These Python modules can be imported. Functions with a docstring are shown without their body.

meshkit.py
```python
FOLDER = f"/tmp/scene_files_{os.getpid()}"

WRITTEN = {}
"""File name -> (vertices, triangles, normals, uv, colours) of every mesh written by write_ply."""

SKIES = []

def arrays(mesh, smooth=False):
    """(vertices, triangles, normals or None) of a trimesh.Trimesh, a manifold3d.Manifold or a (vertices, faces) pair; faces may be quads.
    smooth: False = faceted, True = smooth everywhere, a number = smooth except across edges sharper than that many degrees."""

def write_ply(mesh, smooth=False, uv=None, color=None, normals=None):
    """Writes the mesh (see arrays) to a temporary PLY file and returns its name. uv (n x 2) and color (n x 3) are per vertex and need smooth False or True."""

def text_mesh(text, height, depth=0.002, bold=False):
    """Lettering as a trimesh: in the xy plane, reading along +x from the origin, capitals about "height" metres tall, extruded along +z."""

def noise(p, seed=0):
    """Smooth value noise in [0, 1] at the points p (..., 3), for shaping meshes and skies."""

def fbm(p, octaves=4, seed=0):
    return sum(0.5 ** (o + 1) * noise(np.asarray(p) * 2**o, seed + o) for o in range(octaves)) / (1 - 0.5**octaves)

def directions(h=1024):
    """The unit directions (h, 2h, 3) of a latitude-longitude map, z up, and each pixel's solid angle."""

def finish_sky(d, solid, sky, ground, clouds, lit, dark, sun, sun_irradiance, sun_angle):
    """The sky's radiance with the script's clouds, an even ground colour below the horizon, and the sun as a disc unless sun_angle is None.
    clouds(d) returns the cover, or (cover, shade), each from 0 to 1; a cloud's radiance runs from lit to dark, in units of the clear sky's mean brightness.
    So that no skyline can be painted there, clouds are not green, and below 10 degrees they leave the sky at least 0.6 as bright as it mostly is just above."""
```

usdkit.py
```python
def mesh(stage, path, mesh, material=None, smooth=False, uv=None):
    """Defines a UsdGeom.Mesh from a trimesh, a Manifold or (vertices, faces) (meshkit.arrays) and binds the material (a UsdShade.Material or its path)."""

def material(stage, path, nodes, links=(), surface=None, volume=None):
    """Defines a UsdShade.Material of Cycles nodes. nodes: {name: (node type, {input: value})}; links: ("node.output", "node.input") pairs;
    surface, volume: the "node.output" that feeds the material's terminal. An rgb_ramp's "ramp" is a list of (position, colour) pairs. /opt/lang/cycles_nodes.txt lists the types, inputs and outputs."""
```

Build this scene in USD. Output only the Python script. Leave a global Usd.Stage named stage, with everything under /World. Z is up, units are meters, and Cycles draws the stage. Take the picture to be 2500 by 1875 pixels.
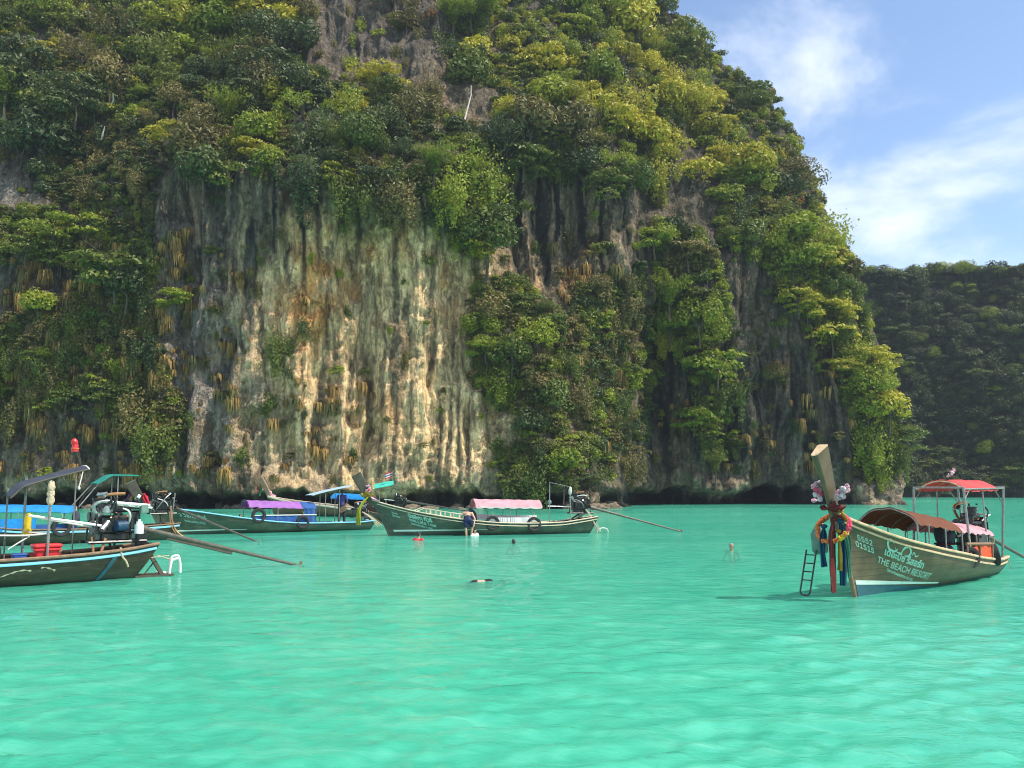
import math, random
import numpy as np, trimesh, manifold3d, usdkit, meshkit
from scipy.interpolate import RBFInterpolator, PchipInterpolator
from scipy.spatial import cKDTree
from pxr import Usd, UsdGeom, UsdLux, UsdShade, Sdf, Gf, Vt

stage = Usd.Stage.CreateInMemory()
UsdGeom.SetStageUpAxis(stage, UsdGeom.Tokens.z)
UsdGeom.SetStageMetersPerUnit(stage, 1.0)
world = UsdGeom.Xform.Define(stage, '/World')
stage.SetDefaultPrim(world.GetPrim())
UsdGeom.Scope.Define(stage, '/World/Looks')

# ------------------------------------------------------------------ camera
FPX, HZ, EYE = 2165.0, 1185.0, 2.5            # focal length in photo pixels, horizon row, eye height
PITCH = math.atan((HZ - 937.5) / FPX)
cam = UsdGeom.Camera.Define(stage, '/World/Camera')
cam.CreateHorizontalApertureAttr(36.0)
cam.CreateVerticalApertureAttr(27.0)
cam.CreateFocalLengthAttr(36.0 * FPX / 2500.0)
cam.CreateClippingRangeAttr(Gf.Vec2f(0.2, 4000.0))
cam.AddTranslateOp().Set(Gf.Vec3d(0, 0, EYE))
cam.AddRotateXOp().Set(90.0 + math.degrees(PITCH))
cam.CreateExposureAttr(0.55)

# ------------------------------------------------------------------ sky and sun
SUN_AZ, SUN_EL = math.radians(110.0), math.radians(56.0)   # azimuth clockwise from +y
SUN = np.array([math.sin(SUN_AZ) * math.cos(SUN_EL), math.cos(SUN_AZ) * math.cos(SUN_EL), math.sin(SUN_EL)])
dome = UsdLux.DomeLight.Define(stage, '/World/sky')
dome.GetPrim().SetCustomDataByKey('kind', 'structure')
sky_mat = usdkit.material(stage, '/World/Looks/sky_air', {
    'sky': ('sky_texture', {'sky_type': 'single_scattering', 'sun_disc': False, 'sun_elevation': SUN_EL, 'sun_rotation': SUN_AZ,
                            'altitude': 10.0, 'air_density': 1.0, 'aerosol_density': 0.6, 'ozone_density': 3.0}),
    'tc': ('texture_coordinate', {}),
    'map': ('mapping', {'mapping_type': 'point', 'rotation': (math.radians(0), math.radians(38), math.radians(-22)), 'scale': (2.6, 2.0, 5.0), 'location': (0.3, 2.1, 1.7)}),
    'n1': ('noise_texture', {'scale': 1.3, 'detail': 7.0, 'roughness': 0.58, 'distortion': 0.25}),
    'cov': ('map_range', {'range_type': 'smoothstep', 'from_min': 0.42, 'from_max': 0.70, 'to_min': 0.02, 'to_max': 0.82, 'clamp': True}),
    'tint': ('mix_color', {'blend_type': 'multiply', 'fac': 1.0, 'b': (1.0, 1.0, 1.0), 'use_clamp': False}),
    'mixc': ('mix_color', {'b': (5.7, 6.0, 6.5), 'use_clamp': False}),
    'bg': ('background_shader', {'strength': 0.15})},
    [('tc.generated', 'map.vector'), ('map.vector', 'n1.vector'), ('n1.fac', 'cov.value'), ('sky.color', 'tint.a'), ('tint.result', 'mixc.a'), ('cov.result', 'mixc.fac'),
     ('mixc.result', 'bg.color')], surface='bg.background')
UsdShade.MaterialBindingAPI.Apply(dome.GetPrim()).Bind(sky_mat)
sun = UsdLux.DistantLight.Define(stage, '/World/sun')
sun.CreateIntensityAttr(1.15)
sun.CreateAngleAttr(0.53)
sun.CreateNormalizeAttr(True)
sun.CreateColorAttr(Gf.Vec3f(1.0, 0.93, 0.82))
zax = SUN / np.linalg.norm(SUN)
xax = np.cross([0, 0, 1.0], zax); xax /= np.linalg.norm(xax)
yax = np.cross(zax, xax)
sun.AddTransformOp().Set(Gf.Matrix4d(*[float(v) for r in ((*xax, 0), (*yax, 0), (*zax, 0), (0, 0, 60, 1)) for v in r]))

# ------------------------------------------------------------------ helpers
TAKEN = {}
def numbered(parent, name):
    n = TAKEN.setdefault((str(parent), name), 0)
    TAKEN[(str(parent), name)] = n + 1
    return f'{parent}/{name}' if n == 0 else f'{parent}/{name}_{n:03d}'

def tag(prim, label=None, category=None, group=None, kind=None):
    for k, v in (('label', label), ('category', category), ('group', group), ('kind', kind)):
        if v: prim.SetCustomDataByKey(k, v)
    return prim

def thing(name, label, category, loc=(0, 0, 0), rotz=0.0, group=None):
    x = UsdGeom.Xform.Define(stage, numbered('/World', name))
    x.AddTranslateOp().Set(Gf.Vec3d(*map(float, loc)))
    if rotz: x.AddRotateZOp().Set(math.degrees(rotz))
    tag(x.GetPrim(), label, category, group)
    return x.GetPrim()

def part(parent, name, mesh, mat, smooth=False, label=None, kind=None):
    if isinstance(mesh, (list,)): mesh = trimesh.util.concatenate(mesh)
    pth = parent if isinstance(parent, str) else str(parent.GetPath())
    m = usdkit.mesh(stage, numbered(pth, name), mesh, MATS[mat] if isinstance(mat, str) else mat, smooth)
    tag(m.GetPrim(), label, None, None, kind)
    return m.GetPrim()

def solo(name, mesh, mat, label, category, group=None, smooth=False):
    p = part('/World', name, mesh, mat, smooth)
    return tag(p, label, category, group)

def ray(px, py):
    u, v = (px - 1250.0) / FPX, (937.5 - py) / FPX
    c, s = math.cos(PITCH), math.sin(PITCH)
    return np.array([u, c - v * s, s + v * c])
def at_y(px, py, Y):
    d = ray(px, py); return np.array([0, 0, EYE]) + d * (Y / d[1])
def on_z(px, py, z=0.0):
    d = ray(px, py); return np.array([0, 0, EYE]) + d * ((z - EYE) / d[2])
def to_px(P):
    P = np.asarray(P, float); c, s = math.cos(PITCH), math.sin(PITCH)
    x, y, z = P[..., 0], P[..., 1], P[..., 2] - EYE
    f, u = y * c + z * s, -y * s + z * c
    return 1250 + FPX * x / f, 937.5 - FPX * u / f
def sstep(a, b, x):
    t = np.clip((np.asarray(x, float) - a) / (b - a), 0, 1); return t * t * (3 - 2 * t)
def fbm2(a, b, seed=0, o=4):
    return meshkit.fbm(np.stack([a, b, np.zeros_like(a) + seed * 7.3], -1), o, seed)
def inside(poly, px, py):
    poly = np.asarray(poly, float); r = np.zeros(np.shape(px), bool); j = len(poly) - 1
    for i in range(len(poly)):
        (xi, yi), (xj, yj) = poly[i], poly[j]
        c = ((yi > py) != (yj > py)) & (px < (xj - xi) * (py - yi) / (yj - yi + 1e-12) + xi)
        r ^= c; j = i
    return r

# ------------------------------------------------------------------ materials
MATS = {}
def mat(name, color, rough=0.5, spec=0.5, metal=0.0, var=0.25, scale=6.0, bump=0.0, bscale=30.0, dirt=None, dirt_amt=0.5, dirt_scale=2.0, dirt_stretch=(1, 1, 1), coat=0.0):
    """painted, worn or wooden surface: colour broken up by noise, optional stains and fine relief"""
    n = {'tc': ('texture_coordinate', {}), 'p': ('principled_bsdf', {'roughness': rough, 'specular_ior_level': spec, 'metallic': metal, 'coat_weight': coat}),
         'n': ('noise_texture', {'scale': scale, 'detail': 5.0, 'roughness': 0.6}),
         'r': ('rgb_ramp', {'ramp': [(0.28, tuple(c * (1 - var) for c in color)), (0.72, tuple(min(1, c * (1 + var)) for c in color))]})}
    l = [('tc.object', 'n.vector'), ('n.fac', 'r.fac')]
    out = 'r.color'
    if dirt:
        n['dm'] = ('mapping', {'scale': dirt_stretch}); n['dn'] = ('noise_texture', {'scale': dirt_scale, 'detail': 7.0, 'roughness': 0.65})
        n['dr'] = ('map_range', {'range_type': 'smoothstep', 'from_min': 0.5, 'from_max': 0.68, 'to_max': dirt_amt, 'clamp': True})
        n['dx'] = ('mix_color', {'b': dirt})
        l += [('tc.object', 'dm.vector'), ('dm.vector', 'dn.vector'), ('dn.fac', 'dr.value'), ('dr.result', 'dx.fac'), (out, 'dx.a')]
        out = 'dx.result'
    l.append((out, 'p.base_color'))
    if bump:
        n['bn'] = ('noise_texture', {'scale': bscale, 'detail': 4.0}); n['b'] = ('bump', {'strength': bump, 'distance': 0.02})
        l += [('tc.object', 'bn.vector'), ('bn.fac', 'b.height'), ('b.normal', 'p.normal')]
    MATS[name] = usdkit.material(stage, '/World/Looks/' + name, n, l, surface='p.BSDF')
    return MATS[name]

def leaf_mat(name, a, b, trans=0.35, scale=0.35):
    """foliage: colour varies per plant and from clump to clump; light passes through the leaves"""
    n = {'oi': ('object_info', {}), 'g': ('geometry', {}), 'n': ('noise_texture', {'scale': scale, 'detail': 3.0, 'roughness': 0.6}),
         'add': ('math', {'math_type': 'multiply_add', 'value2': 0.55}), 'isl': ('math', {'math_type': 'multiply_add', 'value2': 0.35}), 'sub': ('math', {'math_type': 'subtract', 'value2': 0.22}),
         'r': ('rgb_ramp', {'ramp': [(0.12, a), (0.88, b)]}),
         'p': ('principled_bsdf', {'roughness': 0.5, 'specular_ior_level': 0.35}), 't': ('translucent_bsdf', {}), 'm': ('mix_closure', {'fac': trans})}
    l = [('g.position', 'n.vector'), ('oi.random', 'add.value1'), ('n.fac', 'add.value3'), ('g.random_per_island', 'isl.value1'), ('add.value', 'isl.value3'), ('isl.value', 'sub.value1'), ('sub.value', 'r.fac'),
         ('r.color', 'p.base_color'), ('r.color', 't.color'), ('p.BSDF', 'm.closure1'), ('t.BSDF', 'm.closure2')]
    MATS[name] = usdkit.material(stage, '/World/Looks/' + name, n, l, surface='m.closure')
# ================================================================== terrain: the limestone cliff
rng = np.random.default_rng(7)
CTRL = {  # photo column -> (photo row, distance) of the bare rock behind that spot
    -150: [(1235, 97), (1000, 98), (700, 99), (350, 102), (0, 112), (-300, 135)],
    0:    [(1235, 98), (1000, 98.5), (800, 99), (700, 100), (520, 99), (350, 103), (250, 102), (0, 112), (-300, 135)],
    200:  [(1235, 98), (1000, 98), (850, 98.5), (650, 101), (540, 101.5), (400, 106), (250, 105), (120, 108), (0, 113), (-300, 136)],
    370:  [(1235, 98.5), (1000, 99), (700, 99.5), (500, 99.5), (380, 100), (280, 103), (100, 110), (0, 115), (-300, 138)],
    600:  [(1235, 95.5), (1000, 96.3), (800, 97.2), (640, 97.8), (500, 96.2), (420, 95.8), (300, 102), (150, 109), (0, 117), (-300, 138)],
    850:  [(1235, 96.0), (1000, 97.0), (800, 98.5), (640, 99), (530, 97.6), (450, 95.8), (400, 96.5), (250, 104), (160, 111), (0, 116), (-300, 134)],
    1100: [(1235, 99.4), (1000, 100.6), (800, 102.2), (640, 102.8), (540, 101.4), (450, 98.4), (400, 99), (250, 107), (120, 115), (0, 119), (-300, 138)],
    1250: [(1235, 98), (1060, 98.5), (850, 100), (700, 103), (550, 107), (430, 108), (340, 104), (200, 112), (0, 123), (-300, 142)],
    1400: [(1240, 96), (1100, 97.5), (900, 102), (700, 105), (550, 108), (430, 109), (330, 107), (200, 114), (0, 124), (-300, 144)],
    1480: [(1240, 100), (1100, 103), (900, 105), (700, 106), (550, 109), (430, 110), (330, 110), (200, 117), (0, 127), (-300, 146)],
    1600: [(1230, 119), (1000, 119), (850, 117), (700, 112), (550, 112), (430, 114), (300, 121), (150, 129), (0, 136), (-300, 155)],
    1720: [(1230, 118), (1000, 116), (850, 115), (700, 113.5), (550, 114), (430, 118), (300, 124), (150, 132), (0, 140), (-300, 160)],
    1880: [(1230, 120), (1000, 119), (850, 119), (650, 119), (500, 120), (400, 125), (300, 131), (150, 138), (0, 146)],
    2050: [(1230, 119), (1000, 117.5), (800, 119), (650, 122), (500, 130), (300, 140)],
    2200: [(1230, 118), (1000, 117), (800, 122), (650, 130)],
}
cpts = np.array([at_y(px, py, Y) for px, rows in CTRL.items() for py, Y in rows])
depth_of = RBFInterpolator(cpts[:, [0, 2]] * [1, 0.9], cpts[:, 1], kernel='linear', smoothing=0.4)
# the ridge line against the sky, and where the wall turns the corner into the next cove
SIL = [(2200, 1232), (2206, 1150), (2214, 1090), (2198, 1000), (2158, 900), (2140, 850), (2118, 810), (2088, 690), (2046, 610), (2004, 490), (1934, 350), (1884, 250), (1834, 230), (1776, 190), (1716, 120), (1642, 80), (1522, 0), (1360, -130), (1200, -300)]
zc, xc = [], []
for px, py in SIL:
    Y = 119.0
    for _ in range(8):
        P = at_y(px, py, Y); Y = 119.0 + max(0, P[2] - 14) * 0.52
    zc.append(P[2]); xc.append(P[0])
o = np.argsort(zc)
XC = PchipInterpolator(np.array(zc)[o], np.array(xc)[o])
NZ, NS, NW = 380, 640, 70
zz = np.concatenate([[-1.2], np.linspace(-0.4, 7, 62), np.linspace(7.2, 84, NZ - 63)])
ss = np.concatenate([np.linspace(0, 0.18, 60, endpoint=False), np.linspace(0.18, 1, NS - 60)])
XL = -98.0
xcz = XC(np.clip(zz, 0, max(zc)))
Xf = XL + ss[None, :] * (xcz[:, None] - XL)
Zf = np.repeat(zz[:, None], NS, 1)
xq, zq = np.meshgrid(np.linspace(XL, 62, 150), np.linspace(-2, 86, 90))
Yq = depth_of(np.stack([xq.ravel(), zq.ravel() * 0.9], 1)).reshape(xq.shape)
from scipy.interpolate import RegularGridInterpolator
YI = RegularGridInterpolator((zq[:, 0], xq[0]), Yq, bounds_error=False, fill_value=None)
Yf = YI(np.stack([Zf, Xf], -1))
# round the corner: front curls away over the last metres, then runs back along +y
rad = 7.0
tw = np.linspace(0, 1, NW + 1)[1:] ** 1.3
silp = np.array(sorted(SIL, key=lambda q: q[1]), float)
for _it in range(4):      # slide the corner until the ridge line stands where it does in the photograph
    Xf = XL + ss[None, :] * (xcz[:, None] - XL)
    Yf = YI(np.stack([Zf, Xf], -1))
    dcor = xcz[:, None] - Xf
    Yf = Yf + np.where(dcor < rad, (rad - np.sqrt(np.maximum(rad ** 2 - (rad - dcor) ** 2, 0))) * 1.1, 0)
    Xw = Xf[:, -1:] - (tw * 26)[None, :] * 0.55 - 0.3 * np.sin(tw * 9)[None, :]
    Yw = Yf[:, -1:] + (tw * 60)[None, :]
    X0, Y0, Z0 = np.hstack([Xf, Xw]), np.hstack([Yf, Yw]), np.hstack([Zf, np.repeat(zz[:, None], NW, 1)])
    P0 = np.stack([X0, Y0, Z0], -1)
    sx, sy = to_px(P0); m_ = np.argmax(sx, 1); i_ = np.arange(len(zz))
    xcz = xcz - (sx[i_, m_] - np.interp(sy[i_, m_], silp[:, 1], silp[:, 0])) * Y0[i_, m_] / FPX * 0.9
def grid_normals(P):
    du, dv = np.gradient(P, axis=1), np.gradient(P, axis=0)
    n = np.cross(du, dv); return n / np.maximum(np.linalg.norm(n, axis=-1, keepdims=True), 1e-9)
N0 = grid_normals(P0)
PX0, PY0 = to_px(P0)
arc = np.cumsum(np.hypot(np.diff(X0, axis=1, prepend=X0[:, :1]), np.diff(Y0, axis=1, prepend=Y0[:, :1])), 1)
arc = X0 + np.where(np.arange(NS + NW)[None, :] >= NS, (Y0 - Yf[:, -1:]), 0)      # along the wall
def band(lo, hi, x, s=40): return sstep(lo - s, lo + s, x) * (1 - sstep(hi - s, hi + s, x))
wall = np.maximum.reduce([band(370, 1200, PX0) * band(395, 1190, PY0), band(1230, 1560, PX0) * band(380, 700, PY0) * 1.2, band(1500, 2080, PX0) * band(560, 1180, PY0) * 0.95, band(-400, 380, PX0) * band(380, 1190, PY0) * 0.8, band(730, 1090, PX0, 30) * band(-200, 220, PY0, 40) * 0.8])
wrp = 0.9 * fbm2(arc / 6, Z0 / 9, 3) + 0.35 * fbm2(arc / 1.7, Z0 / 3, 4)
a2 = arc + wrp * 2.2
rid = lambda f: 1 - np.abs(2 * f - 1)
big = fbm2(a2 / 5.0, Z0 / 26, 11, 3)
fl1 = rid(fbm2(a2 / 2.6, Z0 / 17, 12, 2)); fl2 = rid(fbm2(a2 / 1.0, Z0 / 8, 13, 3)); fl3 = rid(fbm2(a2 / 0.42, Z0 / 3.6, 14, 2))
rough = fbm2(arc / 2.4, Z0 / 2.0, 15, 5)
knob = fbm2(arc / 0.75, Z0 / 0.8, 17, 3)
cave = sstep(0.62, 0.78, fbm2(arc / 4.0, Z0 / 5.0, 16, 3))
def steps(a, w, seed, sharp=0.72):
    k = np.floor(a / w); f = a / w - k
    h = lambda q: meshkit.noise(np.stack([q * 1.0 + 0.5, q * 0 + 0.5 + seed, q * 0 + 0.5], -1), seed)
    return h(k) + (h(k + 1) - h(k)) * sstep(sharp, 1.0, f)
a3_ = a2 + 1.4 * (fbm2(arc / 3, Z0 / 16, 51, 3) - 0.5) * 2
disp = wall * ((steps(a3_, 3.4, 62) - 0.5) * 4.2 + (steps(a3_ + 0.8 * np.sin(Z0 / 5.0), 1.35, 63) - 0.5) * 1.8 + (steps(a3_, 0.62, 64, 0.6) - 0.5) * 0.6) * sstep(0.28, 0.5, fbm2(arc / 6, Z0 / 8, 55))
disp = disp + wall * ((big - 0.5) * 6.5 + (fl1 - 0.6) * 3.0 + (fl2 - 0.6) * 1.35 + (fl3 - 0.6) * 0.5) + (rough - 0.5) * (1.6 + 1.2 * (1 - wall)) + (knob - 0.5) * 0.55 - cave * 1.6 * wall
disp += (1 - wall) * (fbm2(arc / 7.0, Z0 / 7.0, 18, 4) - 0.5) * 5.0
# the scalloped lower lip of the overhanging wall and the notch the sea has cut at the waterline
lip = 2.2 + 2.2 * (fbm2(arc / 8, arc * 0, 21) - 0.5) * 2 + 1.3 * (fbm2(arc / 1.5, arc * 0, 22) - 0.5) + 0.5 * (fbm2(arc / 0.5, arc * 0, 27) - 0.5)
notch_depth = 4.4 * (0.65 + 0.7 * fbm2(arc / 12, arc * 0, 23)) * (1 - 0.85 * sstep(0.50, 0.62, fbm2(arc / 2.2, Z0 / 9, 28))) * (1 - 0.75 * band(1000, 1150, PX0, 30) * band(1150, 1400, PY0)) * (1 + 0.9 * band(1840, 2010, PX0, 40))
notch = sstep(0.0, 1.0, (lip - Z0) / 1.2) * notch_depth
skirt = 0.9 * (1 - sstep(lip, lip + 3.2, Z0)) * (fbm2(a2 / 0.7, Z0 / 1.6, 24, 3) - 0.25) * 2
foot = sstep(0.7, -0.2, Z0) * 2.2 * fbm2(arc / 1.6, arc * 0 + 3, 25)
tufa = np.exp(-(((PX0 - 1750) / 75) ** 2 + ((PY0 - 1192) / 22) ** 2)) + 1.25 * np.exp(-(((PX0 - 2140) / 62) ** 4 + ((PY0 - 1208) / 34) ** 4)) * (0.5 + fbm2(arc / 0.9, Z0 / 3, 56, 2)) + 0.7 * np.exp(-(((PX0 - 1440) / 40) ** 2 + ((PY0 - 1215) / 40) ** 2))
disp = disp + skirt * (1 - wall * 0) - notch * (1 - np.clip(tufa * 1.3, 0, 1)) + foot + tufa * 1.5
P1 = P0 + N0 * disp[..., None] * np.array([0.55, 1.0, 0.35])
N1 = grid_normals(P1)
PX1, PY1 = to_px(P1)
# rock colours: grey karst, cream and orange flowstone, dark curtains of water stain and painted overhang shade
def blob(cx, cy, sx, sy): return np.exp(-(((PX1 - cx) / sx) ** 2 + ((PY1 - cy) / sy) ** 2))
grey, warm, cream, orange, dark, teal = [np.array(c) for c in ((0.185, 0.150, 0.110), (0.28, 0.185, 0.10), (0.88, 0.62, 0.33), (0.66, 0.30, 0.09), (0.034, 0.034, 0.027), (0.058, 0.058, 0.046))]
nA, nB, nC, nD = fbm2(arc / 3.2, Z0 / 9, 31, 4), fbm2(a2 / 1.1, Z0 / 10, 32, 4), fbm2(arc / 1.6, Z0 / 2.2, 33, 4), fbm2(a2 / 0.55, Z0 / 9, 34, 3)
col = grey * (0.55 + 0.9 * nC)[..., None]
mixin = lambda c, m: col * (1 - np.clip(m, 0, 1)[..., None]) + np.asarray(c) * np.clip(m, 0, 1)[..., None]
col = mixin(warm, sstep(0.45, 0.7, nA) * 0.55)
mw = np.clip(blob(960, 880, 260, 330) * 1.5 + blob(780, 760, 110, 160) + blob(1120, 900, 70, 330) + 0.8 * blob(1000, 1180, 170, 60) + 0.5 * blob(1450, 640, 60, 110), 0, 1)
col = mixin(cream, mw * 1.15 * sstep(0.27, 0.44, nB * 0.6 + nC * 0.4))
hcol = steps(a3_, 3.4, 62) * 0.5 + steps(a3_ + 0.8 * np.sin(Z0 / 5.0), 1.35, 63) * 0.35 + 0.15 * steps(a3_, 0.62, 64, 0.6)  # column relief; drives light and shade painted into the columns
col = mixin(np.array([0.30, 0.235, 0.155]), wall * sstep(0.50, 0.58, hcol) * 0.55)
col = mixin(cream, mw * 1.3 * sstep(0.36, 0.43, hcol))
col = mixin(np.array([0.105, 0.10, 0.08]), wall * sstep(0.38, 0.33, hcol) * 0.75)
mo = np.clip(blob(760, 720, 80, 190) * 1.2 + blob(865, 640, 45, 90) * 1.2 + blob(1000, 560, 120, 90) * 0.8 + blob(1075, 690, 40, 90) + blob(1230, 1030, 40, 55) + 0.8 * blob(1330, 690, 140, 25) + 0.45 * blob(950, 1000, 60, 80) + 0.6 * blob(1930, 980, 70, 140) + 0.25 * blob(500, 560, 60, 120), 0, 1)
col = mixin(orange, mo * sstep(0.42, 0.66, nA * 0.5 + nC * 0.5))
curt = np.clip(band(370, 760, PX1) * band(360, 640, PY1, 60) + band(1230, 1500, PX1) * band(350, 720, PY1, 60) + 0.8 * band(1520, 2080, PX1) * band(560, 1200, PY1, 60) + 0.7 * band(700, 1180, PX1) * band(420, 560, PY1, 50), 0, 1)
col = mixin(teal * 1.0, curt * sstep(0.38, 0.62, nB) * 0.8)  # shade under the overhang and in recesses painted in with the stains
col = mixin(dark, sstep(0.53, 0.60, nD) * (0.7 + 0.3 * curt) * wall * sstep(0.30, 0.5, fbm2(arc / 4, Z0 / 12, 38)))
col = mixin((0.24, 0.225, 0.165), curt * sstep(0.60, 0.72, fbm2(a2 / 0.8, Z0 / 14, 35, 3)) * 0.8)
gk = np.clip(blob(460, 800, 130, 230) + blob(600, 1000, 170, 120) * 0.6 + blob(20, 500, 90, 180), 0, 1)
col = mixin(np.array([0.30, 0.26, 0.225]), gk * sstep(0.3, 0.6, nC) * 0.8)
tan_foot = sstep(7, 3.2, Z0) * sstep(0.44, 0.6, fbm2(arc / 1.8, Z0 / 2.6, 36, 3)) * sstep(1500, 1250, PX1)
col = mixin((0.46, 0.36, 0.23), tan_foot * 0.8)
bare_top = np.clip(blob(900, 90, 170, 120), 0, 1)
col = mixin(np.array([0.085, 0.078, 0.070]), bare_top * 0.85 * sstep(0.2, 0.5, nC))
soil = (1 - wall) * (1 - bare_top) * sstep(0.35, 0.6, nC)
col = mixin((0.05, 0.055, 0.03), soil * 0.7)
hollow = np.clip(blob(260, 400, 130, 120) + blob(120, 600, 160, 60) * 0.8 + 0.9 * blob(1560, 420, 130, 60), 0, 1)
col = mixin((0.035, 0.042, 0.024), hollow * 0.85)  # recesses darkened to near black: their shade is put into the colour
right_shade = np.clip(band(1560, 2080, PX1, 60) * band(420, 1120, PY1, 60) + blob(1480, 860, 110, 260), 0, 1)
col = mixin(col * 0.80, right_shade)  # whole right-hand wall darkened: its shade is put into the colour
tf = np.clip(tufa * 1.4, 0, 1) * sstep(0.35, 0.55, nC); col = mixin((0.40, 0.31, 0.20), tf * 0.9)
notch_shade = sstep(lip + 0.3, lip - 0.9, Z0) * (1 - np.clip(tufa * 1.5, 0, 1))
col = mixin((0.020, 0.022, 0.017), notch_shade * 0.92)  # rock under the lip near black: shade of the undercut is painted

def grid_faces(nr, nc):
    i = np.arange(nr * nc).reshape(nr, nc)
    a, b, c, d = i[:-1, :-1].ravel(), i[:-1, 1:].ravel(), i[1:, 1:].ravel(), i[1:, :-1].ravel()
    return np.vstack([np.stack([a, b, c], 1), np.stack([a, c, d], 1)])
def terrain(name, P, colour, material, nr, nc):
    m = usdkit.mesh(stage, '/World/' + name, (P.reshape(-1, 3), grid_faces(nr, nc)), material, smooth=True)
    if colour is not None:
        UsdGeom.PrimvarsAPI(m).CreatePrimvar('rock', Sdf.ValueTypeNames.Color3fArray, 'vertex').Set(Vt.Vec3fArray.FromNumpy(np.ascontiguousarray(colour.reshape(-1, 3), np.float32)))
    return m.GetPrim()
rock_mat = usdkit.material(stage, '/World/Looks/limestone', {
    'at': ('attribute', {'attribute': 'rock'}), 'g': ('geometry', {}),
    'ms': ('mapping', {'scale': (1.0, 1.0, 0.14)}), 'mc': ('mapping', {'scale': (1.0, 1.0, 0.22)}),
    'n1': ('noise_texture', {'scale': 2.3, 'detail': 4.0, 'roughness': 0.72, 'distortion': 0.3}), 'n2': ('noise_texture', {'scale': 1.6, 'detail': 4.0, 'roughness': 0.75}),
    'v': ('voronoi_texture', {'feature': 'distance_to_edge', 'scale': 0.42, 'randomness': 1.0}), 'vd': ('vector_math', {'math_type': 'multiply_add', 'vector2': (1.6, 1.6, 1.6)}),
    'vr': ('map_range', {'from_min': 0.0, 'from_max': 0.07, 'to_min': 0.68, 'to_max': 1.0, 'clamp': True}),
    'r1': ('map_range', {'from_min': 0.34, 'from_max': 0.66, 'to_min': 0.58, 'to_max': 1.38, 'clamp': True}),
    'r2': ('map_range', {'from_min': 0.34, 'from_max': 0.66, 'to_min': 0.62, 'to_max': 1.35, 'clamp': True}),
    'mm': ('math', {'math_type': 'multiply'}), 'm3': ('math', {'math_type': 'multiply'}), 'c': ('vector_math', {'math_type': 'scale'}),
    'sum': ('math', {'math_type': 'add'}), 'sum2': ('math', {'math_type': 'add'}), 'b': ('bump', {'strength': 1.0, 'distance': 0.7}),
    'p': ('principled_bsdf', {'roughness': 0.92, 'specular_ior_level': 0.2})},
    [('g.position', 'ms.vector'), ('ms.vector', 'n1.vector'), ('g.position', 'n2.vector'), ('n2.color', 'vd.vector1'), ('g.position', 'mc.vector'), ('mc.vector', 'vd.vector3'), ('vd.vector', 'v.vector'), ('v.distance', 'vr.value'),
     ('n1.fac', 'r1.value'), ('n2.fac', 'r2.value'), ('r1.result', 'mm.value1'), ('r2.result', 'mm.value2'), ('mm.value', 'm3.value1'), ('vr.result', 'm3.value2'),
     ('at.color', 'c.vector1'), ('m3.value', 'c.scale'), ('c.vector', 'p.base_color'), ('n1.fac', 'sum.value1'), ('n2.fac', 'sum.value2'), ('sum.value', 'sum2.value1'), ('vr.result', 'sum2.value2'), ('sum2.value', 'b.height'), ('b.normal', 'p.normal')], surface='p.BSDF')
tag(terrain('cliff', P1, col, rock_mat, *P1.shape[:2]), kind='structure')

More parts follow.
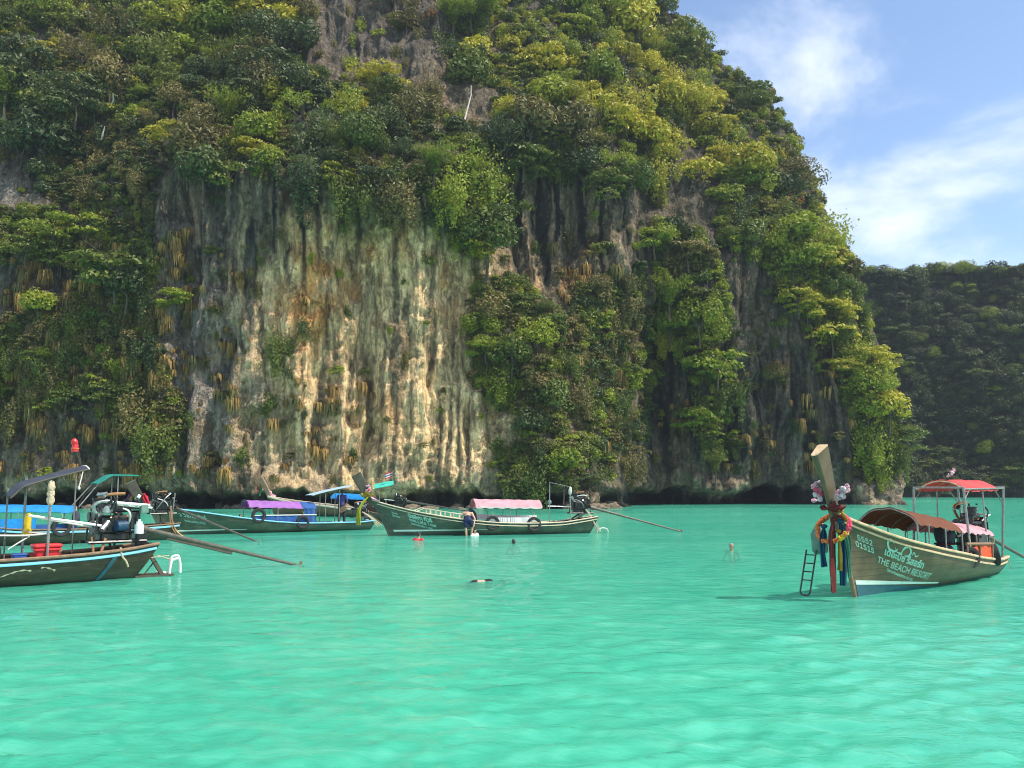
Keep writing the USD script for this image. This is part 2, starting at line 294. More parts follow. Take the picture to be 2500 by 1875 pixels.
# ------------------------------------------------------------------ the wooded hill beyond the cove, to the right
HX, HZv = np.meshgrid(np.linspace(52, 150, 190), np.concatenate([[-1.2], np.linspace(0, 66, 130)]))
top = 50 + 5.0 * (fbm2(HX / 16, HX * 0, 41, 3) - 0.5) * 2 + 0.03 * (HX - 70)
hb = 196 - 0.30 * (HX - 60) + 6 * (fbm2(HX / 18, HX * 0, 42) - 0.5)
hy = hb + np.where(HZv < top, HZv * 0.32, top * 0.32 + (HZv - top) * 3.0) + (fbm2(HX / 9, HZv / 9, 43, 4) - 0.5) * 9 - 3.0 * sstep(0.55, 0.75, fbm2(HX / 5, HZv / 30, 44, 3))
hz = np.where(HZv < top, HZv, top + (HZv - top) * 0.12)
PH = np.stack([HX, hy, hz], -1)
colh = np.ones_like(PH) * np.array([0.055, 0.06, 0.045]) * (0.6 + 0.8 * fbm2(HX / 3, HZv / 5, 45))[..., None]
tag(terrain('hill', PH, colh, rock_mat, *PH.shape[:2]), kind='structure')

# ------------------------------------------------------------------ sea bed and lagoon water
bed = usdkit.material(stage, '/World/Looks/sea_bed_sand', {
    'g': ('geometry', {}), 'n1': ('noise_texture', {'scale': 0.09, 'detail': 5.0, 'roughness': 0.55, 'distortion': 0.6}), 'n2': ('noise_texture', {'scale': 1.1, 'detail': 4.0, 'roughness': 0.6, 'distortion': 0.8}),
    'mp': ('mapping', {'scale': (0.75, 1.0, 1.0)}),
    'a': ('math', {'math_type': 'multiply_add', 'value2': 0.5}), 'h': ('math', {'math_type': 'multiply', 'value2': 0.5}),
    'r': ('rgb_ramp', {'ramp': [(0.30, (0.50, 0.49, 0.43)), (0.52, (0.64, 0.63, 0.56)), (0.70, (0.80, 0.79, 0.72))]}),
    'p': ('principled_bsdf', {'roughness': 1.0, 'specular_ior_level': 0.0})},
    [('g.position', 'mp.vector'), ('mp.vector', 'n1.vector'), ('mp.vector', 'n2.vector'), ('n1.fac', 'h.value1'), ('n2.fac', 'a.value1'), ('h.value', 'a.value3'), ('a.value', 'r.fac'), ('r.color', 'p.base_color')], surface='p.BSDF')
BED = -0.47
tag(part('/World', 'sea_bed', (np.array([[-312, -312, BED], [312, -312, BED], [312, 312, BED], [-312, 312, BED]], float), np.array([[0, 1, 2], [0, 2, 3]])), bed), kind='structure')
rows = np.concatenate([2.0 * (1.0135 ** np.arange(360)), [262, 285, 310]])
ang = np.concatenate([np.linspace(-180, -46, 40, endpoint=False), np.linspace(-46, -34, 30, endpoint=False), np.linspace(-34, 34, 620, endpoint=False), np.linspace(34, 46, 30, endpoint=False), np.linspace(46, 180, 40)])
RR, AA = np.meshgrid(rows, np.radians(ang), indexing='ij')
WX, WY = RR * np.sin(AA), RR * np.cos(AA)
wz = np.zeros_like(WX)
wr = np.random.default_rng(3)
cell = np.maximum(RR * 0.0135, RR * np.radians(68 / 620))
for k in range(120):
    lam = 0.11 * (13.0 ** wr.random()); th = math.radians(96) + wr.normal() * 0.55
    kx, ky = 2 * math.pi / lam * math.cos(th), 2 * math.pi / lam * math.sin(th)
    amp = 0.0085 * lam ** 0.70 * (0.4 + wr.random()) * (0.58 if lam < 0.7 else 0.36)
    ph = kx * WX + ky * WY + wr.random() * 6.28
    gust = 0.5 + fbm2(WX / (lam * 7), WY / (lam * 5), 60 + k % 9, 2)
    wz += amp * np.sin(ph + 0.5 * np.sin(ph * 0.5 + k)) * gust * sstep(1.5, 3.0, lam / cell)
wz *= (1 - sstep(140, 260, RR))
PW = np.stack([WX, WY, wz], -1)
water = usdkit.material(stage, '/World/Looks/lagoon_water', {
    'g': ('geometry', {}), 'mp': ('mapping', {'scale': (0.6, 1.0, 1.0), 'rotation': (0, 0, math.radians(6))}), 'mq': ('mapping', {'scale': (0.42, 1.0, 1.0), 'rotation': (0, 0, math.radians(9))}),
    'n': ('noise_texture', {'scale': 5.0, 'detail': 4.0, 'roughness': 0.62, 'distortion': 0.4}), 'b': ('bump', {'strength': 0.5, 'distance': 0.05}),
    'big': ('noise_texture', {'scale': 0.10, 'detail': 3.0, 'roughness': 0.6}), 'fine': ('noise_texture', {'scale': 2.1, 'detail': 4.0, 'roughness': 0.65, 'distortion': 0.9}),
    'mixn': ('math', {'math_type': 'multiply_add', 'value2': 0.62}), 'bigs': ('math', {'math_type': 'multiply', 'value2': 0.38}),
    'ramp': ('rgb_ramp', {'ramp': [(0.34, (0.036, 0.345, 0.228)), (0.50, (0.072, 0.468, 0.312)), (0.60, (0.120, 0.545, 0.378)), (0.70, (0.26, 0.65, 0.49))]}),  # pale light dapples and dark ripple troughs painted into the diffuse colour
    'df': ('diffuse_bsdf', {}), 'body': ('mix_closure', {'fac': 0.55}),
    'gl': ('glossy_bsdf', {'roughness': 0.06, 'color': (0.95, 0.97, 1.0)}), 'tr': ('transparent_bsdf', {'color': (0.285, 0.77, 0.64)}),
    'f': ('fresnel', {'IOR': 1.33}), 'fs': ('math', {'math_type': 'multiply', 'value2': 0.75}), 'cap': ('math', {'math_type': 'minimum', 'value2': 0.55}), 'm': ('mix_closure', {})},
    [('g.position', 'mp.vector'), ('g.position', 'mq.vector'), ('mp.vector', 'n.vector'), ('mp.vector', 'big.vector'), ('mq.vector', 'fine.vector'), ('fine.fac', 'mixn.value1'), ('big.fac', 'bigs.value1'), ('bigs.value', 'mixn.value3'), ('mixn.value', 'ramp.fac'), ('ramp.color', 'df.color'),
     ('n.fac', 'b.height'), ('b.normal', 'gl.normal'), ('b.normal', 'f.normal'), ('f.fac', 'fs.value1'), ('fs.value', 'cap.value1'), ('cap.value', 'm.fac'), ('tr.BSDF', 'body.closure1'), ('df.BSDF', 'body.closure2'), ('body.closure', 'm.closure1'), ('gl.BSDF', 'm.closure2')],
    surface='m.closure')
tag(terrain('water', PW, None, water, *PW.shape[:2]), kind='structure')

# broken rock and reef along the foot of the cliff
rr_ = np.random.default_rng(17); rub = []
for k in range(150):
    px = rr_.uniform(150, 1180) if k < 110 else rr_.uniform(1380, 1500)
    q = trimesh.creation.icosphere(2, 1.0); sz = rr_.uniform(0.25, 0.8)
    q.vertices = q.vertices * (1 + 1.5 * (meshkit.fbm(q.vertices * 1.3 + k * 3.1, 4, k % 7) - 0.5))[:, None] * np.array([1.3, 0.9, 0.75]) * sz
    P_ = on_z(px, 1238 + rr_.uniform(-1, 4.5)); q.apply_translation((P_[0], P_[1], rr_.uniform(-0.15, 0.12) * sz)); rub.append(q)
mat('shore_rock', (0.17, 0.135, 0.095), 0.95, 0.2, var=0.5, scale=2.5, bump=0.8, bscale=5)
tag(part('/World', 'shore_rubble', rub, 'shore_rock', 40, 'low brown reef rocks along the foot of the cliff'), category='rocks', kind='stuff')

# ------------------------------------------------------------------ sea air between here and the far hill
haze = usdkit.material(stage, '/World/Looks/sea_haze', {'v': ('principled_volume', {'color': (0.80, 0.88, 1.0), 'density': 0.00020, 'anisotropy': 0.3})}, [], volume='v.volume')
hm_ = trimesh.creation.box((640, 640, 108)); hm_.apply_translation((0, 0, 52.5))
tag(part('/World', 'haze', hm_, haze, False, 'thin bluish sea haze over the lagoon'), category='haze', kind='stuff')
# ================================================================== vegetation
leaf_mat('leaf_yellow', (0.230, 0.220, 0.016), (0.480, 0.430, 0.034), 0.3)
leaf_mat('leaf_lime', (0.125, 0.180, 0.014), (0.320, 0.345, 0.030), 0.32)
leaf_mat('leaf_mid', (0.066, 0.108, 0.017), (0.170, 0.190, 0.030), 0.28)
leaf_mat('leaf_dark', (0.030, 0.055, 0.018), (0.090, 0.115, 0.030), 0.22)
leaf_mat('leaf_olive', (0.105, 0.095, 0.026), (0.210, 0.170, 0.050), 0.25)
leaf_mat('leaf_dry', (0.22, 0.125, 0.036), (0.46, 0.29, 0.085), 0.30)
leaf_mat('leaf_rust', (0.28, 0.11, 0.02), (0.50, 0.24, 0.04), 0.35)
leaf_mat('leaf_far', (0.034, 0.060, 0.024), (0.105, 0.125, 0.040), 0.32)
mat('bark', (0.085, 0.07, 0.05), 0.9, 0.2, var=0.35, scale=3)
mat('bark_pale', (0.42, 0.38, 0.33), 0.9, 0.2, var=0.25, scale=3)

def leaves(centers, normals, size, r, droop=0.0, slim=0.55):
    """folded leaf blades, two triangles each"""
    n = len(centers)
    d = normals + r.normal(0, 0.55, (n, 3)); d /= np.linalg.norm(d, axis=1, keepdims=True)
    t = np.cross(d, r.normal(0, 1, (n, 3))); t /= np.maximum(np.linalg.norm(t, axis=1, keepdims=True), 1e-6)
    t[:, 2] -= droop; t /= np.linalg.norm(t, axis=1, keepdims=True)
    b = np.cross(d, t); b /= np.maximum(np.linalg.norm(b, axis=1, keepdims=True), 1e-6)
    s = size * r.uniform(0.6, 1.35, (n, 1))
    tip, root = centers + t * s, centers - t * s
    l, rr = centers + b * s * slim + d * s * 0.18, centers - b * s * slim + d * s * 0.18
    v = np.stack([root, l, tip, rr], 1).reshape(-1, 3)
    k = np.arange(n)[:, None] * 4
    f = np.vstack([k + [0, 1, 2], k + [0, 2, 3]])
    return v, f

def crown(kind, seed, n, size):
    r = np.random.default_rng(seed)
    C, N = [], []
    if kind == 'pads':            # spreading cliff tree, foliage in flat tiers
        m = 14
        for k in range(m):
            a, q = r.uniform(0, 6.28), r.uniform(0.1, 0.78) ** 0.7
            c = np.array([q * math.cos(a), q * math.sin(a), 0.78 - 0.55 * q + r.normal(0, 0.10) - (0.45 if k % 3 == 2 else 0)])
            rad_ = r.uniform(0.26, 0.46)
            u = r.normal(0, 1, (n // m, 3)); u /= np.linalg.norm(u, axis=1, keepdims=True)
            u[:, 2] = np.where(u[:, 2] < -0.1, -u[:, 2] * 0.6, u[:, 2])
            p = c + u * rad_ * np.array([1.1, 1.1, 0.55]) * r.uniform(0.55, 1.08, (len(u), 1)) ** 0.5
            C.append(p); N.append(u + [0, 0, 0.6])
    elif kind == 'round':         # dense billowing crown
        m = 16
        for k in range(m):
            d = r.normal(0, 1, 3); d /= np.linalg.norm(d); d[2] = abs(d[2]) * 1.05 - 0.3
            c = d * r.uniform(0.42, 0.66) * np.array([1, 1, 0.85]) + [0, 0, 0.62]
            rad_ = r.uniform(0.24, 0.42)
            u = r.normal(0, 1, (n // m, 3)); u /= np.linalg.norm(u, axis=1, keepdims=True)
            p = c + u * rad_ * r.uniform(0.6, 1.1, (len(u), 1)) ** 0.5
            C.append(p); N.append(u + [0, 0, 0.35])
    elif kind == 'hang':          # creeper-hung tree, foliage trailing down the rock
        m = 15
        for k in range(m):
            a, q = r.uniform(0, 6.28), r.uniform(0.0, 0.6)
            top_, bot = r.uniform(0.35, 1.0), r.uniform(-1.0, 0.1)
            t_ = r.uniform(0, 1, n // m) ** 0.8
            u = r.normal(0, 1, (n // m, 3)); u /= np.linalg.norm(u, axis=1, keepdims=True)
            p = np.stack([q * math.cos(a) + 0 * t_, q * math.sin(a) + 0 * t_, top_ + (bot - top_) * t_], 1) + u * (0.30 * (1 - t_) + 0.10)[:, None] * r.uniform(0.5, 1.1, (len(u), 1))
            C.append(p); N.append(u * [1, 1, 0.6] + [0, 0, 0.25])
    elif kind == 'thin':          # open, half bare crown
        m = 20
        for k in range(m):
            d = r.normal(0, 1, 3); d /= np.linalg.norm(d); d[2] = abs(d[2]) * 0.9
            c = d * r.uniform(0.45, 0.95) + [0, 0, 0.35]
            u = r.normal(0, 1, (n // m, 3)); u /= np.linalg.norm(u, axis=1, keepdims=True)
            p = c + u * r.uniform(0.10, 0.24) * r.uniform(0.3, 1.1, (len(u), 1))
            C.append(p); N.append(u + [0, 0, 0.5])
    elif kind == 'bamboo':        # arching feathery canes
        m = 22
        for k in range(m):
            a = r.uniform(0, 6.28); L_ = r.uniform(0.7, 1.25); sp = r.uniform(0.3, 0.9)
            t_ = r.uniform(0.15, 1, n // m)
            p = np.stack([math.cos(a) * sp * t_ ** 2, math.sin(a) * sp * t_ ** 2, L_ * 1.4 * (t_ - 0.45 * t_ ** 2.6)], 1) + r.normal(0, 0.07, (n // m, 3))
            C.append(p); N.append(r.normal(0, 0.6, p.shape) + [math.cos(a) * 0.5, math.sin(a) * 0.5, 0.6])
    C, N = np.vstack(C), np.vstack(N)
    N /= np.linalg.norm(N, axis=1, keepdims=True)
    slim = {'bamboo': 0.25, 'thin': 0.5}.get(kind, 0.55)
    return leaves(C, N, size, r, {'bamboo': 0.7, 'hang': 0.8}.get(kind, 0.1), slim)

def tube(pts, r0, r1=None, n=6, caps=True):
    pts = np.asarray(pts, float); r1 = r0 if r1 is None else r1
    rr = np.linspace(r0, r1, len(pts)) if np.ndim(r0) == 0 else np.asarray(r0, float)
    tan = np.gradient(pts, axis=0); tan /= np.maximum(np.linalg.norm(tan, axis=1, keepdims=True), 1e-9)
    ref = np.array([0, 0, 1.0]) if abs(tan[0][2]) < 0.9 else np.array([1.0, 0, 0])
    V = []
    u = np.cross(tan[0], ref); u /= np.linalg.norm(u)
    for p, t_, q in zip(pts, tan, rr):
        u = u - t_ * np.dot(u, t_); u /= max(np.linalg.norm(u), 1e-9); w = np.cross(t_, u)
        a = np.arange(n) / n * 2 * math.pi
        V.append(p + q * (np.cos(a)[:, None] * u + np.sin(a)[:, None] * w))
    V = np.vstack(V); F = []
    for k in range(len(pts) - 1):
        for j in range(n):
            a0, b0 = k * n + j, k * n + (j + 1) % n
            F += [[a0, b0, b0 + n], [a0, b0 + n, a0 + n]]
    if caps:
        for j in range(1, n - 1):
            F += [[0, j + 1, j], [len(V) - n, len(V) - n + j, len(V) - n + j + 1]]
    return trimesh.Trimesh(V, F, process=False)

def limbs(seed, kind):
    r = np.random.default_rng(seed); out = []
    out.append(tube([(0, 0, -0.55), (0.03, 0.02, -0.1), (0.06, -0.02, 0.15), (0.02, 0.0, 0.35)], 0.04, 0.022, 6))
    for k in range(9 if kind == 'thin' else 5):
        a, q, h = r.uniform(0, 6.28), r.uniform(0.4, 0.8), r.uniform(0.55, 1.0)
        m_ = np.array([math.cos(a) * q * 0.45, math.sin(a) * q * 0.45, 0.2 + 0.35 * h])
        out.append(tube([(0.03, 0, 0.1 + 0.05 * k / 5), m_ + r.normal(0, 0.04, 3), (math.cos(a) * q, math.sin(a) * q, h * 0.95)], 0.022, 0.007, 4))
    return trimesh.util.concatenate(out)

KINDS = {}
kinds_root = stage.CreateClassPrim('/World/plant_kinds')
def plant_kind(key, shape, material, seed, n, size, bark='bark', trunk=True):
    pth = '/World/plant_kinds/' + key
    UsdGeom.Xform.Define(stage, pth)
    usdkit.mesh(stage, pth + '/crown', crown(shape, seed, n, size), MATS[material])
    if trunk: usdkit.mesh(stage, pth + '/trunk', limbs(seed, shape), MATS[bark])
    KINDS[key] = (pth, shape, material, seed, n, size)
CL = ('yellow', 'lime', 'mid', 'dark', 'olive', 'rust')
sd = 100
for c_ in CL:
    for sh, n_, sz in (('pads', 1500, 0.062), ('round', 1700, 0.062), ('hang', 1500, 0.060), ('thin', 620, 0.055), ('bamboo', 1600, 0.075)):
        for v_ in range(2 if sh in ('pads', 'round') else 1):
            sd += 1
            plant_kind(f'{c_}_{sh}_{"ab"[v_]}', sh, 'leaf_' + c_, sd, int(n_ * (1.5, 0.85)[v_]), sz * (0.80, 1.22)[v_], 'bark')
for v_, sh in enumerate(('pads', 'round', 'hang')):
    plant_kind(f'far_{sh}_a', sh, 'leaf_far', 300 + v_, 1100, 0.075)

AD = {'yellow': 'bright yellow-green', 'lime': 'fresh lime green', 'mid': 'mid green', 'dark': 'dark green', 'olive': 'brownish olive', 'rust': 'rust-orange', 'far': 'hazy green'}
SHN = {'pads': 'flat-tiered tree', 'round': 'round-crowned tree', 'hang': 'creeper-hung tree', 'thin': 'half-bare twiggy tree', 'bamboo': 'feathery bamboo clump'}
CATN = {'bamboo': 'bamboo'}
def plant(colour, shape, pos, r, yaw, label, group=None, v='a', squash=1.0):
    key = f'{colour}_{shape}_{v}'
    if key not in KINDS: key = f'{colour}_{shape}_a'
    name = {'bamboo': 'bamboo_clump'}.get(shape, 'tree')
    x = UsdGeom.Xform.Define(stage, numbered('/World', name))
    x.AddTranslateOp().Set(Gf.Vec3d(*map(float, pos)))
    x.AddRotateZOp().Set(float(math.degrees(yaw)))
    x.AddScaleOp().Set(Gf.Vec3f(float(r), float(r), float(r * squash)))
    x.GetPrim().GetReferences().AddInternalReference(KINDS[key][0])
    x.GetPrim().SetInstanceable(True)
    tag(x.GetPrim(), label, CATN.get(shape, 'tree'), group)
    return x

# lookup from a photo spot to the rock surface
vis = np.ones(P1.shape[:2], bool)
flat_px = np.stack([PX1.ravel(), PY1.ravel()], 1); flat_P = P1.reshape(-1, 3); flat_N = N1.reshape(-1, 3)
front_only = (np.arange(P1.shape[1])[None, :] < NS + 22) & (Z0 > 0.2)
fidx = np.nonzero(front_only.ravel())[0]
kd = cKDTree(flat_px[fidx])
def on_rock(px, py):
    _, i = kd.query((px, py), k=6)
    i = fidx[i]; b = i[np.argmin(flat_P[i][:, 1])]
    return flat_P[b].copy()
rt = np.random.default_rng(5)
placed = []
def root_tree(colour, shape, px, py, wpx, label, group=None, v='a', squash=1.0):
    """px, py: middle of the crown in the photo; wpx: its width there"""
    P = on_rock(px, py + wpx * 0.15)
    r = 0.5 * 1.16 * wpx * P[1] / FPX
    pos = P + np.array([0, -0.40 * r, -0.62 * r])
    placed.append((px, py, wpx))
    plant(colour, shape, pos, r, rt.uniform(0, 6.28), label, group, v, squash)

FEATURE = [  # trees one can pick out in the photograph
    ('yellow', 'pads', 1706, 398, 96, 'bright yellow-green umbrella tree standing alone against dark rock, right of centre'),
    ('yellow', 'round', 690, 50, 110, 'sunlit yellow-green tree beside the left edge of the bare rock face at the top'),
    ('yellow', 'round', 590, 45, 100, 'yellow-green tree at the top, left neighbour of the tree beside the bare rock face'),
    ('yellow', 'pads', 930, 160, 105, 'bright yellow-green tree on the ledge right below the bare rock face'),
    ('yellow', 'round', 1165, 118, 95, 'rounded yellow-green tree in the dark gully right of the bare rock face'),
    ('lime', 'bamboo', 1180, 185, 60, 'small bamboo clump hanging below the yellow-green tree in the dark gully'),
    ('yellow', 'round', 1245, 270, 100, 'bright yellow-green tree right of the thin white dead trunk'),
    ('lime', 'round', 1330, 220, 110, 'tall lime-green tree above and right of the thin white dead trunk'),
    ('lime', 'round', 1375, 120, 80, 'lime-green tree near the top, right of the dark gully'),
    ('yellow', 'round', 1505, 95, 60, 'slim yellow-green tree high on the ridge slope'),
    ('yellow', 'round', 1585, 155, 95, 'broad yellow-green tree high on the ridge, below the slim one'),
    ('olive', 'round', 1405, 290, 120, 'large olive-brown tree on the slope above the dark streaked recess'),
    ('yellow', 'pads', 1525, 270, 80, 'yellow-tinged tree on the spur left of the deep shaded hollow'),
    ('yellow', 'pads', 1765, 285, 60, 'orange-yellow tree on the spur above the umbrella tree'),
    ('lime', 'pads', 1770, 455, 70, 'lime tree just below and right of the yellow umbrella tree'),
    ('lime', 'round', 1850, 390, 80, 'lime-green tree on the sunlit spur right of the umbrella tree'),
    ('lime', 'pads', 1590, 550, 100, 'spreading lime-green tree on the ledge right of the streaked recess'),
    ('olive', 'pads', 1670, 595, 90, 'thin olive tree reaching out to the right over shaded rock'),
    ('dark', 'round', 1650, 545, 70, 'dark rounded tree next to the spreading lime-green tree on the ledge'),
    ('lime', 'bamboo', 1630, 690, 110, 'feathery lime bamboo clump in the middle of the right-hand rock wall'),
    ('lime', 'round', 1705, 760, 110, 'bright green bushy tree right of the feathery bamboo clump'),
    ('yellow', 'hang', 1615, 810, 65, 'small yellow-green tree hanging below the feathery bamboo clump'),
    ('lime', 'pads', 1740, 855, 110, 'spreading green tree at mid height on the right-hand rock wall'),
    ('mid', 'hang', 1770, 920, 100, 'green creeper tree under the spreading tree on the right-hand wall'),
    ('olive', 'round', 1885, 900, 65, 'olive cone-shaped bush perched on a rock fin at the right'),
    ('lime', 'round', 1930, 620, 90, 'lime tree on the shoulder of the cliff corner'),
    ('lime', 'round', 2120, 920, 110, 'large bright green tree on the cliff corner above the water'),
    ('yellow', 'round', 2160, 980, 100, 'yellow-green tree hanging over the outer edge of the cliff corner'),
    ('lime', 'hang', 2120, 1040, 110, 'green hanging foliage low on the cliff corner'),
    ('mid', 'hang', 2180, 1090, 80, 'green bush nearest the water on the cliff corner'),
    ('yellow', 'pads', 2020, 790, 100, 'sunlit tree over the grey fin on the cliff corner'),
    ('lime', 'pads', 140, 530, 130, 'fresh green tree on the ledge at the left above the dark hollow'),
    ('lime', 'pads', 220, 520, 90, 'tiered green tree right of the fresh green tree at left'),
    ('mid', 'pads', 300, 610, 150, 'broad mid-green tree at left leaning out over the dark hollow'),
    ('yellow', 'pads', 435, 305, 110, 'yellow-green tree on the pillar top at the left end of the overhang'),
    ('lime', 'pads', 355, 215, 60, 'small pale-leaved tree above the pillar top at left'),
    ('dark', 'pads', 60, 110, 150, 'dark glossy-leaved tree in the upper left corner'),
    ('lime', 'pads', 150, 250, 80, 'bright green bush at left beside the dark glossy-leaved tree'),
    ('dark', 'round', 500, 165, 90, 'dark green round tree in the upper left forest'),
    ('lime', 'round', 100, 730, 80, 'bright green shrub low at left on tan rock'),
    ('lime', 'pads', 108, 845, 60, 'small green bush at lower left, above the red bucket'),
    ('mid', 'hang', 390, 1020, 140, 'broad green bush over brown scrub at lower left'),
    ('olive', 'hang', 350, 960, 120, 'brown-olive scrub patch above the broad green bush at lower left'),
    ('lime', 'pads', 432, 705, 70, 'small bright bush on the grey karst wall'),
    ('mid', 'hang', 680, 820, 100, 'green creeper column left of the orange wall'),
    ('lime', 'hang', 1140, 520, 110, 'bright green foliage hanging over the right end of the overhang'),
    ('yellow', 'pads', 1150, 580, 90, 'yellow-green hanging tree under the right end of the overhang'),
    ('lime', 'hang', 1100, 430, 130, 'broad fresh green tree at the lip of the overhang, right of centre'),
    ('lime', 'bamboo', 1060, 370, 120, 'feathery green bamboo on the slope above the overhang'),
    ('lime', 'round', 1310, 800, 110, 'bright green tree in the scrub slope beside the cream wall'),
    ('mid', 'round', 1250, 850, 100, 'mid-green tree in the middle of the scrub slope beside the cream wall'),
    ('lime', 'hang', 1220, 910, 90, 'light green shrub at the lower edge of the scrub slope beside the cream wall'),
    ('olive', 'round', 1200, 740, 100, 'brownish tree at the top of the scrub slope beside the cream wall'),
    ('olive', 'hang', 1410, 940, 110, 'olive scrub on the buttress right of the scrub slope'),
    ('lime', 'round', 1385, 1110, 100, 'bright green bush on the low rock spur above the pink-roofed boat'),
    ('mid', 'hang', 1290, 1130, 130, 'broad green bush above the bow of the pink-roofed boat'),
    ('rust', 'thin', 1050, 40, 40, 'small orange-leaved tree in the dark gully at the top'),
    ('rust', 'thin', 912, 268, 40, 'small orange-leaved bush in the green slope below the bare rock face'),
    ('rust', 'thin', 1930, 480, 55, 'reddish-tipped tree on the spur near the sky'),
    ('olive', 'thin', 215, 120, 110, 'bare brown thicket in the upper left forest'),
    ('olive', 'thin', 300, 60, 130, 'brown leafless thicket at the top left'),
    ('olive', 'thin', 885, 385, 110, 'half-bare twiggy tree on the slope above the overhang'),
    ('olive', 'thin', 1440, 340, 130, 'grey-brown twiggy tree over the streaked recess'),
    ('lime', 'bamboo', 530, 130, 100, 'feathery bamboo in the upper left forest'),
    ('lime', 'bamboo', 560, 240, 130, 'feathery light green bamboo above the overhang at left'),
    ('yellow', 'pads', 620, 345, 90, 'yellow-green tree at the lip of the overhang, left of centre'),
    ('yellow', 'round', 680, 225, 110, 'golden-green tree below the left edge of the bare rock face'),
]
import collections
vv = collections.Counter()
for c_, sh, px, py, w, lab in FEATURE:
    vv[(c_, sh)] += 1
    root_tree(c_, sh, px, py, w * 1.12, lab, v='ab'[vv[(c_, sh)] % 2])

ZONES = {  # polygon in the photo, colour weights, width range, spacing, label tail
    'upper_left': ([(-60, -60), (690, -60), (745, 60), (720, 150), (850, 190), (960, 190), (1080, 260), (1190, 330), (1290, 340), (1250, 430), (1215, 560), (1150, 640), (1110, 560), (1060, 480), (930, 470), (800, 440), (650, 420), (560, 405), (450, 390), (370, 330), (320, 290), (200, 300), (120, 350), (-60, 350)],
                   dict(yellow=1.7, lime=3.2, mid=3, dark=3.4, olive=2.2), (58, 140), 47, 'in the forest on the upper left slope'),
    'upper_right': ([(1110, -60), (1600, -60), (1690, 70), (1800, 180), (1890, 240), (1940, 340), (2005, 470), (2040, 600), (1990, 640), (1900, 560), (1800, 500), (1760, 420), (1700, 330), (1600, 400), (1560, 450), (1450, 430), (1330, 420), (1250, 340), (1200, 250), (1110, 160), (1090, 60)],
                    dict(yellow=2, lime=3.2, mid=3, dark=2.8, olive=1.6), (52, 118), 43, 'in the forest on the upper right slope'),
    'spur': ([(1800, 490), (1950, 520), (2040, 610), (2085, 700), (2115, 810), (2110, 850), (2000, 840), (1960, 740), (1900, 700), (1850, 620), (1760, 600), (1740, 530)],
             dict(yellow=1.6, lime=3, mid=3, olive=1, dark=0.5), (46, 90), 36, 'on the wooded shoulder at the cliff corner'),
    'corner': ([(2070, 890), (2150, 900), (2200, 1000), (2212, 1090), (2190, 1150), (2110, 1140), (2090, 1050), (2050, 960)], dict(yellow=1, lime=3, mid=2.4), (46, 80), 36, 'low on the cliff corner above the water'),
    'column': ([(1590, 530), (1720, 560), (1770, 700), (1790, 800), (1770, 1000), (1820, 1090), (1740, 1110), (1680, 1040), (1680, 900), (1620, 800), (1600, 700)], dict(lime=2.5, mid=2.5, olive=1.6, dark=0.8), (40, 85), 44, 'in the green column on the right-hand rock wall'),
    'scrub': ([(1150, 690), (1250, 670), (1375, 770), (1385, 880), (1350, 980), (1400, 1000), (1370, 1060), (1180, 960), (1150, 850)], dict(lime=2, mid=3, olive=2.4, dark=0.8), (40, 84), 38, 'on the scrub slope beside the cream wall'),
    'spur_low': ([(1210, 1060), (1400, 1050), (1490, 1100), (1500, 1165), (1380, 1180), (1220, 1175)], dict(lime=1.6, mid=2.6, dark=1.4, olive=1.2), (40, 80), 36, 'on the low rock spur behind the pink-roofed boat'),
    'ledge_left': ([(-40, 520), (60, 500), (240, 500), (380, 600), (385, 690), (300, 700), (200, 650), (60, 620), (-40, 640)], dict(lime=2, mid=3, dark=1.4, olive=1), (46, 95), 42, 'on the ledge at the far left'),
    'scrub_left': ([(-40, 790), (130, 740), (250, 700), (370, 690), (380, 800), (420, 900), (470, 1040), (400, 1060), (300, 1040), (200, 960), (130, 1000), (-40, 1010)], dict(lime=1, mid=2, olive=3.4, dark=0.8), (40, 84), 46, 'in the brown scrub at the lower left'),
    'buttress': ([(1390, 700), (1560, 640), (1600, 880), (1560, 1150), (1490, 1130), (1430, 1010), (1390, 860)], dict(lime=1, mid=2.2, olive=2.6, dark=1.6), (32, 70), 44, 'on the dark buttress'),
    'hollow': ([(110, 330), (340, 300), (380, 420), (370, 620), (250, 520), (110, 480)], dict(dark=3, mid=1.5, olive=2), (36, 76), 44, 'in the dark hollow at the left'),
    'edge': ([(1980, 560), (2060, 620), (2095, 700), (2125, 810), (2150, 880), (2080, 900), (2000, 820), (1960, 700)], dict(lime=2, yellow=1, mid=2, olive=1), (44, 84), 36, 'on the cliff corner'),
    'bare_face': ([(740, -60), (1090, -60), (1090, 200), (960, 190), (740, 150)], dict(lime=1, olive=2, mid=1), (34, 80), 50, 'clinging to the bare rock face at the top'),
    'wall': ([(370, 430), (1200, 600), (1560, 440), (2060, 850), (2080, 1120), (1500, 1160), (1150, 1120), (420, 1120)], dict(lime=1.2, mid=2, olive=2.2, dark=1), (26, 52), 92, 'rooted in a crack of the rock wall'),
}
SHW = [('pads', 3), ('round', 3.4), ('hang', 1.8), ('thin', 0.8), ('bamboo', 0.8)]
shn, shw = [s for s, _ in SHW], np.array([w for _, w in SHW]); shw = shw / shw.sum()
auto, small = [], []
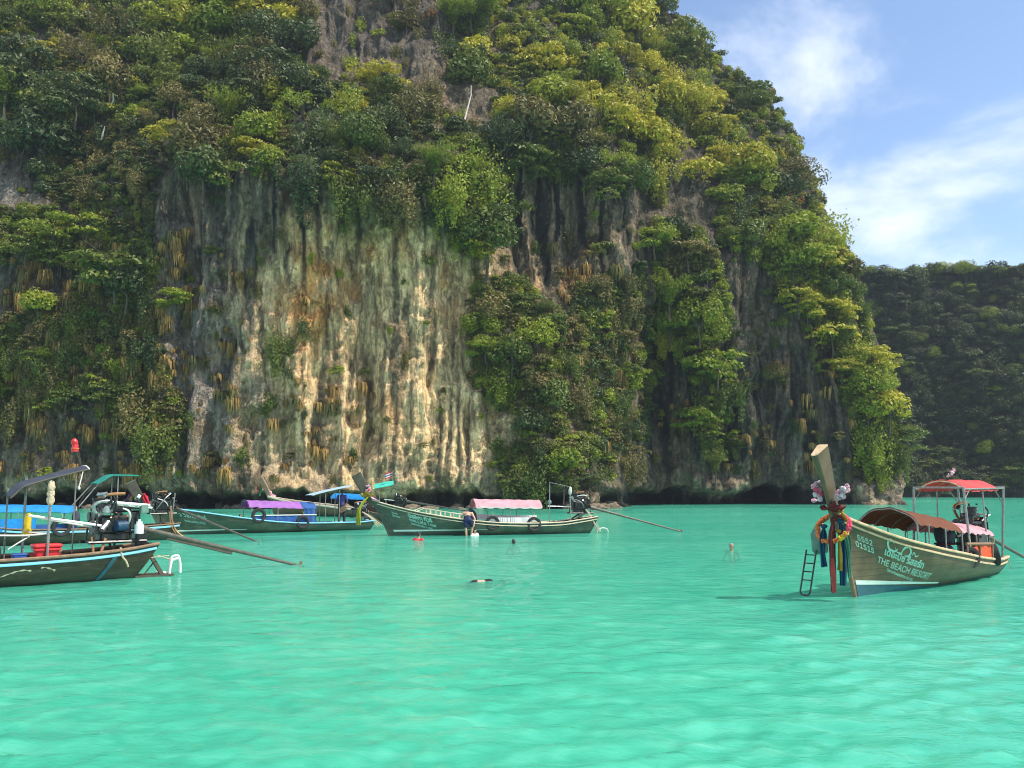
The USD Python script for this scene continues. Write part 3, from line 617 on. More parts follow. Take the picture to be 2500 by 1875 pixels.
for zname, (poly, cw, (w0, w1), gap, tail) in ZONES.items():
    poly = np.array(poly, float)
    lo, hi = poly.min(0), poly.max(0)
    n = int((hi - lo).prod() / gap ** 2 * 3.0)
    cand = rt.uniform(lo, hi, (n, 2)); cand = cand[inside(poly, cand[:, 0], cand[:, 1])]
    kept = []
    for c2 in cand:
        if kept and np.min(np.hypot(*(np.array(kept) - c2).T)) < gap * 0.8: continue
        if any(math.hypot(c2[0] - a, c2[1] - b) < 0.36 * w for a, b, w in placed): continue
        kept.append(c2)
    cs, wsum = list(cw), np.array(list(cw.values())); wsum = wsum / wsum.sum()
    for c2 in kept:
        # neighbouring plants tend to be of a kind
        q = float(meshkit.noise(np.array([c2[0] / 130, c2[1] / 130, 3.0]), 5)) * 0.75 + rt.random() * 0.25
        colr = cs[min(int(np.searchsorted(np.cumsum(wsum), np.clip((q - 0.2) / 0.6, 0, 0.999))), len(cs) - 1)]
        shp = 'hang' if (zname in ('wall', 'scrub_left', 'corner', 'bare_face') and rt.random() < 0.55) else shn[rt.choice(len(shn), p=shw)]
        w = w0 * 0.9 + (w1 * 1.3 - w0 * 0.9) * rt.random() ** 1.7
        auto.append((w, zname, colr, shp, c2, tail))
LANDMARKS = [(880, 100, 'the bare rock face at the top'), (1140, 260, 'the thin white dead trunk'), (1706, 398, 'the yellow umbrella tree'), (435, 320, 'the pillar at left'),
             (1340, 470, 'the dark streaked recess'), (1100, 430, 'the lip of the overhang'), (620, 345, 'the left overhang'), (60, 110, 'the dark corner tree'), (270, 250, 'the short white dead trunk'),
             (250, 420, 'the dark hollow at left'), (300, 610, 'the broad hollow-side tree'), (1330, 220, 'the tall lime tree'), (1505, 95, 'the slim yellow ridge tree'), (1165, 118, 'the yellow gully tree'),
             (1580, 330, 'the shaded spur hollow'), (1660, 570, 'the spreading ledge tree'), (1630, 690, 'the feathery wall bamboo'), (1310, 800, 'the bright scrub-slope tree'),
             (1385, 1110, 'the bright bush on the low spur'), (2120, 920, 'the big corner tree'), (1930, 620, 'the lime shoulder tree'), (690, 50, 'the yellow bare-face tree'), (110, 850, 'the bush above the red bucket'),
             (390, 1020, 'the broad brown-scrub bush'), (1870, 300, 'the middle ridge line'), (1800, 160, 'the top ridge line'), (530, 130, 'the upper left bamboo'), (880, 260, 'the bare-face ledge'), (1740, 855, 'the spreading mid-height tree'), (1410, 940, 'the olive scrub buttress')]
def beside(px, py, marks=LANDMARKS):
    d = [math.hypot(px - a, (py - b) * 1.1) for a, b, _ in marks]
    k = int(np.argmin(d)); dx, dy = px - marks[k][0], py - marks[k][1]
    sec = int(round(math.degrees(math.atan2(-dy, dx)) / 45.0)) % 8
    way = ('right of', 'upper right of', 'above', 'upper left of', 'left of', 'lower left of', 'below', 'lower right of')[sec]
    return ('just ' if d[k] < 75 else 'further ' if d[k] > 150 else '') + way + ' ' + marks[k][2]
auto.sort(key=lambda t: -t[0])
TREE_MAX = 296 - len(FEATURE)
for k, (w, zname, colr, shp, c2, tail) in enumerate(auto):
    if k < TREE_MAX and zname != 'wall':
        root_tree(colr, shp, c2[0], c2[1], w, f'{AD[colr]} {SHN[shp]}, {beside(*c2)}', f'{AD[colr]} {SHN[shp]}s, {beside(*c2)}', 'ab'[k % 2], rt.uniform(0.85, 1.15))
    else:
        small.append((colr, shp, c2[0], c2[1], w))

# ---- undergrowth: too many and too small to count; one instancer
def instancer(name, label, category, items, protos):
    """items: (prototype key, position, radius, yaw, squash)"""
    pi = UsdGeom.PointInstancer.Define(stage, '/World/' + name)
    keys = sorted(protos)
    rel = pi.CreatePrototypesRel()
    for kx in keys:
        key, sh, m_, sd_, n_, sz_ = protos[kx]
        pth = f'/World/{name}/{kx}'
        usdkit.mesh(stage, pth, crown(sh, sd_, n_, sz_) if isinstance(sh, str) else sh, MATS[m_])
        rel.AddTarget(pth)
    pi.CreateProtoIndicesAttr(Vt.IntArray([keys.index(i[0]) for i in items]))
    pi.CreatePositionsAttr(Vt.Vec3fArray.FromNumpy(np.array([i[1] for i in items], np.float32)))
    pi.CreateOrientationsAttr(Vt.QuathArray([Gf.Quath(float(math.cos(i[3] / 2)), 0.0, 0.0, float(math.sin(i[3] / 2))) for i in items]))
    pi.CreateScalesAttr(Vt.Vec3fArray.FromNumpy(np.array([(i[2], i[2], i[2] * i[4]) for i in items], np.float32)))
    tag(pi.GetPrim(), label, category, kind='stuff')
protos, items = {}, []
for c_ in ('yellow', 'lime', 'mid', 'dark', 'olive'):
    for sh, n_, sz in (('round', 620, 0.11), ('hang', 560, 0.10), ('pads', 560, 0.105)):
        protos[f'{c_}_{sh}_bush'] = (None, sh, 'leaf_' + c_, 700 + len(protos), n_, sz)
def bush(colr, shp, px, py, w):
    shp = shp if shp in ('round', 'hang', 'pads') else 'round'
    colr = 'olive' if colr == 'rust' else colr
    P = on_rock(px, py); r = 0.5 * w * P[1] / FPX
    items.append((f'{colr}_{shp}_bush', P + np.array([0, -0.15 * r, -0.5 * r]), r, rt.uniform(0, 6.28), rt.uniform(0.8, 1.25)))
for s_ in small: bush(*s_)
for zname, (poly, cw, _, gap, tail) in ZONES.items():
    if zname in ('wall', 'bare_face'): continue
    poly = np.array(poly, float); lo, hi = poly.min(0), poly.max(0)
    n = int((hi - lo).prod() / 17.5 ** 2)
    cand = rt.uniform(lo, hi, (n, 2)); cand = cand[inside(poly, cand[:, 0], cand[:, 1])]
    cs, wsum = list(cw), np.array(list(cw.values())); wsum = wsum / wsum.sum()
    for c2 in cand: bush(cs[rt.choice(len(cs), p=wsum)], ('round', 'hang', 'pads')[rt.integers(3)], c2[0], c2[1], rt.uniform(26, 60))
# thin scatter on every other part of the rock, more on ledges
cand = rt.uniform((-60, 380), (2210, 1170), (1500, 2))
for c2 in cand:
    dens = 0.75 if c2[0] < 420 else 0.16 if c2[0] < 1190 else 0.42
    if 700 < c2[0] < 1170 and 560 < c2[1] < 1150: dens = 0.02
    if 380 < c2[0] < 660: dens = 0.2 if c2[1] > 520 else 0.05
    if 1240 < c2[0] < 1560 and c2[1] < 680: dens = 0.03
    if rt.random() < dens * float(sstep(0.35, 0.6, meshkit.fbm(np.array([c2[0] / 90, c2[1] / 70, 1.0]), 3, 9))):
        bush(('lime', 'mid', 'olive', 'olive', 'dark')[rt.integers(5)], ('hang', 'hang', 'round', 'pads')[rt.integers(4)], c2[0], c2[1], rt.uniform(14, 38))
instancer('hillside_shrubs', 'green undergrowth and small bushes covering the cliff between the trees', 'shrubs', items, protos)

# ---- golden dry grass hanging from the lower rock
def grass_tuft(seed, n=90):
    r = np.random.default_rng(seed)
    a = r.uniform(0, 6.28, n); q = r.uniform(0, 0.35, n)
    base = np.stack([np.cos(a) * q, np.sin(a) * q, r.uniform(-0.1, 0.35, n)], 1)
    out = np.stack([np.cos(a), np.sin(a), np.zeros(n)], 1)
    mid = base + out * r.uniform(0.12, 0.42, (n, 1)) + np.array([0, 0, 1]) * r.uniform(-0.1, 0.15, (n, 1))
    tip = mid + out * r.uniform(0.0, 0.22, (n, 1)) - np.array([0, 0, 1]) * r.uniform(0.5, 1.5, (n, 1))
    side = np.cross(out, [0, 0, 1.0]) * r.uniform(0.035, 0.08, (n, 1))
    v = np.stack([base - side, base + side, mid + side, mid - side, tip], 1).reshape(-1, 3)
    k = np.arange(n)[:, None] * 5
    return v, np.vstack([k + [0, 1, 2], k + [0, 2, 3], k + [3, 2, 4]])
gp = {f'dry_tuft_{"abc"[k]}': (None, grass_tuft(40 + k), m_, 0, 0, 0) for k, m_ in enumerate(('leaf_dry', 'leaf_olive', 'leaf_dry'))}
gi = []
for c2 in rt.uniform((-60, 560), (2080, 1170), (6000, 2)):
    dens = float(np.clip(np.exp(-((c2[0] - 150) / 330) ** 2) * 1.0 + 0.75 * np.exp(-(((c2[0] - 640) / 180) ** 2 + ((c2[1] - 1040) / 110) ** 2)) + 0.5 * np.exp(-(((c2[0] - 1760) / 230) ** 2 + ((c2[1] - 1030) / 110) ** 2)) + 0.45 * np.exp(-(((c2[0] - 1400) / 90) ** 2 + ((c2[1] - 760) / 200) ** 2)) + 0.3 * np.exp(-(((c2[0] - 610) / 90) ** 2 + ((c2[1] - 640) / 90) ** 2)), 0, 1))
    if rt.random() < dens * float(sstep(0.50, 0.60, meshkit.fbm(np.array([c2[0] / 45, c2[1] / 60, 2.0]), 3, 19))):
        P = on_rock(*c2); gi.append((sorted(gp)[rt.integers(3)], P + np.array([0, -0.12, 0]), 0.3 + 1.1 * rt.random() ** 2, rt.uniform(0, 6.28), rt.uniform(0.6, 1.2)))
instancer('dry_grass', 'golden dry grass tufts hanging from the lower rock wall', 'grass', gi, gp)

# ---- far hill: trees one can tell apart, and the rest as one mass
hflat = PH[1:].reshape(-1, 3); hpx = np.stack(to_px(hflat), 1)
hk = cKDTree(hpx)
def on_hill(px, py):
    _, i = hk.query((px, py), k=3); return hflat[i[np.argmin(hflat[i][:, 1])]].copy()
def hill_tree(colr, shp, px, py, w, label, group=None):
    P = on_hill(px, py); r = 0.5 * w * P[1] / FPX
    plant(colr, shp, P + np.array([0, -0.35 * r, -0.6 * r]), r, rt.uniform(0, 6.28), label, group)
n_far = 0
def hill_place(px, py):
    return ('left end', 'left of middle', 'right of middle', 'right edge')[int(np.clip((px - 2090) / 103, 0, 3))] + ('' if py < 690 else (', high up', ', half way up', ', low down')[int(np.clip((py - 690) / 170, 0, 2))])
kept = []
for c2 in rt.uniform((2090, 628), (2530, 1190), (2600, 2)):
    if kept and np.min(np.hypot(*(np.array(kept) - c2).T)) < 27: continue
    kept.append(c2)
kept.sort(key=lambda q: q[1])
fi, fp = [], {f'far_{sh}_tree': (None, sh, 'leaf_far', 900 + k, 900, 0.085) for k, sh in enumerate(('pads', 'round', 'hang'))}
for c2 in kept:
    u_ = rt.random()
    w = rt.uniform(34, 70)
    where = 'on the far skyline' if c2[1] < 690 else 'on the far hill'
    if c2[1] < 690 or u_ < 0.35:
        colr = 'lime' if u_ < 0.07 else 'mid' if u_ < 0.2 else 'far'
        shp = ('round', 'round', 'pads')[rt.integers(3)]
        hill_tree(colr, shp, c2[0], c2[1], w, f'{AD[colr]} {SHN[shp]} {where}, {hill_place(*c2)}', f'{AD[colr]} {SHN[shp]}s {where}, {hill_place(*c2)}'); n_far += 1
    else:
        P = on_hill(*c2); r = 0.5 * w * P[1] / FPX
        fi.append((f'far_{("pads", "round", "hang", "round", "round")[rt.integers(5)]}_tree', P + np.array([0, -0.2 * r, -0.6 * r]), r, rt.uniform(0, 6.28), rt.uniform(0.8, 1.2)))
for c2 in rt.uniform((2080, 640), (2540, 1195), (1300, 2)):
    P = on_hill(*c2); r = rt.uniform(1.0, 2.4)
    fi.append((f'far_{("pads", "round", "hang", "round", "round")[rt.integers(5)]}_tree', P + np.array([0, -0.1, -0.6 * r]), r, rt.uniform(0, 6.28), rt.uniform(0.8, 1.2)))
instancer('hill_woodland', 'dark shaded woodland covering the hill beyond the cove', 'woodland', fi, fp)
hill_tree('lime', 'pads', 2496, 1128, 80, 'pale-leaved tree leaning out low at the right edge of the picture')

# ---- bare trunks that show white
def dead_trunk(label, pts, w0, w1):
    P = [on_rock(px, py) + np.array([0, -0.8 - 0.5 * k, 0]) for k, (px, py) in enumerate(pts)]
    Q = [at_y(px, py, p[1]) for (px, py), p in zip(pts, P)]
    solo('dead_trunk', tube(Q, w0, w1, 7), 'bark_pale', label, 'dead tree', smooth=True)
dead_trunk('thin white dead trunk slanting up the slope right of centre', [(1128, 318), (1140, 270), (1150, 232), (1150, 208)], 0.14, 0.05)
dead_trunk('short white dead trunk among dark leaves at the upper left', [(268, 262), (277, 245), (275, 228)], 0.16, 0.07)
dead_trunk('small white dead trunk in the dark hollow at the left', [(248, 342), (252, 322), (256, 308)], 0.13, 0.05)
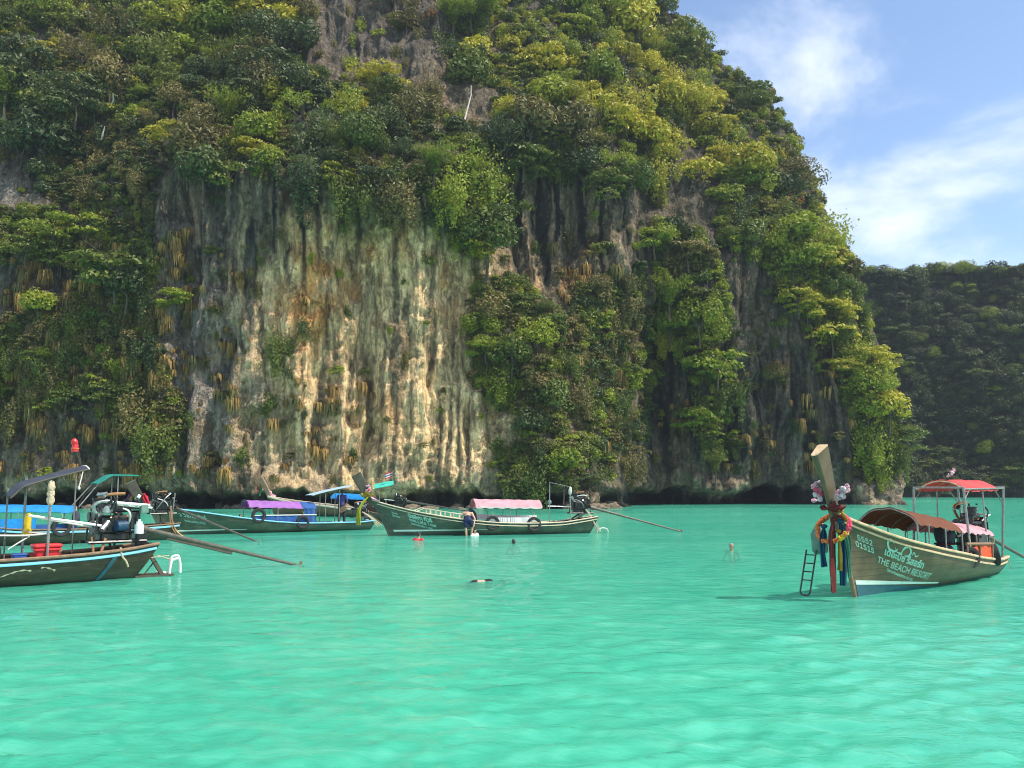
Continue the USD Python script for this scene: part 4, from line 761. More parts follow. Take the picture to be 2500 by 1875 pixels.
# outlines of the hand-painted boat lettering, 100 units to a capital
LETTERING = {'beach_thai':[[[715,-2,735,78,737,80,751,80,754,77,760,80,788,80,792,78,800,64,783,-5,764,-5,763,-2,777,56,773,62,761,61,752,54,748,47,735,-5,716,-5]],[[647,9,654,18,665,14,689,14,691,20,689,25,664,34,658,43,660,64,675,78,690,81,692,100,699,107,713,112,736,110,737,105,731,91,714,91,708,81,723,75,719,59,709,57,702,62,686,62,681,56,681,53,701,46,713,37,715,27,708,7,703,4,701,0,684,-7,661,-7,661,-5,646,-2]],[[571,18,578,46,581,48,615,48,617,46,613,30,596,27,594,17,596,14,613,14,625,31,628,52,624,59,620,62,604,62,590,55,583,57,587,73,593,78,600,80,635,80,646,71,650,50,643,23,641,22,639,14,626,0,611,-7,588,-7,574,2]],[[421,0,423,9,430,18,441,14,465,15,467,20,465,25,441,34,433,48,437,64,451,78,459,80,491,80,497,78,499,75,495,59,492,57,485,57,478,62,463,62,457,56,461,50,467,50,487,39,490,28,492,27,504,41,508,41,512,46,548,51,549,56,544,62,528,62,514,55,507,55,513,75,525,80,558,79,562,81,563,84,581,84,583,82,580,73,570,63,554,-5,534,-5,533,-2,524,-7,506,-7,495,-2,492,2,492,11,489,12,485,11,478,0,460,-7,437,-7],[513,22,514,14,531,14,532,7,537,7,541,30,517,27]],[[432,89,436,98,444,103,451,105,482,105,486,114,491,116,506,114,503,102,505,100,499,84,433,84]],[[328,66,330,78,336,80,358,80,362,75,363,64,370,65,377,80,395,80,397,78,394,66,387,58,388,52,377,9,365,-2,353,-7,332,-7,317,7,324,41,340,60,330,59],[339,22,343,14,354,14,358,17,366,44,363,48,356,49,350,45,343,35]],[[253,89,258,98,266,103,273,105,304,105,308,114,313,116,328,114,325,102,327,100,321,84,255,84]],[[235,16,251,78,253,80,272,80,258,24,261,14,277,14,284,19,299,78,301,80,320,80,303,14,299,7,288,-2,275,-7,252,-7,242,-2,237,5]],[[183,16,189,32,201,34,207,32,209,25,228,23,227,9,223,5,191,5]],[[192,55,199,71,201,73,213,73,219,68,218,64,237,62,236,48,233,43,201,43]],[[108,18,115,46,118,48,152,48,154,46,150,30,133,27,130,17,133,14,150,14,161,31,164,52,161,59,156,62,141,62,126,55,120,57,124,73,130,78,137,80,171,80,183,71,187,50,180,23,177,22,175,14,163,0,147,-7,124,-7,111,2]],[[25,23,36,59,51,75,62,80,94,80,105,71,107,62,91,-5,70,-5,85,54,79,62,67,62,56,54,47,31,50,14,68,14,68,7,63,-5,58,-7,34,-5,27,5]],[[2,78,5,80,23,80,7,15,15,14,18,5,16,-2,8,-7,-8,-7,-17,5]]],'beach_latin':[[[1265,87,1268,100,1348,100,1345,87,1342,84,1312,84,1288,-2,1272,-2,1296,84,1266,84]],[[1184,100,1232,100,1248,91,1251,78,1246,59,1235,46,1225,40,1223,35,1226,32,1231,5,1234,2,1231,-2,1215,-2,1211,2,1209,20,1206,23,1204,37,1182,36,1171,-2,1155,-2],[1187,54,1217,53,1223,55,1231,65,1232,77,1226,84,1196,84]],[[1057,37,1064,62,1066,62,1068,71,1079,84,1091,94,1106,100,1136,100,1148,94,1154,84,1157,71,1155,63,1157,62,1150,37,1148,35,1145,27,1135,14,1115,0,1109,0,1107,-2,1078,-2,1066,5,1059,14,1056,27,1058,36],[1074,42,1076,41,1074,33,1076,24,1081,16,1091,14,1092,11,1109,14,1123,23,1131,33,1139,53,1137,55,1140,65,1138,75,1129,84,1122,84,1122,87,1105,84,1090,75,1083,65]],[[962,18,965,27,981,27,983,16,993,14,994,11,1005,11,1019,19,1025,31,1022,36,1005,41,1005,43,991,46,985,52,981,53,982,56,977,64,982,80,998,96,1009,98,1011,100,1038,100,1050,94,1053,89,1052,78,1054,78,1050,71,1036,71,1036,80,1026,87,1007,84,1000,79,996,72,999,64,1007,59,1013,59,1013,57,1027,55,1035,50,1042,41,1043,36,1037,16,1034,11,1022,2,1011,-2,979,-2,979,0,969,2]],[[905,100,969,100,971,98,965,84,917,83,910,57,955,57,951,43,948,41,905,41,898,14,945,14,947,11,943,-2,877,-2]],[[816,100,864,100,880,91,883,78,878,59,867,46,857,40,855,35,859,32,863,5,867,2,863,-2,847,-2,844,2,842,20,838,23,836,37,815,36,804,-2,788,-2],[819,54,850,53,855,55,864,65,864,77,859,84,829,84]],[[651,-2,679,100,695,100,685,59,734,60,746,100,762,100,733,-2,717,-2,728,43,680,43,667,-2]],[[559,37,566,62,568,63,571,71,581,84,601,98,607,98,609,100,638,100,650,94,656,82,656,66,638,66,639,72,636,75,637,79,631,84,615,87,613,84,607,84,593,75,585,65,583,57,580,56,576,42,578,41,576,33,578,24,583,16,594,14,594,11,603,11,605,14,616,16,621,23,626,26,628,32,647,32,638,16,625,5,610,-2,580,-2,580,0,574,0,562,14,559,27,561,36]],[[450,-2,464,23,470,28,476,41,478,42,480,48,486,53,496,73,502,79,512,98,515,100,533,100,533,90,536,84,534,78,536,78,534,72,536,71,535,65,538,59,537,47,540,41,538,28,541,23,541,-2,523,-2,523,22,520,25,486,25,482,22,468,-2],[503,56,497,41,519,42,519,75,515,75,511,70,509,62]],[[405,100,469,100,471,98,465,84,417,83,410,57,455,57,451,43,448,41,405,41,398,14,445,14,447,11,443,-2,377,-2]],[[288,-2,316,100,364,100,365,98,375,96,381,87,380,81,381,80,377,64,365,53,372,39,366,16,362,11,351,2,339,0,338,-2],[349,41,345,43,317,43,309,14,342,14,351,21,354,31],[321,61,350,59,359,65,364,74,359,84,329,84]],[[198,100,262,100,263,98,257,84,209,83,202,57,247,57,243,43,240,41,197,41,190,14,237,14,239,11,235,-2,169,-2]],[[97,100,113,100,102,60,151,59,163,100,179,100,151,-2,135,-2,146,43,98,43,84,-2,68,-2]],[[0,87,4,100,84,100,80,87,77,84,47,84,23,-2,7,-2,31,84,1,84]]],'beach_small':[[[1219,18,1232,80,1250,80,1238,22,1240,15,1250,12,1263,15,1268,22,1279,80,1297,80,1284,15,1269,0,1260,-3,1228,0,1220,9]],[[1131,24,1137,54,1153,74,1166,80,1193,80,1208,68,1210,60,1197,-3,1179,-3,1191,55,1188,62,1167,62,1154,49,1151,19,1155,15,1171,15,1173,12,1170,-3,1141,0,1132,12,1134,22]],[[1014,18,1026,80,1044,80,1032,22,1035,15,1044,12,1057,15,1062,22,1074,80,1092,80,1079,15,1064,0,1054,-3,1022,0,1015,9]],[[933,48,940,68,961,80,985,80,998,74,1004,60,992,-3,974,-3,985,55,980,62,971,66,958,62,955,58,956,54,967,51,964,39,951,31,944,-3,926,-3,934,36,939,43,938,47]],[[822,12,826,18,851,14,860,15,865,19,860,29,839,36,831,45,830,51,837,71,853,80,889,77,891,74,885,60,861,66,848,55,878,42,883,36,885,30,877,6,861,-3,834,-3,833,0,823,0]],[[770,63,775,77,785,80,809,80,819,71,821,65,807,-3,789,-3,801,59,792,63,780,62,778,60]],[[692,48,699,68,719,80,743,80,757,74,763,60,750,-3,733,-3,744,55,739,62,727,66,717,62,714,58,715,54,725,51,723,39,710,31,703,-3,685,-3,693,36,698,43,697,47]],[[605,12,609,33,620,45,636,51,660,52,658,63,620,60,623,74,639,80,666,80,670,77,676,86,688,86,689,74,680,64,667,-3,649,-3,655,36,631,33,625,25,627,15,644,15,646,12,643,-3,611,0]],[[528,18,534,48,570,48,567,33,554,33,548,29,550,15,571,15,581,28,585,49,583,56,578,62,569,63,540,60,543,74,546,77,585,80,599,71,604,54,598,24,589,9,578,0,545,-3,534,3]],[[440,66,443,80,460,80,458,52,465,48,478,77,493,80,497,68,496,49,500,47,505,52,514,80,532,80,504,0,500,-3,485,-3,483,0,482,37,478,39,461,11,459,0,456,-3,441,-3,438,15,442,64]],[[364,60,367,74,383,80,410,80,425,68,428,54,422,24,413,9,403,0,366,-3,373,31,365,33,367,48,394,48,388,16,396,15,405,28,409,49,407,56,393,66,377,62,369,57]],[[292,86,294,98,301,101,360,101,357,86]],[[281,48,288,68,309,80,332,80,346,74,352,60,339,-3,322,-3,333,55,328,62,319,66,306,62,303,58,304,54,314,51,312,39,299,31,292,-3,274,-3,282,36,287,43,286,47]],[[210,80,228,80,224,53,239,63,241,68,255,80,273,80,275,77,253,58,267,39,259,-3,241,-3,248,31,242,39,230,39,217,26,211,-3,194,-3]],[[57,12,61,33,72,45,88,51,112,52,110,63,72,60,75,74,82,77,91,80,118,80,122,77,128,86,140,86,143,77,177,80,189,66,176,-3,158,-3,170,59,161,63,141,60,138,69,132,64,119,-3,101,-3,108,36,83,33,77,25,79,15,96,15,98,12,95,-3,63,0]],[[-13,6,-5,18,20,15,33,29,37,49,35,56,21,66,1,60,-1,66,4,77,11,80,38,80,48,74,56,54,50,24,41,9,21,-3,-3,-3]],[[-4,98,3,101,63,101,60,86,-6,86]]],'beach_no1':[[[277,-3,277,11,309,44,310,49,320,58,326,70,326,78,319,88,302,87,296,81,293,71,277,71,279,90,296,104,323,104,334,99,337,91,342,88,342,60,335,51,334,47,318,32,318,27,306,15,345,14,345,-3]],[[186,27,203,27,212,14,229,14,235,20,238,26,238,37,227,52,212,52,205,47,192,47,189,49,192,99,195,104,249,104,252,101,252,90,249,88,208,86,209,66,230,68,247,60,247,56,252,52,255,47,255,19,249,8,236,-3,205,-3,189,11]],[[99,16,99,27,115,27,118,20,125,14,142,14,151,26,151,37,139,52,124,52,118,47,104,47,101,49,101,74,104,75,104,99,107,104,162,104,164,101,164,90,162,88,121,86,121,66,142,68,159,60,159,56,164,52,167,47,167,19,162,8,148,-3,118,-3,112,0]],[[11,16,11,27,27,27,30,20,37,14,54,14,63,26,63,37,51,52,37,52,30,47,16,47,14,49,14,74,16,75,16,99,19,104,74,104,77,101,77,90,74,88,33,86,33,66,55,68,71,60,72,56,77,52,79,47,79,19,74,8,60,-3,30,-3,25,0]]],'beach_no2':[[[362,16,362,27,378,27,381,20,388,14,405,14,414,26,414,37,402,52,387,52,381,47,367,47,364,49,364,74,367,75,367,99,370,104,425,104,427,101,427,90,425,88,384,86,384,66,405,68,422,60,422,56,427,52,430,47,430,19,425,8,411,-3,381,-3,375,0]],[[277,0,279,14,304,15,304,81,299,82,293,74,288,74,285,68,279,68,279,88,287,91,301,104,321,104,321,15,345,14,345,-3,279,-3]],[[186,16,186,27,203,27,206,20,213,14,229,14,238,26,238,37,226,52,212,52,205,47,192,47,189,49,189,74,192,75,192,99,195,104,249,104,252,101,252,90,249,88,208,86,209,66,230,68,247,60,247,56,252,52,255,47,255,19,249,8,236,-3,205,-3,200,0]],[[101,0,104,14,129,15,129,81,124,82,118,74,113,74,110,68,104,68,104,88,112,91,118,99,123,99,126,104,145,104,145,15,170,14,170,-3,104,-3]],[[8,33,8,68,11,70,11,79,16,90,33,104,60,104,64,99,68,99,74,93,79,82,80,75,82,74,82,27,80,26,79,19,74,8,60,-3,33,-3,16,11,11,22,11,32],[27,44,27,29,34,17,40,14,53,14,60,20,63,33,66,34,66,64,63,66,60,81,54,87,40,88,33,84,27,73,27,58,25,56,25,45]]],'tour_thai':[[[568,9,573,18,586,14,609,14,610,20,607,25,580,34,571,43,568,64,580,78,594,81,591,100,596,107,610,112,632,110,635,105,632,91,615,91,612,81,628,75,628,59,619,57,611,62,595,62,591,56,592,53,614,46,628,37,632,27,630,7,626,4,626,0,610,-7,587,-7,586,-5,571,-2]],[[500,9,505,16,531,14,539,21,541,29,541,47,536,57,528,62,515,62,502,57,500,59,500,75,507,80,539,80,548,75,555,68,562,53,562,21,557,9,546,-2,534,-7,507,-5,500,0]],[[447,96,450,112,452,114,463,114,470,110,471,105,502,105,507,103,509,89,507,84,459,84]],[[422,78,425,80,438,80,442,77,447,80,475,80,489,68,491,64,491,-5,473,-5,470,-2,470,56,464,62,453,61,445,54,443,47,443,-5,425,-5,422,-2]],[[247,48,247,62,258,75,267,80,297,80,304,78,318,61,317,-5,313,-7,297,-5,297,54,289,62,275,62,269,58,270,55,279,53,283,48,283,39,269,31,269,-5,265,-7,249,-5,249,37,253,42]],[[319,62,322,75,329,80,358,80,370,71,372,66,372,-5,368,-7,352,-5,351,59,348,62,337,62,329,57,322,57]],[[167,30,173,37,174,41,177,41,180,46,215,51,214,56,209,62,193,62,180,55,174,55,174,75,185,80,217,80,224,78,233,68,235,64,235,-5,215,-5,213,-2,205,-7,180,-5,171,2,167,11],[187,22,190,14,208,14,210,7,215,7,214,30,190,27]],[[167,98,183,105,231,105,235,103,235,87,233,84,169,84,167,87]],[[89,11,89,30,96,37,96,41,110,48,127,48,137,51,137,56,131,62,115,62,103,55,96,55,96,75,107,80,139,80,146,78,158,64,158,-5,137,-5,136,-2,128,-7,110,-7,98,-2],[110,22,113,14,130,14,133,7,137,7,136,30,113,27]],[[37,96,39,112,41,114,53,114,59,110,60,105,91,105,96,103,98,89,96,84,48,84]],[[11,78,14,80,32,80,32,28,39,14,53,14,59,20,59,78,62,80,80,80,80,11,71,-2,59,-7,41,-7,33,-2,30,-5,14,-5,11,-2]]],'tour_latin':[[[857,79,875,79,877,76,901,79,901,63,886,63,875,55,875,-3,857,-3]],[[776,79,794,79,794,21,803,13,815,13,824,24,824,79,842,79,842,-3,824,-3,823,0,817,-3,791,-3,781,5,776,18]],[[690,48,698,66,715,79,736,79,748,74,756,66,764,46,764,28,758,13,741,-3,713,-3,708,0,705,5,700,5,700,9,693,18],[708,27,719,13,735,13,743,21,746,29,743,53,730,63,716,61,708,47]],[[599,89,599,104,680,104,680,89,647,88,647,-3,629,-3,629,88]],[[482,13,482,30,487,38,491,38,495,43,530,49,527,60,521,63,506,61,502,53,485,56,485,63,495,74,507,79,528,79,545,66,548,58,548,-3,530,-3,529,0,523,-3,497,-3],[506,30,500,24,500,16,519,13,527,19,530,32]],[[398,-3,398,104,416,104,418,60,454,97,457,104,479,104,479,99,441,59,444,49,452,43,462,23,469,18,470,13,479,3,479,-3,459,-3,427,43,416,32,416,-3]],[[360,101,365,107,378,107,383,101,383,91,378,86,365,86,360,91]],[[363,79,381,79,381,-3,363,-3]],[[287,-3,287,104,304,104,305,14,350,13,350,-3]],[[208,-3,208,104,226,104,226,14,271,13,271,-3]],[[124,13,124,30,129,38,134,38,137,43,172,49,170,60,164,63,148,61,145,53,127,56,127,63,137,74,150,79,170,79,188,66,190,58,190,-3,173,-3,171,0,165,-3,140,-3],[148,30,142,24,143,16,161,13,170,19,172,32]],[[10,-3,10,79,28,79,29,73,38,79,53,79,65,70,79,79,96,79,112,66,114,58,114,-3,96,-3,96,54,93,60,87,63,79,63,71,55,71,-3,53,-3,53,54,50,60,44,63,34,61,28,55,28,-3]]],'tour_small':[[[1133,12,1136,19,1166,12,1177,20,1173,28,1136,44,1133,50,1136,72,1152,81,1189,78,1192,75,1189,59,1172,65,1160,65,1152,60,1159,50,1183,44,1196,31,1196,12,1189,3,1177,-3,1149,-3,1136,0]],[[1049,25,1049,59,1052,68,1065,81,1085,78,1111,81,1121,75,1124,68,1124,-3,1105,-3,1105,61,1101,65,1096,65,1093,56,1080,56,1076,63,1068,57,1068,26,1078,13,1093,16,1096,12,1096,-3,1071,-3,1059,3]],[[968,81,987,81,987,26,994,16,1007,12,1018,20,1018,81,1037,81,1037,16,1024,0,996,-3,985,3,984,-3,968,-3]],[[928,81,946,81,946,14,956,16,959,9,956,-3,937,-3,928,6]],[[813,100,875,100,875,-3,813,-3],[825,11,862,10,861,87,825,86]],[[694,19,694,47,729,47,732,44,729,31,713,30,713,20,723,13,737,16,744,27,741,58,730,65,697,59,701,78,738,81,757,68,763,53,763,25,757,9,747,0,741,-3,707,0]],[[588,6,588,81,607,81,608,13,616,16,617,10,621,9,626,19,632,19,656,13,666,19,666,24,629,40,623,50,626,72,632,78,641,78,642,83,616,84,616,97,643,100,644,112,660,112,662,100,666,101,666,112,682,112,682,84,669,82,670,78,682,75,682,62,676,59,649,65,641,60,648,50,672,44,685,31,685,12,679,3,666,-3,638,-3,621,4,616,-3,598,-3]],[[504,-3,504,81,523,81,523,26,537,12,554,20,554,81,573,81,573,16,570,9,554,-3,532,-3,524,3,520,2,520,-3]],[[352,12,352,31,364,47,398,51,398,58,388,65,358,59,361,78,374,81,403,78,405,84,411,87,423,87,423,97,430,100,489,100,489,84,476,82,477,78,489,75,486,59,468,65,456,65,448,60,455,50,479,44,492,31,492,12,486,3,473,-3,445,-3,430,3,433,19,462,12,473,20,469,28,436,40,430,50,433,72,439,78,448,78,447,84,424,84,417,67,417,-3,399,-3,397,34,384,34,370,26,371,16,392,12,392,-3,367,-3]],[[318,6,318,81,336,81,336,14,346,16,349,0,327,-3]],[[162,12,162,31,174,47,209,51,208,58,198,65,168,59,171,78,184,81,213,78,215,84,221,87,230,87,235,81,249,81,272,15,283,23,286,51,279,62,258,69,258,81,290,78,299,68,305,53,305,28,299,12,286,0,277,-3,255,-3,240,58,232,69,226,64,227,-3,209,-3,207,34,194,34,181,26,181,16,202,12,202,-3,177,-3]],[[87,59,87,75,93,78,103,81,137,78,146,68,153,53,149,12,131,-3,103,-3,103,30,93,31,93,47,121,47,124,15,134,23,134,51,120,65]],[[9,34,16,45,9,50,9,62,22,78,30,78,32,82,12,84,12,97,19,100,78,100,78,84,56,82,57,78,68,75,78,62,78,-3,59,-3,59,54,55,62,39,65,31,61,32,54,40,50,40,37,28,33,28,-3,9,-3]]],'tour_no1':[[[281,17,284,31,298,31,310,14,321,14,332,26,332,40,321,51,284,48,281,51,288,103,346,103,346,86,305,84,306,69,329,68,346,55,353,34,346,10,336,0,325,-3,301,-3]],[[192,44,216,86,226,93,226,99,229,103,250,103,250,96,233,78,229,67,253,58,260,48,264,27,257,10,240,-3,216,-3,202,3,192,21],[212,23,221,14,239,17,243,26,243,40,235,48,220,48,212,40]],[[96,21,99,38,109,49,116,68,123,73,134,99,137,103,154,103,154,92,141,74,123,36,143,35,144,65,161,65,164,62,165,35,178,31,178,21,165,16,164,0,161,-3,144,-3,142,17,99,17]],[[14,17,17,31,31,31,43,14,54,14,65,26,65,40,54,51,17,48,14,51,21,103,79,103,79,86,38,84,39,69,62,68,79,55,86,34,79,10,68,0,58,-3,34,-3]]],'tour_no2':[[[366,38,378,53,370,65,370,82,384,99,418,103,435,89,438,65,431,53,442,38,442,17,432,3,418,-3,390,-3,377,3,366,17],[387,23,399,14,410,14,421,22,421,36,410,44,399,44,387,37],[391,66,399,62,409,62,417,66,417,81,409,86,391,82]],[[281,17,284,31,298,31,310,14,321,14,332,26,332,40,321,51,284,48,281,51,288,103,346,103,346,86,305,84,306,69,329,68,346,55,353,34,346,10,336,0,325,-3,301,-3]],[[192,86,192,103,264,103,264,86,219,-3,199,-3,199,3,240,84]],[[103,17,106,31,120,31,132,14,143,14,154,26,154,40,143,51,106,48,103,51,110,103,168,103,168,86,127,84,128,69,151,68,168,55,175,34,168,10,158,0,147,-3,123,-3]],[[10,31,10,68,24,96,38,103,68,99,86,75,86,56,89,55,86,24,79,10,62,-3,38,-3,21,7],[31,29,42,14,53,14,61,18,68,36,68,64,61,81,53,86,42,85,31,70]]],'purple_thai':[[[629,98,636,105,665,105,668,103,665,91,647,90,646,81,631,81]],[[604,0,607,15,624,12,625,10,640,10,648,16,645,24,621,32,613,39,609,39,609,43,604,46,607,66,619,76,656,76,660,73,660,59,625,61,621,53,637,44,651,42,663,32,665,27,663,7,653,-2,646,-5,619,-5]],[[533,2,538,15,543,15,549,10,562,10,570,15,575,26,575,45,572,53,564,61,536,59,533,71,538,76,570,76,580,71,592,49,592,24,587,10,575,-2,568,-5,546,-5]],[[484,93,484,105,487,108,501,108,503,98,541,98,541,83,494,83]],[[455,-2,455,76,467,76,471,71,479,76,506,76,511,73,521,59,521,-2,504,-2,504,55,498,61,483,61,475,56,472,47,472,-2]],[[345,0,347,15,364,12,366,10,380,10,389,16,386,24,362,32,354,39,350,39,350,43,345,46,347,66,360,76,396,76,401,73,401,59,366,61,362,53,378,44,391,42,404,32,406,27,404,7,394,-2,386,-5,360,-5]],[[264,46,267,64,281,76,313,76,318,73,330,59,330,-2,328,-5,316,-5,313,-2,313,52,310,58,304,61,288,61,284,58,284,52,296,46,296,37,284,31,284,-2,281,-5,269,-5,267,-2,267,32,274,43]],[[181,12,183,34,191,42,205,46,230,48,230,55,224,61,202,61,188,56,186,68,198,76,230,76,237,73,247,59,247,-2,230,-2,229,32,209,32,198,23,198,16,204,10,220,12,223,10,223,-2,218,-5,198,-5,188,0]],[[110,5,115,15,120,15,126,10,144,12,152,26,152,45,149,53,141,61,113,59,110,71,115,76,147,76,157,71,169,49,169,24,164,10,152,-2,144,-5,122,-5,115,-2]],[[103,83,103,93,113,98,166,98,166,83]],[[5,5,10,15,15,15,21,10,38,12,46,26,46,45,44,53,35,61,7,59,5,71,10,76,42,76,51,71,64,49,64,24,59,10,46,-2,39,-5,17,-5,10,-2]]],'purple_small':[[[973,103,1034,103,1034,-3,973,-3],[986,12,1020,12,1019,89,986,88]],[[890,103,952,103,952,-3,890,-3],[904,12,938,12,937,89,904,88]],[[774,103,836,103,836,-3,774,-3],[790,89,788,12,821,10,822,88]],[[671,58,671,75,682,79,705,79,719,68,723,58,719,-3,702,-3,702,57,697,62]],[[606,3,610,17,636,14,647,29,643,54,635,62,606,58,606,75,613,79,651,75,661,65,668,45,661,10,640,-3,616,-3]],[[545,58,545,75,555,79,579,79,592,68,596,58,592,-3,575,-3,575,57,570,62]],[[469,14,469,79,490,75,490,19,495,14,509,14,517,25,517,79,538,75,534,-3,486,-3]],[[387,14,387,79,408,75,408,19,413,14,427,14,435,25,435,79,455,75,452,-3,404,-3]],[[315,3,318,17,344,14,356,29,352,54,344,62,315,58,315,75,322,79,360,75,370,65,377,45,370,10,349,-3,325,-3]],[[161,10,161,31,168,41,182,48,209,49,204,62,183,62,168,55,168,72,182,79,214,75,219,86,229,86,234,79,253,79,254,70,258,68,260,79,284,79,305,58,308,44,305,21,298,7,281,-3,257,-3,234,69,226,63,229,0,226,-3,209,-3,207,1,178,-3],[260,65,257,60,264,36,271,15,276,14,288,29,288,50,280,61],[185,27,182,14,202,14,202,4,208,3,208,30]],[[86,62,92,75,103,79,130,79,147,68,154,51,154,21,140,0,103,-3,103,29,92,31,92,48,120,48,123,18,129,17,134,22,133,54,125,62,104,62,89,55]],[[10,27,18,42,10,48,10,62,31,80,14,82,14,92,24,99,79,99,79,82,58,80,79,62,79,-3,58,0,58,56,50,61,36,62,33,57,45,48,45,38,31,29,31,-3,10,0]]]}
# ================================================================== long-tail boats
def hull_mat(name, color, dirt, amt, dscale):
    """old boat timber under paint: plank seams, grime towards the waterline, rubbed and stained patches"""
    n = {'tc': ('texture_coordinate', {}), 'p': ('principled_bsdf', {'roughness': 0.55, 'specular_ior_level': 0.45}),
         'n': ('noise_texture', {'scale': 2.4, 'detail': 6.0, 'roughness': 0.65}), 'r': ('rgb_ramp', {'ramp': [(0.28, tuple(c * 0.62 for c in color)), (0.72, tuple(c * 1.4 for c in color))]}),
         'dm': ('mapping', {'scale': (0.5, 1, 2.2)}), 'dn': ('noise_texture', {'scale': dscale, 'detail': 7.0, 'roughness': 0.7}), 'dr': ('map_range', {'range_type': 'smoothstep', 'from_min': 0.50, 'from_max': 0.66, 'to_max': amt, 'clamp': True}), 'dx': ('mix_color', {'b': dirt}),
         'xyz': ('separate_xyz', {}), 'wz': ('math', {'math_type': 'multiply_add', 'value2': 0.25}), 'sc': ('map_range', {'range_type': 'smoothstep', 'from_min': 0.34, 'from_max': 0.14, 'to_max': 0.75, 'clamp': True}), 'sx': ('mix_color', {'b': (0.030, 0.042, 0.030)}),
         'sd': ('math', {'math_type': 'divide', 'value2': 0.145}), 'sf': ('math', {'math_type': 'fraction'}), 'se': ('map_range', {'from_min': 0.0, 'from_max': 0.10, 'to_min': 0.55, 'to_max': 1.0, 'clamp': True}),
         'sm': ('vector_math', {'math_type': 'scale'}), 'b': ('bump', {'strength': 0.5, 'distance': 0.015}), 'sum': ('math', {'math_type': 'multiply_add', 'value2': 0.4})}
    l = [('tc.object', 'n.vector'), ('n.fac', 'r.fac'), ('tc.object', 'dm.vector'), ('dm.vector', 'dn.vector'), ('dn.fac', 'dr.value'), ('dr.result', 'dx.fac'), ('r.color', 'dx.a'), ('tc.object', 'xyz.vector'),
         ('dn.fac', 'wz.value1'), ('xyz.z', 'wz.value3'), ('wz.value', 'sc.value'), ('sc.result', 'sx.fac'), ('dx.result', 'sx.a'), ('xyz.z', 'sd.value1'), ('sd.value', 'sf.value1'), ('sf.value', 'se.value'), ('sx.result', 'sm.vector1'), ('se.result', 'sm.scale'),
         ('sm.vector', 'p.base_color'), ('n.fac', 'sum.value1'), ('se.result', 'sum.value3'), ('sum.value', 'b.height'), ('b.normal', 'p.normal')]
    MATS[name] = usdkit.material(stage, '/World/Looks/' + name, n, l, surface='p.BSDF')
hull_mat('hull_green', (0.048, 0.068, 0.044), (0.15, 0.13, 0.085), 0.5, 1.6)
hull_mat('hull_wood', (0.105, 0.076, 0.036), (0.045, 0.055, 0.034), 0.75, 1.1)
hull_mat('hull_brown', (0.052, 0.036, 0.020), (0.17, 0.14, 0.10), 0.35, 1.4)
mat('hull_inside', (0.16, 0.115, 0.07), 0.8, 0.3, var=0.4, scale=5)
mat('wood_pale', (0.52, 0.38, 0.22), 0.6, 0.4, var=0.25, scale=7, dirt=(0.22, 0.14, 0.08), dirt_amt=0.6, dirt_scale=4)
mat('wood_cream', (0.62, 0.52, 0.36), 0.55, 0.4, var=0.2, scale=7, dirt=(0.30, 0.20, 0.12), dirt_amt=0.5, dirt_scale=5)
mat('wood_brown', (0.21, 0.13, 0.075), 0.6, 0.4, var=0.35, scale=8)
mat('wood_dark', (0.070, 0.060, 0.040), 0.6, 0.4, var=0.35, scale=4)
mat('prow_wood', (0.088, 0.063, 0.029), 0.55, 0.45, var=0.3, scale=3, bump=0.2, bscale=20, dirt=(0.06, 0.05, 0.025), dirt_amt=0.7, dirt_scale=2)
mat('deck_wood', (0.26, 0.19, 0.12), 0.8, 0.3, var=0.35, scale=8)
mat('stripe_blue', (0.20, 0.52, 0.70), 0.45, 0.5, var=0.15, scale=5, dirt=(0.30, 0.34, 0.33), dirt_amt=0.4, dirt_scale=4)
mat('stripe_pale', (0.55, 0.68, 0.60), 0.5, 0.5, var=0.12, scale=5, dirt=(0.25, 0.33, 0.28), dirt_amt=0.5, dirt_scale=5)
mat('bottom_blue', (0.018, 0.085, 0.115), 0.5, 0.5, var=0.25, scale=4)
mat('lettering_paint', (0.27, 0.52, 0.40), 0.5, 0.5, var=0.15, scale=25)
mat('metal_pole', (0.25, 0.25, 0.225), 0.5, 0.5, 0.4, var=0.35, scale=14, dirt=(0.22, 0.12, 0.06), dirt_amt=0.6, dirt_scale=9)
mat('shaft_metal', (0.105, 0.092, 0.072), 0.5, 0.5, 0.3, var=0.4, scale=10)
mat('metal_dark', (0.045, 0.047, 0.045), 0.4, 0.5, 0.5, var=0.4, scale=12)
mat('engine_black', (0.020, 0.021, 0.022), 0.35, 0.5, 0.3, var=0.5, scale=16, dirt=(0.09, 0.05, 0.03), dirt_amt=0.4, dirt_scale=8)
mat('engine_steel', (0.42, 0.42, 0.40), 0.38, 0.5, 0.85, var=0.3, scale=14)
mat('engine_blue', (0.012, 0.045, 0.09), 0.4, 0.5, var=0.3, scale=10)
mat('copper', (0.45, 0.24, 0.11), 0.4, 0.5, 0.8, var=0.3, scale=12)
mat('pipe_white', (0.74, 0.72, 0.66), 0.45, 0.5, var=0.1, scale=8)
mat('rubber', (0.020, 0.020, 0.022), 0.75, 0.35, var=0.3, scale=10)
mat('rope', (0.50, 0.40, 0.27), 0.95, 0.1, var=0.3, scale=30, bump=0.5, bscale=80)
mat('plastic_red', (0.62, 0.025, 0.030), 0.35, 0.5, var=0.08, scale=5)
mat('plastic_blue', (0.02, 0.09, 0.32), 0.4, 0.5, var=0.2, scale=5)
mat('plastic_white', (0.75, 0.75, 0.72), 0.4, 0.5, var=0.08, scale=5)
